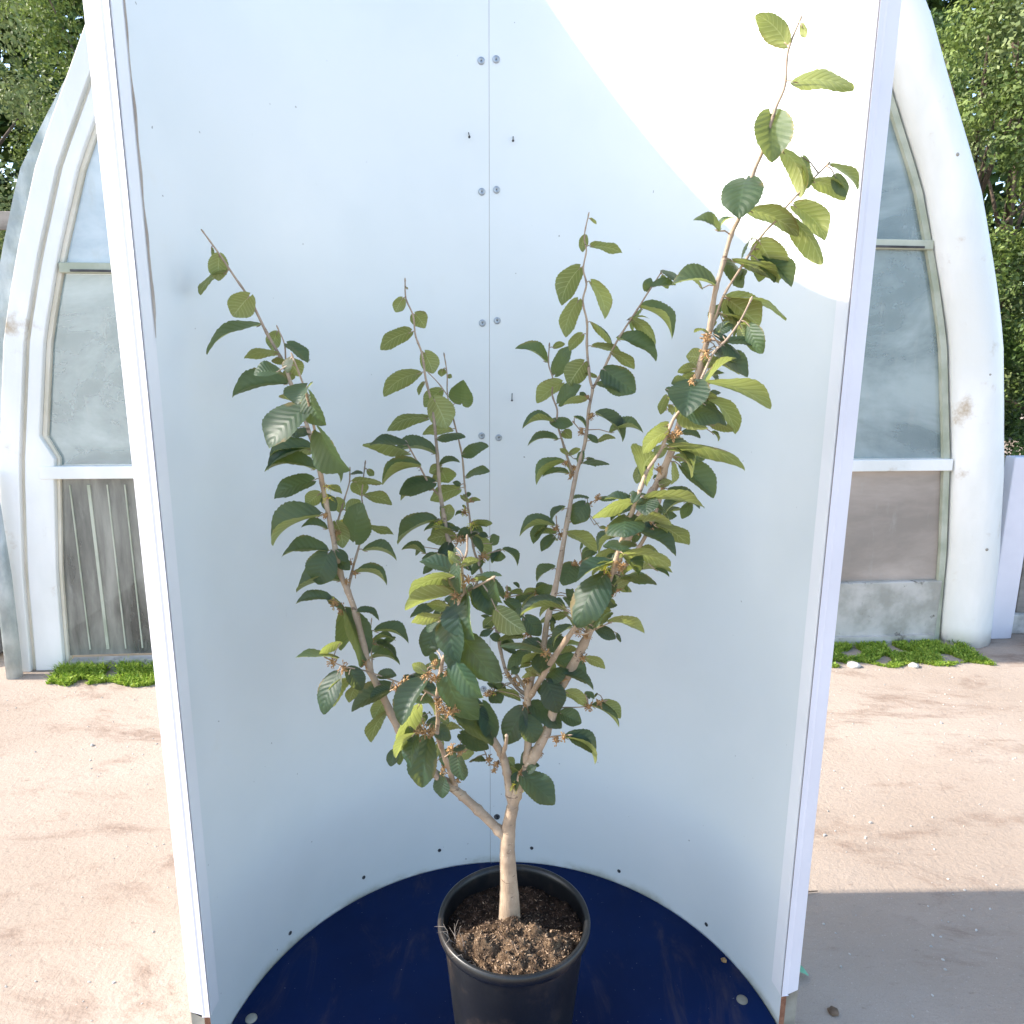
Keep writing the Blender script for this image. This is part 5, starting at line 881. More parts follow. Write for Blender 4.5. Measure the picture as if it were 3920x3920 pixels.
 ('back','U',0.0556,1.2794,0.9860, 0.0191,1.2863,0.9665, -0.167,0.789,0.591, 0.0277, (0.0557,1.2919,0.9809)),
 ('back','T',0.0563,1.2931,0.9966, 0.0388,1.3004,1.0087, -0.106,-0.913,0.394, 0.0175, (0.0557,1.2919,0.9809)),
 ('back','U',0.0397,1.2907,0.9633, 0.0166,1.2897,0.9581, -0.165,0.801,0.575, 0.0156, (0.0471,1.2878,0.9611)),
 ('back','T',0.0309,1.3181,0.9639, 0.0230,1.3262,0.9568, 0.006,0.657,0.754, 0.0090, (0.0471,1.2878,0.9611)),
 ('back','T',0.0607,1.2774,0.9829, 0.0532,1.2420,0.9664, -0.131,-0.396,0.909, 0.0405, (0.0551,1.2916,0.9795)),
 ('rightfront','U',0.0526,1.2551,0.9550, 0.0262,1.2535,0.9677, 0.116,0.927,0.357, 0.0194, (0.0574,1.2606,0.9491)),
 ('rightfront','T',0.0526,1.2701,0.9457, 0.0451,1.2708,0.9580, 0.785,-0.366,0.499, 0.0099, (0.0574,1.2606,0.9491)),
 ('rightfront','U',0.0529,1.2625,0.9516, 0.0201,1.2581,0.9521, -0.090,0.747,0.658, 0.0218, (0.0574,1.2606,0.9491)),
 ('rightfront','U',0.0459,1.2937,0.9370, 0.0243,1.2952,0.9258, -0.398,0.411,0.821, 0.0172, (0.0574,1.2606,0.9491)),
 ('back','T',0.0144,1.3237,0.9400, 0.0013,1.3162,0.9307, -0.039,-0.750,0.660, 0.0154, (0.0066,1.3300,0.9272)),
 ('back','T',0.0030,1.3490,0.9272, 0.0052,1.3424,0.9210, -0.288,-0.702,0.652, 0.0066, (0.0066,1.3300,0.9272)),
 ('back','T',0.0858,1.3528,0.9474, 0.1477,1.3313,0.9116, 0.338,-0.426,0.839, 0.0493, (0.0645,1.3600,0.9557)),
 ('back','U',0.0786,1.3828,0.9461, 0.1111,1.3837,0.9615, -0.427,-0.002,0.904, 0.0256, (0.0645,1.3600,0.9557)),
 ('back','T',0.0659,1.2686,0.9420, 0.1015,1.2592,0.9655, -0.559,-0.534,0.635, 0.0288, (0.0407,1.2839,0.9417)),
 ('back','T',0.0765,1.2820,0.9501, 0.0695,1.2741,0.9769, 0.298,0.892,0.341, 0.0190, (0.0407,1.2839,0.9417)),
 ('right','S',0.0991,1.2576,0.9541, 0.1496,1.2536,0.9279, 0.432,-0.242,0.869, 0.0411, (0.1042,1.2696,0.9461)),
 ('back','T',0.0514,1.2798,0.9215, 0.0678,1.2690,0.9062, 0.080,-0.774,0.628, 0.0181, (0.0366,1.2806,0.9250)),
 ('back','T',0.0447,1.3131,0.9323, 0.0616,1.3199,0.9342, 0.193,-0.677,0.710, 0.0130, (0.0366,1.2806,0.9250)),
 ('right','U',0.1375,1.2614,0.9875, 0.1730,1.2606,0.9706, 0.238,0.856,0.459, 0.0259, (0.1253,1.2728,0.9897)),
 ('rightfront','T',0.1456,1.1783,1.0758, 0.1777,1.1725,1.0635, 0.152,-0.682,0.716, 0.0230, (0.1454,1.1805,1.0761)),
 ('rightfront','U',0.1488,1.2044,1.0740, 0.1688,1.2140,1.0827, -0.141,-0.491,0.860, 0.0155, (0.1454,1.1805,1.0761)),
 ('rightfront','T',0.1408,1.1780,1.0820, 0.1700,1.1692,1.1086, -0.678,-0.031,0.734, 0.0267, (0.1438,1.1813,1.0749)),
 ('rightfront','T',0.1333,1.2007,1.0765, 0.1579,1.1940,1.0780, -0.229,-0.682,0.695, 0.0187, (0.1438,1.1813,1.0749)),
 ('right','U',0.1381,1.2697,1.0426, 0.1374,1.2703,1.0727, 0.334,0.943,-0.008, 0.0244, (0.1454,1.2759,1.0374)),
 ('right','U',0.1432,1.2993,1.0315, 0.1566,1.3042,1.0404, -0.579,0.103,0.809, 0.0121, (0.1454,1.2759,1.0374)),
 ('rightfront','U',0.1322,1.2001,1.0983, 0.1708,1.2004,1.1034, -0.064,0.897,0.438, 0.0257, (0.1321,1.2053,1.0970)),
 ('right','T',0.1745,1.3001,1.0754, 0.1967,1.2957,1.0784, -0.199,-0.369,0.908, 0.0150, (0.1686,1.2895,1.0816)),
 ('right','T',0.1794,1.3192,1.0721, 0.1902,1.3135,1.0782, -0.557,-0.195,0.807, 0.0091, (0.1686,1.2895,1.0816)),
 ('right','U',0.1781,1.2923,1.0914, 0.1933,1.2905,1.0829, 0.438,0.631,0.640, 0.0115, (0.1747,1.2887,1.0941)),
 ('right','T',0.1713,1.3054,1.0815, 0.1819,1.3089,1.0892, 0.019,-0.918,0.396, 0.0105, (0.1747,1.2887,1.0941)),
 ('right','T',0.1481,1.2601,1.0530, 0.1495,1.2546,1.0681, -0.443,-0.855,-0.270, 0.0120, (0.1490,1.2765,1.0471)),
 ('right','U',0.1443,1.2864,1.0555, 0.1506,1.2777,1.0624, -0.805,-0.117,0.582, 0.0099, (0.1490,1.2765,1.0471)),
 ('right','T',0.1933,1.2693,1.0338, 0.2016,1.2627,1.0193, 0.655,-0.474,0.588, 0.0119, (0.1500,1.2766,1.0497)),
 ('right','S',0.1851,1.2911,1.0241, 0.1769,1.3015,1.0157, -0.739,-0.035,0.673, 0.0122, (0.1500,1.2766,1.0497)),
 ('centreback','U',-0.0059,1.3846,1.0044, -0.0304,1.3859,1.0009, 0.070,0.991,-0.113, 0.0168, (-0.0310,1.3820,1.0001)),
 ('centreback','S',0.0047,1.4152,0.9946, -0.0066,1.4231,1.0068, 0.172,-0.749,0.640, 0.0125, (-0.0310,1.3820,1.0001)),
 ('centreback','T',-0.0031,1.3747,1.0025, 0.0103,1.3698,1.0016, -0.241,-0.758,0.606, 0.0126, (-0.0297,1.3790,0.9952)),
 ('centreback','S',-0.0024,1.3984,1.0025, 0.0026,1.3956,1.0092, 0.119,0.947,0.299, 0.0060, (-0.0297,1.3790,0.9952)),
 ('right','U',0.1994,1.2691,1.1383, 0.1739,1.2680,1.1256, 0.008,0.995,-0.102, 0.0253, (0.1956,1.2857,1.1367)),
 ('right','U',0.2106,1.2856,1.1274, 0.2121,1.2804,1.1102, -0.913,-0.406,0.044, 0.0121, (0.1956,1.2857,1.1367)),
 ('rightfront','U',0.1935,1.1450,1.3064, 0.1329,1.1475,1.2778, -0.313,0.624,0.716, 0.0443, (0.1972,1.1412,1.3054)),
 ('rightfront','S',0.2010,1.1697,1.2921, 0.1542,1.1783,1.3050, 0.205,-0.282,0.937, 0.0374, (0.1972,1.1412,1.3054)),
 ('rightfront','U',0.2124,1.1306,1.3127, 0.2973,1.1188,1.3079, 0.112,0.448,0.887, 0.0567, (0.1999,1.1387,1.3157)),
 ('rightfront','U',0.2022,1.1572,1.3170, 0.2573,1.1532,1.2813, 0.540,-0.062,0.840, 0.0418, (0.1999,1.1387,1.3157)),
 ('right','T',0.2790,1.2722,1.3020, 0.3313,1.2598,1.2767, 0.320,-0.401,0.858, 0.0393, (0.2670,1.2738,1.3050)),
 ('rightfront','T',0.1986,1.1278,1.3229, 0.1886,1.1216,1.3089, -0.218,-0.826,0.520, 0.0142, (0.1998,1.1300,1.3222)),
 ('rightfront','S',0.2007,1.1505,1.3143, 0.1890,1.1581,1.3163, -0.255,-0.594,0.763, 0.0105, (0.1998,1.1300,1.3222)),
 ('rightfront','T',0.2147,1.1322,1.3146, 0.2081,1.1027,1.2947, -0.309,-0.483,0.820, 0.0338, (0.2006,1.1380,1.3185)),
 ('rightfront','U',0.2074,1.1529,1.3162, 0.1903,1.1516,1.3125, -0.156,-0.468,0.870, 0.0121, (0.2006,1.1380,1.3185)),
 ('right','T',0.2170,1.2819,1.2703, 0.1898,1.2756,1.2591, -0.187,-0.591,0.784, 0.0199, (0.2325,1.2772,1.2623)),
 ('rightfront','T',0.1847,1.1515,1.2805, 0.1746,1.1009,1.2604, -0.241,-0.316,0.918, 0.0579, (0.1906,1.1480,1.2787)),
 ('rightfront','S',0.1772,1.1804,1.2734, 0.1626,1.1625,1.2731, 0.070,-0.074,0.995, 0.0171, (0.1906,1.1480,1.2787)),
 ('rightfront','T',0.1747,1.1442,1.2394, 0.1715,1.1032,1.2397, -0.040,0.010,0.999, 0.0470, (0.1801,1.1603,1.2340)),
 ('rightfront','T',0.1776,1.1706,1.2266, 0.1756,1.1653,1.2258, 0.453,-0.312,0.835, 0.0042, (0.1801,1.1603,1.2340)),
 ('rightfront','U',0.1938,1.1366,1.2672, 0.2529,1.1411,1.2732, -0.125,0.622,0.773, 0.0393, (0.1877,1.1514,1.2663)),
 ('right','U',0.2546,1.2862,1.2371, 0.3235,1.3033,1.1937, 0.316,0.598,0.737, 0.0549, (0.2502,1.2782,1.2401)),
 ('right','U',0.2452,1.3013,1.2464, 0.3117,1.3076,1.2654, -0.286,0.219,0.933, 0.0494, (0.2502,1.2782,1.2401)),
 ('right','T',0.2281,1.2653,1.2294, 0.2906,1.2449,1.1953, 0.316,-0.438,0.842, 0.0489, (0.2191,1.2805,1.2312)),
 ('right','U',0.2175,1.2866,1.2367, 0.2627,1.2810,1.2444, -0.203,-0.400,0.894, 0.0359, (0.2191,1.2805,1.2312)),
 ('right','T',0.2680,1.2602,1.2567, 0.2885,1.2509,1.2601, -0.404,-0.661,0.633, 0.0150, (0.2571,1.2770,1.2576)),
 ('right','U',0.2714,1.2892,1.2432, 0.2806,1.2869,1.2387, 0.301,-0.441,0.846, 0.0069, (0.2571,1.2770,1.2576)),
 ('right','S',0.3090,1.2676,1.2823, 0.2681,1.2615,1.2601, -0.413,-0.325,0.851, 0.0338, (0.2645,1.2746,1.2934)),
 ('right','T',0.3197,1.2804,1.2772, 0.3041,1.2727,1.2520, -0.355,-0.810,0.467, 0.0196, (0.2645,1.2746,1.2934)),
 ('right','U',0.2562,1.2628,1.2376, 0.2786,1.2687,1.2238, 0.355,0.498,0.792, 0.0178, (0.2495,1.2784,1.2384)),
 ('right','T',0.2455,1.2924,1.2294, 0.2657,1.3081,1.2342, -0.054,-0.227,0.972, 0.0184, (0.2495,1.2784,1.2384)),
 ('rightfront','U',0.1837,1.1513,1.2170, 0.2599,1.1617,1.1983, 0.118,0.585,0.802, 0.0522, (0.1761,1.1651,1.2162)),
 ('rightfront','S',0.1786,1.1804,1.2154, 0.2152,1.1823,1.1744, 0.409,-0.853,0.324, 0.0364, (0.1761,1.1651,1.2162)),
 ('right','U',0.2323,1.2875,1.1897, 0.2658,1.2876,1.1860, 0.089,0.551,0.830, 0.0223, (0.2297,1.2816,1.1923)),
 ('right','U',0.2243,1.3004,1.1988, 0.2367,1.3092,1.2161, -0.349,-0.713,0.608, 0.0163, (0.2297,1.2816,1.1923)),
 ('right','S',0.1930,1.2715,1.2215, 0.1566,1.2634,1.1895, -0.654,-0.040,0.756, 0.0353, (0.2102,1.2826,1.2105)),
 ('right','T',0.2020,1.2851,1.2176, 0.1611,1.2975,1.2112, -0.230,-0.278,0.933, 0.0272, (0.2102,1.2826,1.2105)),
 ('right','U',0.1887,1.2853,1.1913, 0.1491,1.2941,1.1643, -0.275,0.721,0.636, 0.0322, (0.2006,1.2829,1.1865)),
 ('back','S',0.1713,1.4269,1.1475, 0.1430,1.4267,1.1289, -0.547,-0.069,0.834, 0.0244, (0.1427,1.4200,1.1282)),
 ('back','T',0.1759,1.4439,1.1555, 0.1521,1.4426,1.1644, 0.322,0.275,0.906, 0.0193, (0.1427,1.4200,1.1282)),
 ('right','T',0.1862,1.2741,1.1829, 0.1713,1.2696,1.1714, -0.183,-0.813,0.553, 0.0128, (0.1967,1.2826,1.1763)),
 ('right','T',0.1797,1.2946,1.1906, 0.1688,1.3015,1.1921, -0.208,-0.511,0.834, 0.0098, (0.1967,1.2826,1.1763)),
 ('rightfront','T',0.1692,1.1778,1.1955, 0.1124,1.1578,1.1719, -0.330,-0.162,0.930, 0.0427, (0.1719,1.1703,1.1961)),
 ('rightfront','T',0.1741,1.1972,1.1845, 0.1554,1.1987,1.1623, -0.753,0.141,0.642, 0.0200, (0.1719,1.1703,1.1961)),
 ('rightfront','U',0.1685,1.1803,1.1912, 0.1355,1.1753,1.1748, -0.408,0.673,0.617, 0.0246, (0.1711,1.1713,1.1923)),
 ('right','T',0.2094,1.2861,1.1669, 0.2373,1.2732,1.1580, 0.042,-0.504,0.863, 0.0211, (0.2125,1.2837,1.1649)),
 ('right','S',0.2018,1.3154,1.1756, 0.2036,1.3098,1.1628, 0.819,-0.476,0.321, 0.0094, (0.2125,1.2837,1.1649)),
 ('right','U',0.2285,1.2913,1.1461, 0.2929,1.2889,1.1446, 0.042,0.628,0.777, 0.0426, (0.2098,1.2840,1.1607)),
 ('right','T',0.2330,1.3086,1.1396, 0.2505,1.3049,1.1602, -0.760,0.025,0.649, 0.0181, (0.2098,1.2840,1.1607)),
 ('rightfront','U',0.1862,1.1788,1.1704, 0.2090,1.1768,1.1901, -0.450,0.672,0.588, 0.0199, (0.1679,1.1753,1.1770)),
 ('rightfront','U',0.1870,1.1990,1.1644, 0.2013,1.2083,1.1573, 0.507,-0.124,0.853, 0.0140, (0.1679,1.1753,1.1770)),
 ('rightfront','T',0.1851,1.1861,1.1669, 0.2396,1.1655,1.1690, -0.068,-0.083,0.994, 0.0385, (0.1675,1.1758,1.1751)),
 ('rightfront','S',0.1741,1.2194,1.1770, 0.2041,1.2172,1.1955, -0.524,0.006,0.851, 0.0241, (0.1675,1.1758,1.1751)),
 ('rightfront','U',0.1733,1.1726,1.1545, 0.1998,1.1782,1.1683, -0.331,0.905,0.267, 0.0201, (0.1626,1.1804,1.1574)),
 ('rightfront','S',0.1820,1.1917,1.1594, 0.1989,1.1884,1.1567, 0.201,0.246,0.948, 0.0127, (0.1626,1.1804,1.1574)),
 ('right','U',0.2016,1.2867,1.1122, 0.2211,1.2905,1.1084, -0.131,0.949,0.286, 0.0134, (0.1875,1.2869,1.1201)),
 ('right','S',0.2048,1.3177,1.0993, 0.2111,1.3138,1.1082, -0.688,-0.704,0.175, 0.0088, (0.1875,1.2869,1.1201)),
 ('right','T',0.2641,1.2891,1.1495, 0.2878,1.2811,1.1404, 0.276,-0.242,0.930, 0.0176, (0.2223,1.2825,1.1805)),
 ('right','T',0.2743,1.3192,1.1486, 0.2846,1.3175,1.1360, 0.761,0.268,0.590, 0.0123, None),
 ('back','U',0.1779,1.4370,1.1944, 0.1921,1.4399,1.1910, -0.029,0.819,0.573, 0.0098, (0.1433,1.4398,1.2298)),
 ('back','T',0.1691,1.4567,1.1948, 0.1791,1.4615,1.1977, -0.394,0.299,0.869, 0.0088, (0.1433,1.4398,1.2298)),
 ('rightfront','U',0.2975,1.1348,1.4947, 0.3977,1.1426,1.4604, 0.300,0.222,0.928, 0.0700, (0.2883,1.1354,1.4991)),
 ('rightfront','T',0.3046,1.1658,1.4882, 0.3472,1.1744,1.5330, -0.728,0.215,0.651, 0.0426, (0.2883,1.1354,1.4991)),
 ('rightfront','T',0.2759,1.1380,1.4945, 0.2572,1.0883,1.4554, -0.252,-0.538,0.805, 0.0569, (0.2841,1.1344,1.4903)),
 ('rightfront','T',0.2723,1.1675,1.4968, 0.2492,1.1565,1.4920, 0.314,-0.844,0.434, 0.0191, (0.2841,1.1344,1.4903)),
 ('rightfront','T',0.2646,1.1155,1.4515, 0.3108,1.1028,1.4418, -0.050,-0.714,0.699, 0.0322, (0.2607,1.1302,1.4558)),
 ('rightfront','S',0.2656,1.1334,1.4575, 0.2858,1.1241,1.4775, -0.622,-0.726,0.292, 0.0188, (0.2607,1.1302,1.4558)),
 ('rightfront','U',0.2552,1.1388,1.4656, 0.2962,1.1345,1.4230, -0.476,0.701,-0.530, 0.0391, (0.2631,1.1306,1.4590)),
 ('rightfront','S',0.2439,1.1511,1.4695, 0.2753,1.1486,1.4735, -0.120,0.063,0.991, 0.0198, (0.2631,1.1306,1.4590)),
 ('right','U',0.3362,1.2683,1.4641, 0.3956,1.2859,1.4103, 0.606,0.256,0.753, 0.0541, (0.3070,1.2576,1.4765)),
 ('right','T',0.3356,1.3024,1.4609, 0.3524,1.3189,1.4115, -0.143,-0.923,-0.358, 0.0397, (0.3070,1.2576,1.4765)),
 ('right','T',0.3293,1.2592,1.4532, 0.3655,1.2439,1.4236, 0.370,-0.560,0.741, 0.0324, (0.3026,1.2589,1.4653)),
 ('right','T',0.3311,1.2788,1.4620, 0.3563,1.2716,1.4749, -0.503,-0.349,0.791, 0.0191, (0.3026,1.2589,1.4653)),
 ('right','U',0.3465,1.2725,1.4178, 0.3840,1.2749,1.4071, 0.194,0.555,0.809, 0.0258, (0.2940,1.2626,1.4308)),
 ('right','S',0.3516,1.2865,1.4031, 0.3659,1.2926,1.3881, 0.750,-0.272,0.602, 0.0155, (0.2940,1.2626,1.4308)),
 ('right','U',0.2653,1.2657,1.4680, 0.2545,1.2670,1.4377, -0.534,0.815,0.225, 0.0212, (0.2970,1.2544,1.4567)),
 ('right','T',0.2655,1.2785,1.4787, 0.2825,1.2740,1.4685, 0.063,-0.867,0.493, 0.0154, (0.2970,1.2544,1.4567)),
 ('right','U',0.2680,1.2602,1.4529, 0.2760,1.2640,1.4360, 0.646,0.621,0.444, 0.0126, (0.2936,1.2564,1.4440)),
 ('right','S',0.2687,1.2912,1.4427, 0.2778,1.3010,1.4379, 0.443,0.027,0.896, 0.0109, (0.2936,1.2564,1.4440)),
 ('right','U',0.3311,1.2511,1.4742, 0.3478,1.2536,1.4650, 0.322,0.590,0.740, 0.0127, (0.3100,1.2567,1.4840)),
 ('right','T',0.3391,1.2857,1.4621, 0.3366,1.2816,1.4533, -0.462,-0.747,0.477, 0.0073, (0.3100,1.2567,1.4840)),
 ('right','U',0.3058,1.2418,1.5148, 0.2760,1.2390,1.5097, -0.173,0.789,0.590, 0.0201, (0.3115,1.2455,1.5133)),
 ('right','U',0.3018,1.2656,1.5216, 0.2939,1.2737,1.5044, -0.919,-0.235,0.316, 0.0160, (0.3115,1.2455,1.5133)),
 ('right','U',0.3078,1.2558,1.5044, 0.2818,1.2523,1.4933, -0.366,0.681,0.635, 0.0188, (0.3093,1.2471,1.5033)),
 ('right','T',0.3156,1.2739,1.4988, 0.3018,1.2765,1.5068, 0.516,0.169,0.840, 0.0125, (0.3093,1.2471,1.5033)),
 ('right','U',0.3168,1.2368,1.5308, 0.2936,1.2553,1.5346, 0.632,0.754,0.178, 0.0272, (0.3225,1.2514,1.5303)),
 ('right','S',0.3223,1.2673,1.5383, 0.3142,1.2714,1.5286, -0.721,0.174,0.671, 0.0098, (0.3225,1.2514,1.5303)),
 ('right','U',0.3184,1.2346,1.5288, 0.3420,1.2490,1.5198, -0.309,0.815,0.491, 0.0212, (0.3224,1.2516,1.5287)),
 ('right','T',0.3156,1.2605,1.5257, 0.3172,1.2712,1.5106, 0.012,0.817,0.576, 0.0122, (0.3224,1.2516,1.5287)),
 ('right','T',0.3443,1.2586,1.5408, 0.3899,1.2377,1.5023, 0.209,-0.735,0.646, 0.0417, (0.3238,1.2499,1.5438)),
 ('right','T',0.3541,1.2741,1.5491, 0.3491,1.2649,1.5167, 0.238,-0.943,0.232, 0.0217, (0.3238,1.2499,1.5438)),
 ('right','U',0.3425,1.2509,1.5208, 0.3823,1.2571,1.5048, 0.304,0.346,0.888, 0.0287, (0.3220,1.2521,1.5242)),
 ('right','T',0.3369,1.2728,1.5090, 0.3550,1.2773,1.4868, 0.706,-0.534,0.464, 0.0213, (0.3220,1.2521,1.5242)),
 ('right','T',0.3470,1.2344,1.5526, 0.3746,1.2276,1.5311, 0.155,-0.868,0.472, 0.0235, (0.3266,1.2481,1.5596)),
 ('right','T',0.3478,1.2651,1.5422, 0.3735,1.2689,1.5431, 0.050,-0.524,0.850, 0.0174, (0.3266,1.2481,1.5596)),
 ('rightfront','T',0.3282,1.1456,1.5569, 0.3673,1.1388,1.5524, 0.012,-0.498,0.867, 0.0264, (0.3254,1.1429,1.5586)),
 ('rightfront','S',0.3177,1.1625,1.5679, 0.3336,1.1589,1.5858, -0.732,-0.368,0.573, 0.0154, (0.3254,1.1429,1.5586)),
 ('rightfront','T',0.3092,1.1538,1.5678, 0.3290,1.1449,1.5550, 0.137,-0.702,0.699, 0.0166, (0.3209,1.1422,1.5541)),
 ('rightfront','T',0.2978,1.1753,1.5603, 0.3123,1.1832,1.5673, -0.338,-0.192,0.921, 0.0115, (0.3209,1.1422,1.5541)),
 ('right','T',0.3313,1.2372,1.5740, 0.3582,1.2257,1.5854, -0.514,-0.561,0.649, 0.0207, (0.3300,1.2463,1.5752)),
 ('right','T',0.3288,1.2551,1.5793, 0.3384,1.2525,1.5909, -0.215,0.902,0.375, 0.0102, (0.3300,1.2463,1.5752)),
 ('rightfront','U',0.2930,1.1277,1.5680, 0.2805,1.1267,1.5750, 0.458,0.245,0.855, 0.0095, (0.3168,1.1416,1.5500)),
 ('rightfront','T',0.2940,1.1617,1.5753, 0.2840,1.1745,1.5727, 0.066,0.247,0.967, 0.0107, (0.3168,1.1416,1.5500)),
 ('right','U',0.3465,1.2404,1.6014, 0.4070,1.2411,1.5726, 0.421,0.186,0.888, 0.0442, (0.3370,1.2429,1.6050)),
 ('right','S',0.3523,1.2655,1.5922, 0.3701,1.2619,1.5636, 0.685,-0.535,0.494, 0.0216, (0.3370,1.2429,1.6050)),
 ('rightfront','T',0.3589,1.1420,1.5803, 0.3744,1.1239,1.5407, -0.786,-0.617,-0.026, 0.0306, (0.3466,1.1467,1.5883)),
 ('rightfront','U',0.3497,1.1575,1.5809, 0.3651,1.1624,1.5573, -0.569,0.796,-0.207, 0.0230, (0.3427,1.1460,1.5827)),
 ('rightfront','U',0.3507,1.1746,1.5823, 0.3710,1.1815,1.5810, 0.038,0.074,0.997, 0.0156, (0.3427,1.1460,1.5827)),
 ('right','T',0.3296,1.2661,1.4951, 0.3579,1.2588,1.5066, -0.409,-0.168,0.897, 0.0208, (0.3164,1.2548,1.4999)),
 ('right','T',0.3180,1.2788,1.5041, 0.3324,1.2778,1.4969, 0.448,0.214,0.868, 0.0109, (0.3164,1.2548,1.4999)),
]
BUDS = [
 ('front',-0.1893,1.1150,0.9962,9),
 ('front',-0.1762,1.1192,1.0063,8),
 ('front',-0.1368,1.1013,1.0256,12),
 ('front',-0.1253,1.1146,1.0135,10),
 ('front',-0.1248,1.1146,1.0410,7),
 ('front',-0.1066,1.1195,1.0222,7),
 ('front',-0.1221,1.1417,0.9588,14),
 ('front',-0.1138,1.1254,0.9536,14),
 ('front',-0.1028,1.1158,0.9525,16),
 ('front',-0.0929,1.1062,0.9612,10),
 ('centreback',-0.0376,1.3191,0.8884,14),
 ('centreleft',-0.0468,1.2823,0.9022,7),
 ('lefttwig',-0.3152,1.1986,1.0041,8),
 ('lefttwig',-0.2987,1.2080,0.9884,12),
 ('left',-0.2720,1.2667,0.9718,10),
 ('front',-0.1457,1.1264,0.9113,18),
 ('front',-0.1346,1.1369,0.9055,12),
 ('front',-0.1548,1.1177,0.9160,8),
 ('front',-0.1253,1.2179,0.7843,11),
 ('front',-0.1002,1.2391,0.7484,4),
 ('front',-0.1037,1.1590,0.8608,9),
 ('front',-0.0877,1.1446,0.8646,9),
 ('left',-0.2683,1.3112,0.9945,8),
 ('left',-0.3169,1.2890,1.0709,7),
 ('left',-0.3278,1.2756,1.0851,7),
 ('front',-0.1850,1.1162,0.9960,6),
 ('right',0.1453,1.2535,0.8934,11),
 ('right',0.1643,1.2466,0.9052,10),
 ('right',0.0846,1.2348,0.8372,12),
 ('right',0.0990,1.2276,0.8468,9),
 ('right',0.0198,1.2379,0.7651,8),
 ('centreleft',-0.0426,1.2767,0.7697,10),
 ('centreleft',-0.0266,1.2647,0.7684,7),
 ('centreleft',-0.0319,1.2697,0.7509,5),
 ('back',0.0269,1.2666,0.8860,10),
 ('back',0.0707,1.3540,0.9551,9),
 ('right',0.0557,1.2540,0.7952,4),
 ('back',0.0423,1.2636,0.8710,5),
 ('centreleft',-0.1070,1.4050,1.1739,14),
 ('centreback',-0.1007,1.4508,1.1636,9),
 ('centreleft',-0.1236,1.3883,1.1325,16),
 ('front',-0.0877,1.0833,1.1675,12),
 ('centreback',-0.0600,1.4369,1.1331,14),
 ('centreback',-0.0972,1.4688,1.2179,8),
 ('front',-0.0672,1.0804,1.1939,12),
 ('centreback',-0.0863,1.4758,1.2408,5),
 ('back',0.0307,1.3141,1.0138,16),
 ('rightfront',0.0624,1.2390,1.0060,12),
 ('right',0.1397,1.2693,1.0309,14),
 ('right',0.1220,1.2691,1.0348,10),
 ('back',0.0532,1.4231,1.0588,8),
 ('back',0.0646,1.4285,1.0468,9),
 ('centreback',-0.0053,1.3265,0.9230,7),
 ('centreback',0.0067,1.3194,0.9165,6),
 ('back',0.0145,1.3092,0.9114,5),
 ('right',0.1343,1.2667,0.9852,8),
 ('right',0.0985,1.2632,0.9447,6),
 ('back',0.0307,1.2758,0.9357,14),
 ('right',0.2498,1.2727,1.2340,11),
 ('back',0.1680,1.4140,1.2576,9),
 ('back',0.1522,1.4258,1.2428,8),
 ('rightfront',0.1810,1.1647,1.1935,16),
 ('right',0.1958,1.2810,1.1140,12),
 ('rightfront',0.1685,1.1768,1.1459,10),
 ('right',0.2262,1.2748,1.2246,7),
 ('back',0.1306,1.4244,1.1196,6),
 ('back',0.1419,1.4148,1.1281,7),
 ('rightfront',0.1601,1.1714,1.1726,9),
 ('right',0.2645,1.2676,1.3101,6),
 ('rightfront',0.2945,1.1335,1.5385,12),
 ('rightfront',0.2935,1.1350,1.5619,9),
 ('rightfront',0.2735,1.1288,1.4985,8),
 ('rightfront',0.2477,1.1240,1.4151,14),
 ('rightfront',0.2558,1.1240,1.4193,8),
 ('right',0.3185,1.2312,1.5661,6),
 ('right',0.2576,1.2628,1.3409,7),
 ('left',-0.3408,1.3001,1.2467,7),
 ('left',-0.3272,1.3140,1.2066,12),
 ('left',-0.3043,1.3228,1.1499,5),
 ('left',-0.2946,1.3169,1.1326,6),
 ('left',-0.3277,1.2758,1.0847,9),
 ('left',-0.3176,1.2896,1.0693,8),
 ('left',-0.3054,1.2861,1.1253,5),
 ('back',0.1484,1.4693,1.4525,6),
 ('back',0.1568,1.4595,1.4171,9),
 ('back',0.1377,1.4540,1.3861,8),
 ('back',0.1104,1.4822,1.3192,8),
 ('back',0.1270,1.4780,1.3082,7),
 ('back',0.1204,1.4750,1.2935,9),
 ('back',0.0905,1.4440,1.1897,7),
 ('back',0.1013,1.4524,1.1741,9),
 ('back',-0.0095,1.3989,1.0623,6),
 ('back',0.1270,1.4259,1.1213,7),
 ('front',-0.1073,1.1595,0.8606,6),
 ('front',-0.0897,1.1462,0.8658,8),
]
FLOWERS = [
 ('left',-0.3374,1.3050,1.3000,6),
 ('left',-0.3350,1.3030,1.2784,5),
 ('left',-0.3181,1.3273,1.2304,6),
 ('centreleft',-0.1456,1.4198,1.2048,16),
 ('centreback',-0.0816,1.4605,1.1956,8),
 ('centreleft',0.0059,1.2374,0.7370,9),
 ('right',0.0276,1.2352,0.7386,7),
 ('rightfront',0.1560,1.1690,1.1839,10),
 ('centreback',-0.0973,1.4706,1.2233,6),
 ('centreback',-0.0296,1.3153,0.8860,4),
 ('left',-0.3272,1.2746,1.0893,3),
]
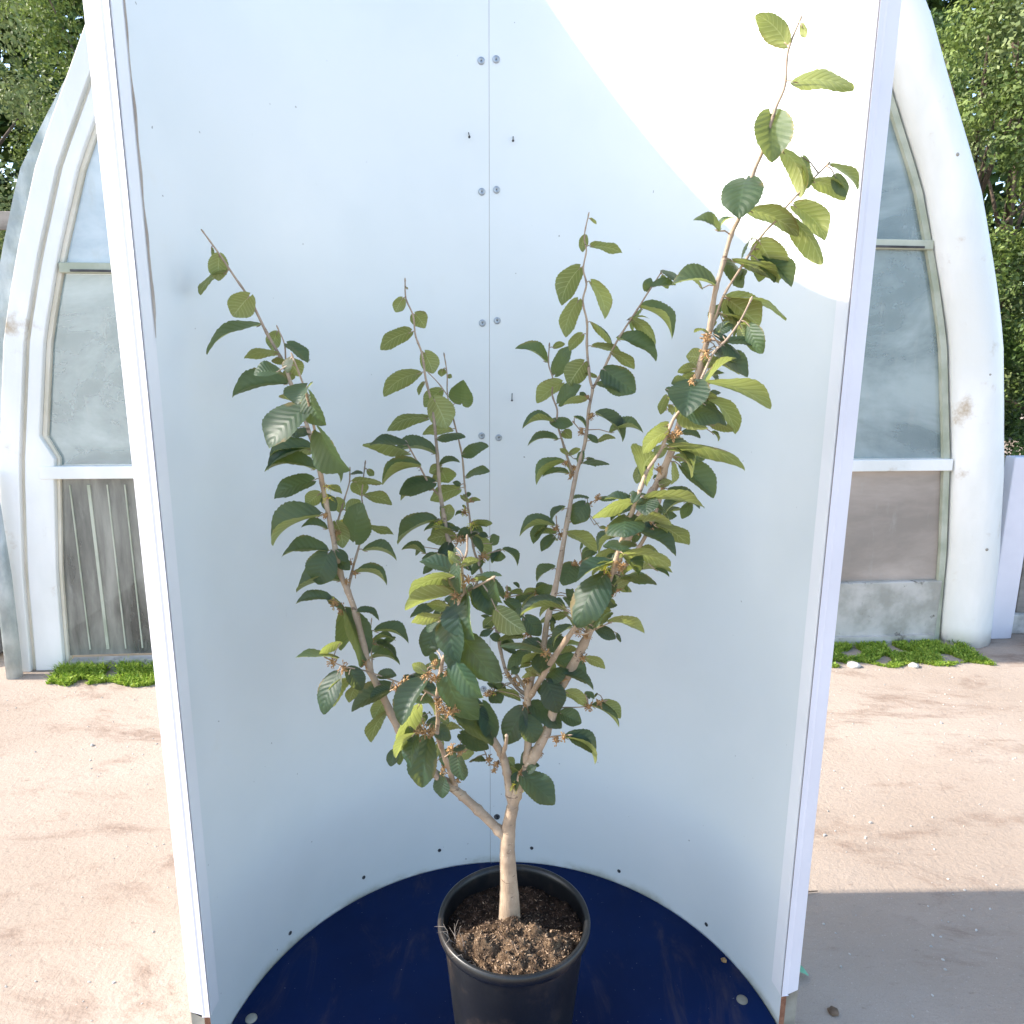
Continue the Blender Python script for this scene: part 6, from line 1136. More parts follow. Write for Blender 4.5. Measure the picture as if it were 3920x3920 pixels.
# ------------------------------------------------------------------ ground
g = MB()
n = 40
xs = [-120, -60, -30, -15] + [-8 + 16 * i / n for i in range(n + 1)] + [15, 30, 60, 120]
ys = [-40, -20, -8] + [-3 + 14 * i / n for i in range(n + 1)] + [16, 30, 60, 120, 200]
vv = [(x, y, 0.0) for y in ys for x in xs]
W_ = len(xs)
g.add(vv, [(j * W_ + i, j * W_ + i + 1, (j + 1) * W_ + i + 1, (j + 1) * W_ + i) for j in range(len(ys) - 1) for i in range(W_ - 1)])
tag(g.build('ground', M['ground']), kind='structure')

# ------------------------------------------------------------------ round blue platform
CX, CY, RW = -0.01, 1.219, 0.593
DZ = 0.13
pf = empty('platform', (CX, CY, 0))
tag(pf, 'round dark blue painted board platform under the potted shrub', 'platform')
b = MB(); b.lathe([(0.0, DZ), (RW - .004, DZ), (RW - .001, DZ - .003), (RW - .001, DZ - .024), (0.0, DZ - .024)], 128)
b.build('top_board', M['blue'], pf)
b = MB(); b.lathe([(0.0, DZ - .026), (0.47, DZ - .026), (0.47, 0.0), (0.0, 0.0)], 48)
b.build('base', M['darkheap'], pf)
for i, (x, y) in enumerate([(0.519, 1.36), (-0.576 + .018, 1.302 + .005)]):
    b = MB()
    b.lathe([(0.0125, DZ), (0.012, DZ + .002), (0.009, DZ + .004), (0.005, DZ + .0052), (0.0, DZ + .0056)], 24, (x - CX, y - CY))
    b.build('bolt', M['postmetal'], pf, smooth=True)

# ------------------------------------------------------------------ curved white backdrop
bd = empty('backdrop', (CX, CY, 0))
tag(bd, 'tall curved white laminate backdrop standing behind the potted shrub', 'backdrop')
ZB, ZT = 0.10, 2.425
A_R, A_S, A_L = 7.6, 94.5, 180.0
def panel(a0, a1, zt):
    b = MB(); seg = 200; T = .012
    vi = []
    for k in range(seg + 1):
        a = R(a0 + (a1 - a0) * k / seg); c, s = math.cos(a), math.sin(a)
        vi += [(RW * c, RW * s, ZB), (RW * c, RW * s, zt), ((RW + T) * c, (RW + T) * s, ZB), ((RW + T) * c, (RW + T) * s, zt)]
    f = []; mm = []
    for k in range(seg):
        o = 4 * k; p = 4 * (k + 1)
        f += [(o, o + 1, p + 1, p), (o + 2, p + 2, p + 3, o + 3), (o + 1, o + 3, p + 3, p + 1), (o, p, p + 2, o + 2)]
        mm += [0, 0, 1, 1]
    f += [(0, 2, 3, 1), (4 * seg, 4 * seg + 1, 4 * seg + 3, 4 * seg + 2)]; mm += [1, 1]
    b.add(vi, f); b.m = mm
    o = b.build('panel', [M['panel'], M['ply']], bd)
    for i, p in enumerate(o.data.polygons):
        p.use_smooth = False
    return o
panel(A_R, A_S - .035, ZT)
panel(A_S + .035, A_L, ZT)
# timber batten behind the joint closes the gap
b = MB(); b.lathe([(RW + .0135, ZB), (RW + .022, ZB), (RW + .022, ZT - .01), (RW + .0135, ZT - .01), (RW + .0135, ZB)], 8, a0=A_S - 3, a1=A_S + 3)
b.build('batten', M['rail'], bd)

def edge_trim(a, sgn, z0, z1, wide):
    """corner trim: a flange lying on the inner face, then the outward turned front face"""
    th0 = R(a)
    t = Vector((-math.sin(th0), math.cos(th0)))            # along the wall, away from the opening
    if sgn < 0: t = -t
    nrm = Vector((math.cos(th0), math.sin(th0)))           # outwards
    e = nrm * (RW - .003) - t * .006                        # inner front corner
    out = nrm * math.cos(R(16)) * wide + t * math.sin(R(16)) * wide
    poly = [e, e + out, e + out + t * .028]
    poly += [nrm * (RW + .0135) + t * .02, nrm * (RW + .0135) - t * .003, nrm * (RW - .001) - t * .003]
    inner = []
    for k in range(7):
        aa = th0 + (1 if sgn > 0 else -1) * (k / 6) * .036 / RW
        inner.append(Vector((math.cos(aa), math.sin(aa))))
    bb = MB()
    fl = [q * (RW - .001) for q in inner] + [q * (RW - .003) for q in reversed(inner)]
    bb.prism([tuple(p) for p in fl][::(1 if sgn > 0 else -1)], z0 + .001, z1 - .001)
    o2 = bb.build('trim_flange', M['flange'])
    bb = MB()
    poly = [tuple(p) for p in poly]
    if sgn < 0: poly = poly[::-1]
    bb.prism(poly, z0, z1)
    o = bb.build('edge_trim', M['trim'], bd, bevel=.0015)
    o2.parent = o
    # weathered metal stand below and behind the trim
    bb = MB()
    q = nrm * (RW + .016) + t * .012
    pp = [q, q + nrm * .03, q + nrm * .03 + t * .04, q + t * .04]
    pp = [tuple(p) for p in pp]
    if sgn < 0: pp = pp[::-1]
    bb.prism(pp, 0.0, z0 - .002)
    bb.build('stand', M['postmetal'], bd, bevel=.002)
edge_trim(A_R, 1, .208, ZT + .012, .046)
edge_trim(A_L, -1, .232, ZT + .012, .048)

# strip of bare board where the left trim has split away
b = MB(); vs = []; K = 60
for k in range(K + 1):
    z = 1.56 + (2.38 - 1.56) * k / K
    w = .0015 + .008 * max(0, noise.noise(Vector((k * .18, 3.1, 0))) + .25) + (.004 if k < 16 else 0) * math.sin(k / 16 * 3.14)
    if k < 3: w *= k / 3
    for r_, d in ((RW - .0042, .0345), (RW - .0042, .0360 + w)):
        aa = R(A_L) - d / RW
        vs.append((r_ * math.cos(aa), r_ * math.sin(aa), z))
b.add(vs, [(2 * k, 2 * k + 1, 2 * k + 3, 2 * k + 2) for k in range(K)])
b.build('split_edge', M['worn'], bd)

def on_wall(deg, z, r_off):
    a = R(deg)
    return Matrix.Translation((( RW - r_off) * math.cos(a), (RW - r_off) * math.sin(a), z)) @ Matrix.Rotation(a + math.pi, 4, 'Z') @ Matrix.Rotation(math.pi / 2, 4, 'Y')
def disc_fix(name, deg, z, r, mat, dome=.0022):
    b = MB()
    b.lathe([(r, 0), (r * .93, dome * .8), (r * .45, dome), (r * .30, dome * .55), (0.0, dome * .5)], 24)
    o = b.build(name, mat, bd, smooth=True)
    o.matrix_local = on_wall(deg, z, .0004)
    c = MB(); w = r * .055
    c.box(-r * .17, r * .17, -w, w, dome * .52, dome * .95); c.box(-w, w, -r * .17, r * .17, dome * .53, dome * .94)
    h = c.build('cross_slot', M['darkmetal']); h.parent = o
    return o
for deg, z in [(96.19, 2.178), (92.95, 2.182), (96.17, 1.904), (92.86, 1.909), (96.16, 1.609), (92.70, 1.615),
               (96.4, 1.338), (92.3, 1.333), (96.3, 1.03), (92.0, 1.024), (96.2, .66), (92.1, .655)]:
    disc_fix('washer', deg, z, .0084, M['zinc'])
disc_fix('washer', 92.7, .272, .0085, M['darkmetal'])
for deg, z in [(129.5, .184), (108.4, .187), (83.2, .176), (59.0, .167), (33.3, .162), (151.4, .169)]:
    disc_fix('screw', deg, z, .0050, M['darkmetal'], .0016)
for deg, z, ln in [(99.05, 2.029, .02), (89.2, 2.023, .018), (89.15, 1.442, .024)]:
    b = MB(); b.tube([(0, 0, 0), (0, 0, ln * .8), (0.002, 0, ln)], [.0011, .0011, .0013], 6)
    b.lathe([(.0028, ln), (.0028, ln + .001), (0, ln + .001)], 10, (.002, 0))
    o = b.build('nail', M['darkmetal'], bd); o.matrix_local = on_wall(deg, z, .0002) @ Matrix.Rotation(R(35), 4, 'Y')

# ------------------------------------------------------------------ pot, soil
PX, PY = 0.008, 1.235
ZR = DZ + .3276
pot = empty('plant_pot', (PX, PY, DZ))
tag(pot, 'large round black plastic nursery pot standing on the blue platform', 'plant pot')
b = MB(); h = ZR - DZ
b.lathe([(0.0, .002), (.108, .002), (.112, .008), (.1165, .06), (.1385, h - .030), (.1395, h - .012)], 96)
b.lathe([(.1365, h - .012), (.1355, h - .03), (.112, .04), (0.0, .04)], 96)
b.build('body', M['pot'], pot, smooth=True)
b = MB(); b.lathe([(.1396, h - .022), (.1440, h - .024), (.1475, h - .022), (.1497, h - .015), (.1500, h - .008), (.1485, h - .002), (.1455, h), (.1415, h - .001), (.1380, h - .005), (.1366, h - .012), (.1366, h - .022)], 96)
b.build('rim', M['pot'], pot, smooth=True)

def soil_z(x, y):
    r = math.hypot(x, y)
    base = ZR - .030 - .012 * max(0, y) / .13
    mound = .034 * math.exp(-((x + .0) ** 2 + (y + .035) ** 2) / .0042) + .018 * math.exp(-((x - .07) ** 2 + (y + .07) ** 2) / .0018)
    mound += .012 * math.exp(-((x + .06) ** 2 + (y + .045) ** 2) / .0020)
    nn = noise.fractal(Vector((x * 26, y * 26, 1.7)), 1.0, 2.0, 5) * .014 * (1.6 if y < -.02 else .6)
    nn += noise.fractal(Vector((x * 110, y * 110, 4.7)), 1.0, 2.0, 3) * .0022
    return base + mound + nn - max(0, r - .125) * .3
b = MB(); NR, NA = 70, 170
vs = [(0, 0, soil_z(0, 0))]
for i in range(1, NR + 1):
    r = .1365 * i / NR
    for k in range(NA):
        a = 2 * math.pi * k / NA; x, y = r * math.cos(a), r * math.sin(a)
        vs.append((x, y, soil_z(x, y)))
fs = [(0, 1 + k, 1 + (k + 1) % NA) for k in range(NA)]
for i in range(NR - 1):
    for k in range(NA):
        a = 1 + i * NA + k; c_ = 1 + i * NA + (k + 1) % NA
        fs.append((a, a + NA, c_ + NA, c_))
b.add(vs, fs)
soil = b.build('soil', M['soil'], smooth=True, loc=(PX, PY, 0))
tag(soil, 'crumbly brown potting soil heaped dry at the front of the black pot', 'soil', kind='stuff')
for nm, mat, cnt, front in (('peat_chips', M['chip_dark'], 1500, False), ('bark_chips', M['chip_pale'], 1100, True)):
    b = MB()
    for i in range(cnt):
        while True:
            x, y = random.uniform(-.134, .134), random.uniform(-.134, .134)
            if math.hypot(x, y) < .133 and (not front or y < -.02 + random.gauss(0, .02) or random.random() < .04): break
        l = random.uniform(.0012, .0042) * (1.5 if random.random() < .06 else 1); w = l * random.uniform(.2, .55)
        d = Vector((random.gauss(0, 1), random.gauss(0, 1), random.gauss(0, .6))).normalized()
        e = d.orthogonal().normalized(); g_ = d.cross(e)
        c_ = Vector((x, y, soil_z(x, y) + .0012))
        b.add([c_ - d * l, c_ + e * w, c_ + g_ * w, c_ - e * w * .7 - g_ * w * .7, c_ + d * l], [(0, 2, 1), (0, 3, 2), (0, 1, 3), (4, 1, 2), (4, 2, 3), (4, 3, 1)])
    b.build(nm, mat, soil)
# dry roots over the left rim
b = MB()
for i in range(13):
    a = R(random.uniform(190, 228)); r0 = .118
    p = Vector((r0 * math.cos(a), r0 * math.sin(a), ZR - .035 + random.uniform(0, .01)))
    pts = [p.copy()]
    out = random.random() < .35
    d = Vector((math.cos(a), math.sin(a), 1.0)).normalized() * .5 + Vector((random.gauss(0, .25), random.gauss(0, .25), .7))
    for k in range(7):
        d += Vector((random.gauss(0, .35), random.gauss(0, .35), -.18 if out else -.02)) + (Vector((math.cos(a), math.sin(a), 0)) * .30 if out else Vector((0, 0, .05)))
        p = p + d.normalized() * random.uniform(.004, .0085)
        if math.hypot(p.x, p.y) > .134 and p.z < ZR + .002: p.z = ZR + .002
        pts.append(p.copy())
    b.tube(pts, [.0008 - .00009 * k for k in range(8)], 4)
b.build('roots', M['root'], soil)

# ------------------------------------------------------------------ the shrub
sh = empty('potted_shrub', (PX - .012, PY, ZR - .03))
tag(sh, 'tall leafy shrub with upright stems and dark oval leaves growing in the black pot', 'shrub')
SO = Vector(sh.location)
def smooth_line(pts, sub=4):
    P_ = [Vector(p[:3]) for p in pts]; r_ = [p[3] for p in pts]; o = []; rr = []
    n = len(P_)
    for i in range(n - 1):
        p0, p1, p2, p3 = P_[max(i - 1, 0)], P_[i], P_[i + 1], P_[min(i + 2, n - 1)]
        for k in range(sub):
            t = k / sub
            o.append(.5 * ((2 * p1) + (p2 - p0) * t + (2 * p0 - 5 * p1 + 4 * p2 - p3) * t * t + (3 * p1 - p0 - 3 * p2 + p3) * t ** 3))
            rr.append(r_[i] + (r_[i + 1] - r_[i]) * t)
    o.append(P_[-1]); rr.append(r_[-1])
    return o, rr
groups = []
for nme, pts in STEMS:
    if nme not in groups: groups.append(nme)
stems_mb = {k: MB() for k in groups}; leaf_mb = {k: MB() for k in groups}; bud_mb = {k: [] for k in groups}; fl_mb = {k: [] for k in groups}
for nme, pts in STEMS:
    o, rr = smooth_line(pts, 6 if nme == 'trunk' else 5)
    o = [p - SO for p in o]
    rr2 = []; acc = 0; nxt = .02
    for i, r_ in enumerate(rr):
        if i: acc += (o[i] - o[i - 1]).length
        k = 1 + .07 * noise.noise(o[i] * 60)
        if acc > nxt and nme != 'trunk':
            k += .22; nxt = acc + random.uniform(.03, .05)
        rr2.append(r_ * k)
    if nme == 'trunk':
        rr2 = [r_ * (1 + .35 * max(0, .45 - i / len(rr2)) ** 1.5) for i, r_ in enumerate(rr2)]
    seg = 14 if max(rr) > .007 else (9 if max(rr) > .003 else 6)
    stems_mb[nme].tube(o, rr2, seg)
    # pointed end bud
    d = (o[-1] - o[-2]).normalized()
    if rr[-1] < .0022: stems_mb[nme].blob(o[-1] + d * .003, d, rr[-1] * 1.5, .006)
    # fork collar hides the joint
    stems_mb[nme].blob(o[0], (o[1] - o[0]), rr[0] * 1.18, rr[0] * 1.6, 10)

NS, NV = 26, 8
def wprof(s):
    return (math.sin(math.pi * min(1, s ** .92))) ** .48 * (1 - .38 * max(0, s - .72) / .28)
def add_leaf(mb, kind, A, B, Nn, W):
    A, B, Nn = Vector(A) - SO, Vector(B) - SO, Vector(Nn)
    B = A + (B - A) * 1.05; ax = B - A; L_ = ax.length; ax.normalize()
    Nn = (Nn - ax * Nn.dot(ax)).normalized(); br = ax.cross(Nn)
    if kind == 'S':
        fold = random.uniform(.62, .85); arch = random.uniform(.10, .16)
    elif kind == 'T':
        fold = random.choice((random.uniform(-.10, .25), random.uniform(.15, .55))); arch = random.uniform(.02, .09)
    else:
        fold = random.uniform(-.02, .25); arch = random.uniform(.05, .13)
    half = W * .56;  asym = random.uniform(-.06, .06); wav = random.uniform(0, 6.28); wamp = random.uniform(.01, .03) * L_
    tipc = random.uniform(-.02, .16) * L_; curl = random.uniform(-.12, .20) * W
    twist = random.uniform(-.18, .18)
    vs, uvs, fs = [], [], []
    for i in range(NS + 1):
        s = i / NS
        w = wprof(s) * half
        if i == 0: w = half * .10
        if i == NS: w = 0.0003
        cl = A + ax * (s * L_) + Nn * (arch * L_ * 4 * s * (1 - s) - tipc * s ** 4)
        tw = twist * (s - .3)
        b2 = (br * math.cos(tw) + Nn * math.sin(tw)); n2 = (Nn * math.cos(tw) - br * math.sin(tw))
        for j in range(NV + 1):
            v = (j / NV) * 2 - 1; av = abs(v)
            ww = w * (1 + asym * (1 if v > 0 else -1))
            if av > .99 and 1 < i < NS: ww *= 1.020 if i % 2 else .975
            back = -(.07 + .42 * max(0, W / L_ - .72)) * L_ * (av ** 2) * max(0, 1 - s * 4) ** 1.4        # rounded shoulders behind the stalk
            off = cl + b2 * (v * ww * math.cos(fold)) + n2 * (av * ww * math.sin(fold) - curl * av ** 2.5 * math.sin(math.pi * s)) + ax * back
            off += n2 * (wamp * av * av * math.sin(wav + s * 9 + (2 if v > 0 else 0)))
            ph = (s - .26 * av) * 7.5
            off += n2 * (.0005 * math.cos(2 * math.pi * ph) * (1 - (1 - av) ** 4) * (1 if .08 < s < .95 else 0))
            vs.append(off); uvs.append((s, .5 + v * .5))
    for i in range(NS):
        for j in range(NV):
            a = i * (NV + 1) + j
            fs.append((a, a + 1, a + NV + 2, a + NV + 1))
    # face orientation: geometric normal must follow Nn
    p = [vs[q] for q in fs[(NS // 2) * NV + NV // 2]]
    if (p[1] - p[0]).cross(p[3] - p[0]).dot(Nn) < 0: fs = [f[::-1] for f in fs]
    mb.cur = min(.999, max(.0, random.gauss(.40, .24)))
    mb.add(vs, fs, 0, uvs)
    return A, ax, Nn
for e in LEAVES:
    nme, kind, A, B, Nn, W, Q = e[0], e[1], e[2:5], e[5:8], e[8:11], e[11], e[12]
    mb = leaf_mb[nme]
    a, ax, n_ = add_leaf(mb, kind, A, B, Nn, W)
    mb.cur = .5
    if Q is not None:
        q = Vector(Q) - SO; d = (a - q).length
        mid = (a + q) / 2 - ax * .0 + Vector((0, 0, min(.004, d * .15)))
        mb.tube([q, mid, a, a + ax * .006], [.0012, .0010, .0009, .0007], 5, 1)
for nme, x, y, z, n_ in BUDS:
    c0 = Vector((x, y, z)) - SO; mb = MB(); bud_mb[nme].append(mb)
    mb.blob(c0, (0, 0, 1), .0035, .005)
    for k in range(int(n_ * 2.4)):
        d = Vector((random.gauss(0, 1), random.gauss(0, 1), random.gauss(0, .8))).normalized()
        p = c0 + Vector((d.x, d.y, d.z * 1.3)) * random.uniform(.002, .0035 + .00062 * n_)
        ln = random.uniform(.0015, .0028)
        mb.tube([c0 + (p - c0) * .5, p], .0007, 4)
        mb.blob(p, d, ln * .52, ln, 6)
        if random.random() < .4: mb.blob(p + d.orthogonal() * .0028, d, ln * .45, ln * .8, 6)
for nme, x, y, z, n_ in FLOWERS:
    c0 = Vector((x, y, z)) - SO; mb = MB(); fl_mb[nme].append(mb)
    for k in range(n_ * 2):
        d = Vector((random.gauss(0, 1), random.gauss(-.3, 1), random.gauss(0, 1))).normalized()
        e = d.orthogonal().normalized(); f_ = d.cross(e); pts = []; p = c0 + d * .002
        vs = []; ph = random.uniform(0, 6)
        for q in range(9):
            wv = e * math.sin(ph + q * .9) * .0012 + f_ * math.cos(ph * 2 + q * .8) * .0010
            w = f_ * .00065
            vs += [p + wv - w, p + wv + w]
            p = p + d * .0014 + Vector((0, 0, -.00012 * q))
        mb.add(vs, [(2 * q, 2 * q + 1, 2 * q + 3, 2 * q + 2) for q in range(8)])
        mb.blob(c0, d, .002, .003, 6, 1)
for nme in groups:
    o = stems_mb[nme].build('trunk' if nme == 'trunk' else 'branch', M['stem'], sh, smooth=True)
    if leaf_mb[nme].v: leaf_mb[nme].build('foliage', [M['leaf'], M['stem']], o, smooth=True)
    for q in bud_mb[nme]: q.build('bud_cluster', M['bud'], o, smooth=True)
    for q in fl_mb[nme]: q.build('yellow_flower', [M['petal'], M['bud']], o, smooth=True)

# ------------------------------------------------------------------ greenhouse
gh = empty('greenhouse', (.095, 3.60, 0), R(5.16))
tag(gh, 'pointed white arched greenhouse with clouded panes behind the white backdrop', 'greenhouse')
PR = [(0, 2.555), (.5, 2.53), (1.0, 2.48), (1.6, 2.38), (1.95, 2.28), (2.33, 2.15), (2.68, 1.98), (3.05, 1.80), (3.5, 1.53), (4.0, 1.10), (4.4, .62), (4.62, .05)]
def pw(z):
    for (z0, a), (z1, b_) in zip(PR, PR[1:]):
        if z <= z1:
            t = (z - z0) / (z1 - z0); return a + (b_ - a) * t
    return 0.0
ZS = [4.62 * i / 44 for i in range(45)]
def band(o0, o1, y0, y1, side, z0=0.0, z1=4.62, wob=0.0):
    """ribbon that follows the arch between two insets o0<o1"""
    b = MB(); zs = [z for z in ZS if z0 < z < z1]; zs = [z0] + zs + [z1]; vs = []
    for i, z in enumerate(zs):
        jit = wob * noise.noise(Vector((z * 2.2, side * 5, 0)))
        xo = max(0.0, pw(z) - (o0(z) if callable(o0) else o0)); xi = max(0.0, pw(z) - (o1(z) if callable(o1) else o1) + jit)
        xi = min(xi, xo)
        for x, y in ((xo, y0), (xi, y0), (xi, y1), (xo, y1)): vs.append((side * x, y + .4 * jit, z))
    fs = []
    for i in range(len(zs) - 1):
        for k in range(4):
            a, c_ = 4 * i + k, 4 * i + (k + 1) % 4
            fs.append((a, c_, c_ + 4, a + 4) if side > 0 else (a, a + 4, c_ + 4, c_))
    fs += [(0, 3, 2, 1) if side > 0 else (0, 1, 2, 3)]
    e = 4 * (len(zs) - 1); fs += [(e, e + 1, e + 2, e + 3) if side > 0 else (e, e + 3, e + 2, e + 1)]
    b.add(vs, fs); return b
af = band(0.0, .085, -.05, .03, -1).build('arch_frame', M['arch'], gh, bevel=.003)
band(.085, .105, -.02, .02, -1).build('rubber_seal', M['cream'], af)
band(.105, lambda z: .165 if z > 1.05 else .235, -.04, .025, -1).build('inner_rib', M['arch'], af, bevel=.006)
band(lambda z: .167 if z > 1.05 else .237, lambda z: .185 if z > 1.05 else .25, -.015, .025, -1).build('seal_lip', M['cream'], af)
b = MB(); vs = []; NB = 10
for i, z in enumerate(ZS):
    jit = .015 * noise.noise(Vector((z * 2.2, 5, 0)))
    w = min(.27, pw(z))
    for k in range(NB + 1):
        u = k / NB; x = pw(z) - w * (1 - u) - (jit if k == 0 else 0)
        crease = .006 * noise.noise(Vector((u * 5, z * 3.1, 2)))
        vs.append((x, -.02 - .11 * math.sin(math.pi * min(1, .06 + u * .88)) ** .8 + crease, z))
    vs.append((pw(z), .03, z)); vs.append((pw(z) - w, .03, z))
m_ = NB + 3
b.add(vs, [(i * m_ + k, i * m_ + (k + 1) % m_, (i + 1) * m_ + (k + 1) % m_, (i + 1) * m_ + k) for i in range(len(ZS) - 1) for k in range(m_)] + [tuple(range(m_ - 1, -1, -1))])
b.build('arch_frame', M['arch'], gh, smooth=True)
band(.282, .315, -.02, .03, 1).build('inner_rib', M['rib'], gh)
for side, ln_, xo in ((-1, .16, 0), (1, .25, 0)):
    for z in (.55, 1.45, 2.45, 3.1):
        b = MB(); x1 = pw(z) - .012; x0 = x1 - ln_
        yy = -.052 if side < 0 else -.128
        for x in (x0 + .03, x1 - .03) if side < 0 else ((x0 + x1) / 2,):
            b.blob((side * x, yy, z), (0, 1, 0), .010, .006, 8)

        b.build("bolt", M["postmetal"], gh, smooth=True) if side > 0 else None
# doubled film standing off the left hoop and the pipe at its foot
band(lambda z: -.08 * min(1, (2.70 - z) * 2 + .15), -.006, -.02, -.005, -1, 1.0, 2.70, .03).build('film_edge', M['film'], gh)
b = MB(); b.tube([(-2.515, -.10, 0), (-2.50, -.10, .5), (-2.50, -.10, 1.0)], [.035, .035, .03], 12)
b.build('foot_pipe', M['film'], gh, smooth=True)
b = MB(); b.box(2.56, 2.70, -.02, .05, .0, 1.02); b.build('side_board', M['trim'], gh, bevel=.006)
# tunnel skin
b = MB(); vs = []
for y in (.035, 2.0, 4.0, 6.0, 8.0):
    for side in (-1, 1):
        for z in (ZS if side < 0 else ZS[::-1]): vs.append((side * (pw(z) - .004), y, z))
n_ = 2 * len(ZS); b.add(vs, [(j * n_ + i, j * n_ + i + 1, (j + 1) * n_ + i + 1, (j + 1) * n_ + i) for j in range(4) for i in range(n_ - 1)])
b.build('polythene_skin', M['skin'], gh, smooth=True)
for y in (2.0, 4.0, 6.0):
    for side in (-1, 1):
        q = band(.02, .06, y - .02, y + .02, side); q.build('hoop', M['arch'], gh)
# far gable
b = MB(); vs = [(s * (pw(z) - .02), 7.98, z) for s, zz in ((-1, ZS), (1, ZS[::-1])) for z in zz]
b.add(vs, [tuple(range(len(vs)))]); b.build('far_gable', M['skin'], gh)
# cross bars
b = MB(); b.box(-2.31, 2.20, -.045, .02, .955, 1.015); b.build('sill_bar', M['arch'], gh, bevel=.004)
for x0, x1, z in ((-2.12, -.9, 1.905), (.9, 1.96, 2.07)):
    b = MB(); b.box(x0, x1, -.03, .02, z - .025, z + .02); o = b.build('upper_bar', M['rib'], gh, bevel=.004)
    b = MB(); b.box(x0 + .05, x1 - .05, -.036, -.031, z - .020, z - .010); b.build('bar_lip', M['darkheap'], o)
for x in (-.85, .85):
    b = MB(); b.box(x - .04, x + .04, -.03, .02, 0.0, 3.9); b.build('mullion', M['arch'], gh, bevel=.004)
def pane(side, z0, z1, inset, mat, y=0.0):
    b = MB(); zs = [z0] + [z for z in ZS if z0 < z < z1] + [z1]
    vs = [];
    for z in zs:
        xo = pw(z) - inset
        for yy in (y, y + .006):
            vs += [(side * .885, yy, z), (side * max(.89, xo), yy, z)]
    fs = []
    for i in range(len(zs) - 1):
        o = 4 * i
        fs += [(o, o + 1, o + 5, o + 4), (o + 2, o + 6, o + 7, o + 3), (o, o + 4, o + 6, o + 2), (o + 1, o + 3, o + 7, o + 5)]
    b.add(vs, fs); return b.build('pane', mat, gh)
pane(-1, 1.017, 1.878, .19, M['pane_up']); pane(1, 1.017, 2.043, .318, M['pane_up'])
pane(-1, 1.927, 3.55, .19, M['pane_top']); pane(1, 2.092, 3.55, .318, M['pane_up'])
lowl = pane(-1, .06, .953, .252, M['pane_low']); pane(1, .352, .953, .318, M['pane_lowr'])
for i, x in enumerate((-2.20, -2.115, -2.03, -1.95, -1.86, -1.78, -1.70, -1.62)):
    b = MB(); w = .007 if i % 3 == 1 else .003
    b.box(x - w, x + w, -.006, -.001, .09, .92); b.build('batten', M['rib'], lowl)
b = MB(); b.box(-2.28, 2.22, -.055, .0 - .002, .0, .05); b.build('foot_board', M['concrete'], gh)
for x0, x1, z0 in ((.5, 2.24, 0), (-1.60, -.5, .052)):
    b = MB(); b.box(x0, x1, -.03, .04, z0, .35); b.build('concrete_base', M['concrete'], gh, bevel=.006)

# plants standing inside the greenhouse seen through the panes
def leafy_plant(name, loc, h, r, cnt, lab, mat, cat='plant', grp=None, sz=.07):
    o = empty(name, loc); tag(o, lab, cat, grp)
    b = MB(); b.tube([(0, 0, 0), (.02, 0, h * .5), (0, 0, h * .8)], [.015, .012, .006], 6); b.build('stem', M['twig'], o)
    b = MB()
    for i in range(cnt):
        p = Vector((random.gauss(0, r * .5), random.gauss(0, r * .5), h * random.uniform(.15, 1)))
        d = Vector((random.gauss(0, 1), random.gauss(0, 1), random.gauss(.2, .6))).normalized(); e = d.orthogonal().normalized()
        s_ = sz * random.uniform(.6, 1.3); b.cur = random.random() * .98
        b.add([p, p + d * s_ * .5 + e * s_ * .3, p + d * s_, p + d * s_ * .5 - e * s_ * .3], [(0, 1, 2, 3)])
    b.build('leaves', mat, o)
leafy_plant('greenhouse_plant', (-2.3, 5.0, 0), 1.9, .45, 500, 'blurred green plant seen through the left clouded pane', M['fol_a'])
leafy_plant('greenhouse_plant', (2.6, 5.4, 0), 1.6, .5, 500, 'blurred green plant seen through the right clouded pane', M['fol_a'])

# ------------------------------------------------------------------ grass at the greenhouse foot
def ghw(lx, ly):
    a = R(5.16); return (.095 + lx * math.cos(a) - ly * math.sin(a), 3.60 + lx * math.sin(a) + ly * math.cos(a))
def grass(x0, x1, depth, cnt, name, lab, hh, seed):
    random.seed(seed); b = MB()
    for i in range(cnt):
        lx = random.uniform(x0, x1); k = random.random() ** 1.3
        edge = depth * (.6 + .5 * noise.noise(Vector((lx * 4, seed, 0))))
        ly = -.06 - k * edge
        if noise.noise(Vector((lx * 9, ly * 9, seed))) < -.2: continue
        x, y = ghw(lx, ly); s_ = hh * random.uniform(.35, 1.0) * (1 - .5 * k)
        a = random.uniform(0, 6.28); w = random.uniform(.002, .0045); d = Vector((math.cos(a), math.sin(a), 0)) * w
        ln = Vector((random.gauss(0, .35), random.gauss(-.1, .35), 1)) * s_
        p = Vector((x, y, -.002)); b.cur = min(.99, max(0, random.gauss(.5, .3)))
        b.add([p - d, p + d, p + ln * .55 + d * .8, p + ln * .55 - d * .8, p + ln + Vector((ln.x, ln.y, 0)) * .4], [(0, 1, 2, 3), (3, 2, 4)])
        if random.random() < .5:      # small round weed leaves
            q = p + ln * .6; e = Vector((random.gauss(0, 1), random.gauss(0, 1), .3)).normalized(); f_ = e.cross(Vector((0, 0, 1))).normalized(); r_ = random.uniform(.004, .010)
            b.add([q, q + e * r_ + f_ * r_ * .7, q + e * r_ * 2, q + e * r_ - f_ * r_ * .7], [(0, 1, 2, 3)])
    o = b.build(name, M['grass']); tag(o, lab, 'grass', kind='stuff')
grass(-2.32, -1.2, .26, 9000, 'grass', 'bright green grass strip along the foot of the left greenhouse panes', .07, 21)
grass(1.2, 2.35, .42, 17000, 'grass', 'bright green weeds and grass along the foot of the right greenhouse panes', .045, 22)
random.seed(33)
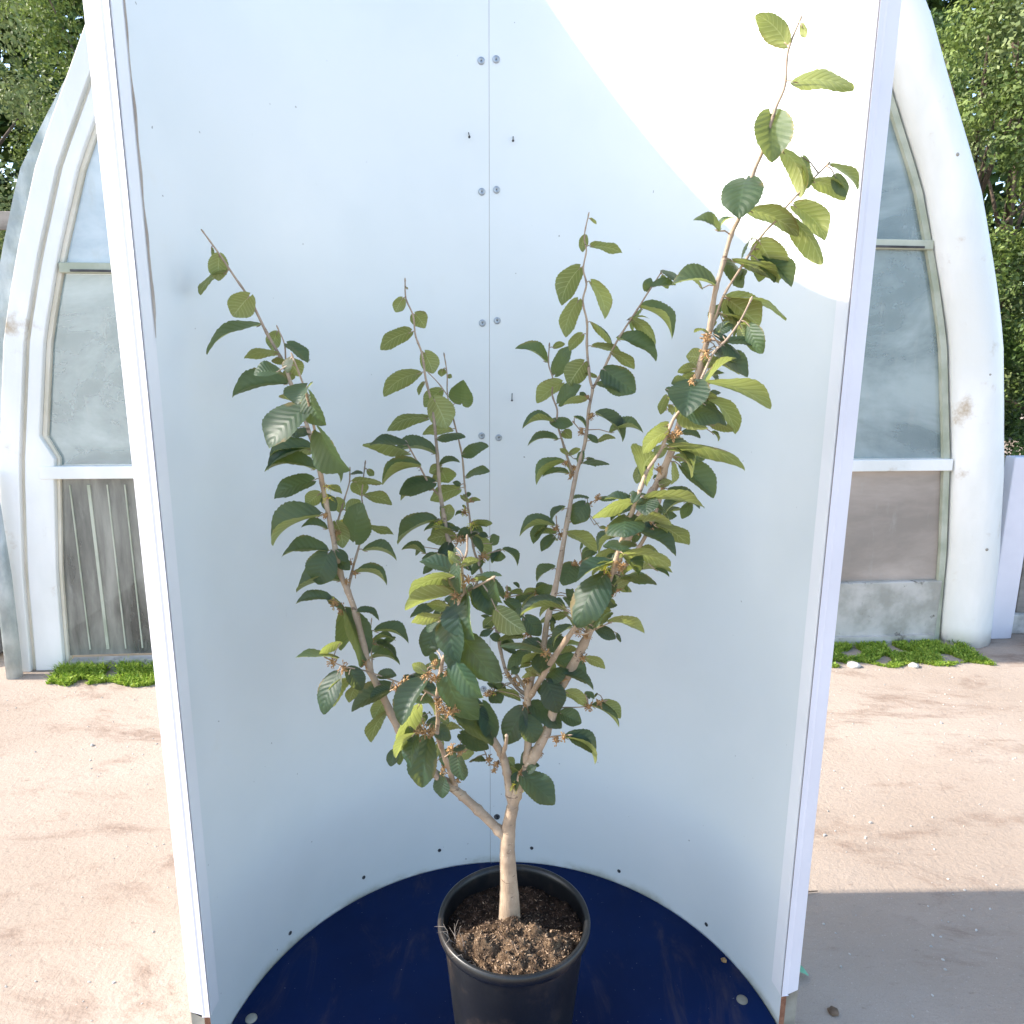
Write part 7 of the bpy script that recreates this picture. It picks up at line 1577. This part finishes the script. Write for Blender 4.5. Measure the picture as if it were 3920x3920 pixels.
def stone(loc, r, lab, mat=None, fl=.5, name='stone', cat='stone', grp=None):
    b = MB(); vs = []; RN, SN = 7, 12
    vs.append((0, 0, r * fl))
    for i in range(1, RN):
        t = math.pi * i / RN
        for k in range(SN):
            a = 2 * math.pi * k / SN; d = Vector((math.sin(t) * math.cos(a), math.sin(t) * math.sin(a), math.cos(t) * fl))
            vs.append(d * r * (1 + .35 * noise.noise(d * 1.7 + Vector(loc) * 9)))
    vs.append((0, 0, -r * fl))
    fs = [(0, 1 + k, 1 + (k + 1) % SN) for k in range(SN)]
    for i in range(RN - 2):
        for k in range(SN):
            a = 1 + i * SN + k; c_ = 1 + i * SN + (k + 1) % SN; fs.append((a, a + SN, c_ + SN, c_))
    l = len(vs) - 1; o_ = 1 + (RN - 2) * SN; fs += [(o_ + k, l, o_ + (k + 1) % SN) for k in range(SN)]
    b.add(vs, fs); o = b.build(name, mat or M['stone'], smooth=True, loc=loc); tag(o, lab, cat, grp); return o
x, y = ghw(1.62, -.30); stone((x, y, .006), .034, 'flat beige stone at the grass edge close to the backdrop, nearer the camera')
x, y = ghw(1.92, -.33); stone((x, y, .006), .026, 'small pale stone in the right grass edge, farther from the backdrop')
stone((2.95, 3.55, .03), .22, 'dark wet rock at the right foot of the greenhouse', M['darkheap'], .35, 'rock', 'rock')
stone((-2.85, 3.55, .05), .24, 'dark rock in the shade left of the greenhouse foot', M['darkheap'], .5, 'rock', 'rock')

# ------------------------------------------------------------------ things on the ground by the backdrop
def flat_leaf(loc, rz, ln, w, lab, name='fallen_leaf'):
    b = MB(); vs = []; fs = []; K = 10
    for i in range(K + 1):
        s = i / K; ww = w * math.sin(math.pi * s ** .85) ** .8 if 0 < i < K else .0005
        for v in (-1, 0, 1): vs.append((s * ln, v * ww, .004 + .012 * math.sin(3 * s) + abs(v) * ww * .3))
    for i in range(K):
        for j in (0, 1): a = 3 * i + j; fs.append((a, a + 3, a + 4, a + 1))
    b.add(vs, fs); o = b.build(name, M['litter'], smooth=True, loc=loc); o.rotation_euler = (0, 0, rz)
    tag(o, lab, 'leaf'); return o
flat_leaf((.70, 1.575, .002), R(-25), .06, .014, 'long pale green fallen leaf on shaded ground beside the right backdrop edge')
flat_leaf((.715, 1.62, .002), R(60), .02, .008, 'tiny pale green leaf scrap on shaded ground just behind the long fallen leaf')
b = MB(); b.tube([(.80, 1.80, .006), (.835, 1.815, .010), (.865, 1.845, .007), (.90, 1.85, .006)], [.003, .0028, .0022, .0012], 6)
tag(b.build('twig', M['twig'], smooth=True), 'short bent brown twig on sunlit ground right of the backdrop', 'twig')
stone((.775, 1.452, .004), .014, 'small dark brown clod on the shaded ground right of the backdrop', M['twig'], .35, 'clod', 'clod')
stone((.509, 1.467, DZ + .002), .007, 'tiny rusty brown crumb on the blue platform near its right rim', M['bud'], .5, 'crumb', 'crumb')
b = MB()
for i in range(1500):
    x = random.choice((-1, 1)) * random.uniform(.62, 3.2); y = random.uniform(1.0, 3.5); r_ = random.uniform(.0015, .0045) * (2 if random.random() < .02 else 1)
    if x < 0 and random.random() < .45: continue
    b.blob((x, y, r_ * .3), (random.gauss(0, 1), random.gauss(0, 1), .2), r_ * .7, r_, 5)
tag(b.build('gravel', M['stone']), 'scattered fine grit lying over the sandy ground', 'grit', kind='stuff')

# ------------------------------------------------------------------ fence, side wall
fn = empty('wooden_fence', (-5.0, 6.2, 0)); tag(fn, 'grey weathered rail fence under the trees at far left', 'fence')
for x in (-1.2, .3, 1.6):
    b = MB(); b.box(x - .06, x + .06, -.06, .06, 0, 2.7); b.build('post', M['rail'], fn, bevel=.01)
for z in (.5, 1.1, 1.65, 2.15, 2.55):
    b = MB(); b.box(-1.6, 1.8, -.09, -.062, z - .07, z + .07); b.build('rail', M['rail'], fn, bevel=.006)
wl = empty('panel_wall', (2.72, 3.95, 0)); tag(wl, 'low pale panel wall with a brown post right of the greenhouse', 'wall')
b = MB(); b.box(.03, 1.9, 0, .04, .12, .95); b.build('panel', M['concrete'], wl, bevel=.004)
b = MB(); b.box(.14, .20, -.03, -.002, .10, 1.0); b.build('post', M['rail'], wl, bevel=.004)
b = MB(); b.box(-.02, 1.9, -.06, .06, 0, .118); b.build('stone_footing', M['stone'], wl, bevel=.01)
b = MB(); b.box(.0, 1.9, -.02, .06, .953, .99); b.build('coping', M['worn'], wl, bevel=.004)

# ------------------------------------------------------------------ trees
def tree(name, loc, H_, rad, z0, cnt, mat, lab, seed, leaf=.062, grp='trees behind the greenhouse'):
    rnd = random.Random(seed)
    t = empty(name, loc); tag(t, lab, 'tree', grp)
    b = MB(); top = Vector((rnd.uniform(-.2, .2), rnd.uniform(-.2, .2), H_ * .8))
    b.tube([(0, 0, -.1), (.05, 0, H_ * .2), tuple(top * .55), tuple(top)], [rad * .06, rad * .05, rad * .03, .02], 10)
    cl = []
    for i in range(64):
        z = z0 + (H_ - z0) * ((i + .5) / 64); f = (z - z0) / (H_ - z0)
        rr = rad * (math.sin(math.pi * min(1, .12 + f * .88)) ** .6); a = rnd.uniform(0, 6.28) if i % 3 else rnd.uniform(3.6, 5.8); q = rnd.uniform(.45, 1.0)
        c_ = Vector((rr * q * math.cos(a), rr * q * math.sin(a), z)); cl.append((c_, rad * rnd.uniform(.16, .32), rnd.random()))
        if i % 4 == 0:
            st = top * min(.9, f * .7 + .12)
            b.tube([st, (st + c_) / 2 + Vector((0, 0, .1)), c_], [.035, .02, .008], 6)
    b.build('trunk', M['bark'], t, smooth=True)
    b = MB()
    for c_, r_, tn in cl:
        for k in range(int(1.35 * cnt / len(cl))):
            d = Vector((rnd.gauss(0, 1), rnd.gauss(0, 1), rnd.gauss(0, 1))).normalized()
            rr = r_ * (rnd.random() ** .33) * (1 + .5 * noise.noise(d * 2.3 + c_))
            p = c_ + d * rr; p.z = max(p.z, .05)
            nn = (d + Vector((rnd.gauss(0, .6), rnd.gauss(0, .6), rnd.gauss(.5, .5)))).normalized(); e = nn.orthogonal().normalized()
            ang = rnd.uniform(0, 6.28); e = (e * math.cos(ang) + nn.cross(e) * math.sin(ang)); f_ = nn.cross(e)
            s_ = leaf * rnd.uniform(.5, 1.25); b.cur = min(.99, max(0, .25 + .50 * tn + rnd.gauss(0, .15)))
            b.add([p - e * s_ * .5, p + f_ * s_ * .28, p + e * s_ * .5, p - f_ * s_ * .28], [(0, 1, 2, 3)])
    b.build('crown', mat, t)
    return t
tree('leafy_tree', (-6.4, 9.0, 0), 6.8, 1.7, 1.0, 22000, M['fol_b'], 'grey green bushy tree at far left, its crown filling the top left corner', 1)
tree('leafy_tree', (-5.6, 11.0, 0), 7.6, 1.6, 1.0, 18000, M['fol_a'], 'yellower green tree at left, beside the top of the left backdrop edge', 2)
tree('leafy_tree', (-6.3, 7.2, 0), 3.3, 1.1, .5, 12000, M['fol_a'], 'low bright green bushy tree leaning over the grey rail fence', 3)
tree('leafy_tree', (6.0, 9.4, 0), 7.4, 1.7, 1.0, 26000, M['fol_b'], 'tall pale green clumpy tree in the top right corner', 4)
tree('leafy_tree', (5.2, 8.9, 0), 5.6, 1.1, .6, 15000, M['fol_a'], 'mid green rounded tree at right, between the tall pale tree and the greenhouse arch', 9)
tree('leafy_tree', (5.0, 11.2, 0), 7.0, 1.5, 1.0, 18000, M['fol_c'], 'darker green tree close beside the right greenhouse arch top', 5)
tree('leafy_tree', (5.9, 8.0, 0), 3.0, 1.0, .2, 12000, M['fol_c'], 'dark green bushy tree low at the right behind the greenhouse arch', 6)
tree('leafy_tree', (5.1, 6.6, 0), 1.7, .6, .2, 4000, M['fol_c'], 'small dark shrubby tree above the low pale wall at right', 7, .05)
rnd = random.Random(77); b = MB()
for i in range(75000):
    x = rnd.choice((-1, 1)) * rnd.uniform(3.6, 15); z = rnd.uniform(0, 10.5); y = 14.5 + rnd.uniform(-.6, .6) + 1.2 * noise.noise(Vector((x * .7, z * .7, 3)))
    s_ = rnd.uniform(.09, .18); d = Vector((rnd.gauss(0, 1), rnd.gauss(-.8, 1), rnd.gauss(.5, .8))).normalized(); e = d.orthogonal().normalized(); f_ = d.cross(e)
    p = Vector((x, y, z)); b.cur = min(.99, max(0, .3 + .5 * noise.noise(Vector((x * .9, z * .9, 8))) + rnd.gauss(0, .15)))
    b.add([p - e * s_, p + f_ * s_ * .6, p + e * s_, p - f_ * s_ * .6], [(0, 1, 2, 3)])
tag(b.build('woodland', M['fol_c']), 'dark mass of woodland behind the separate trees', 'woodland', kind='stuff')
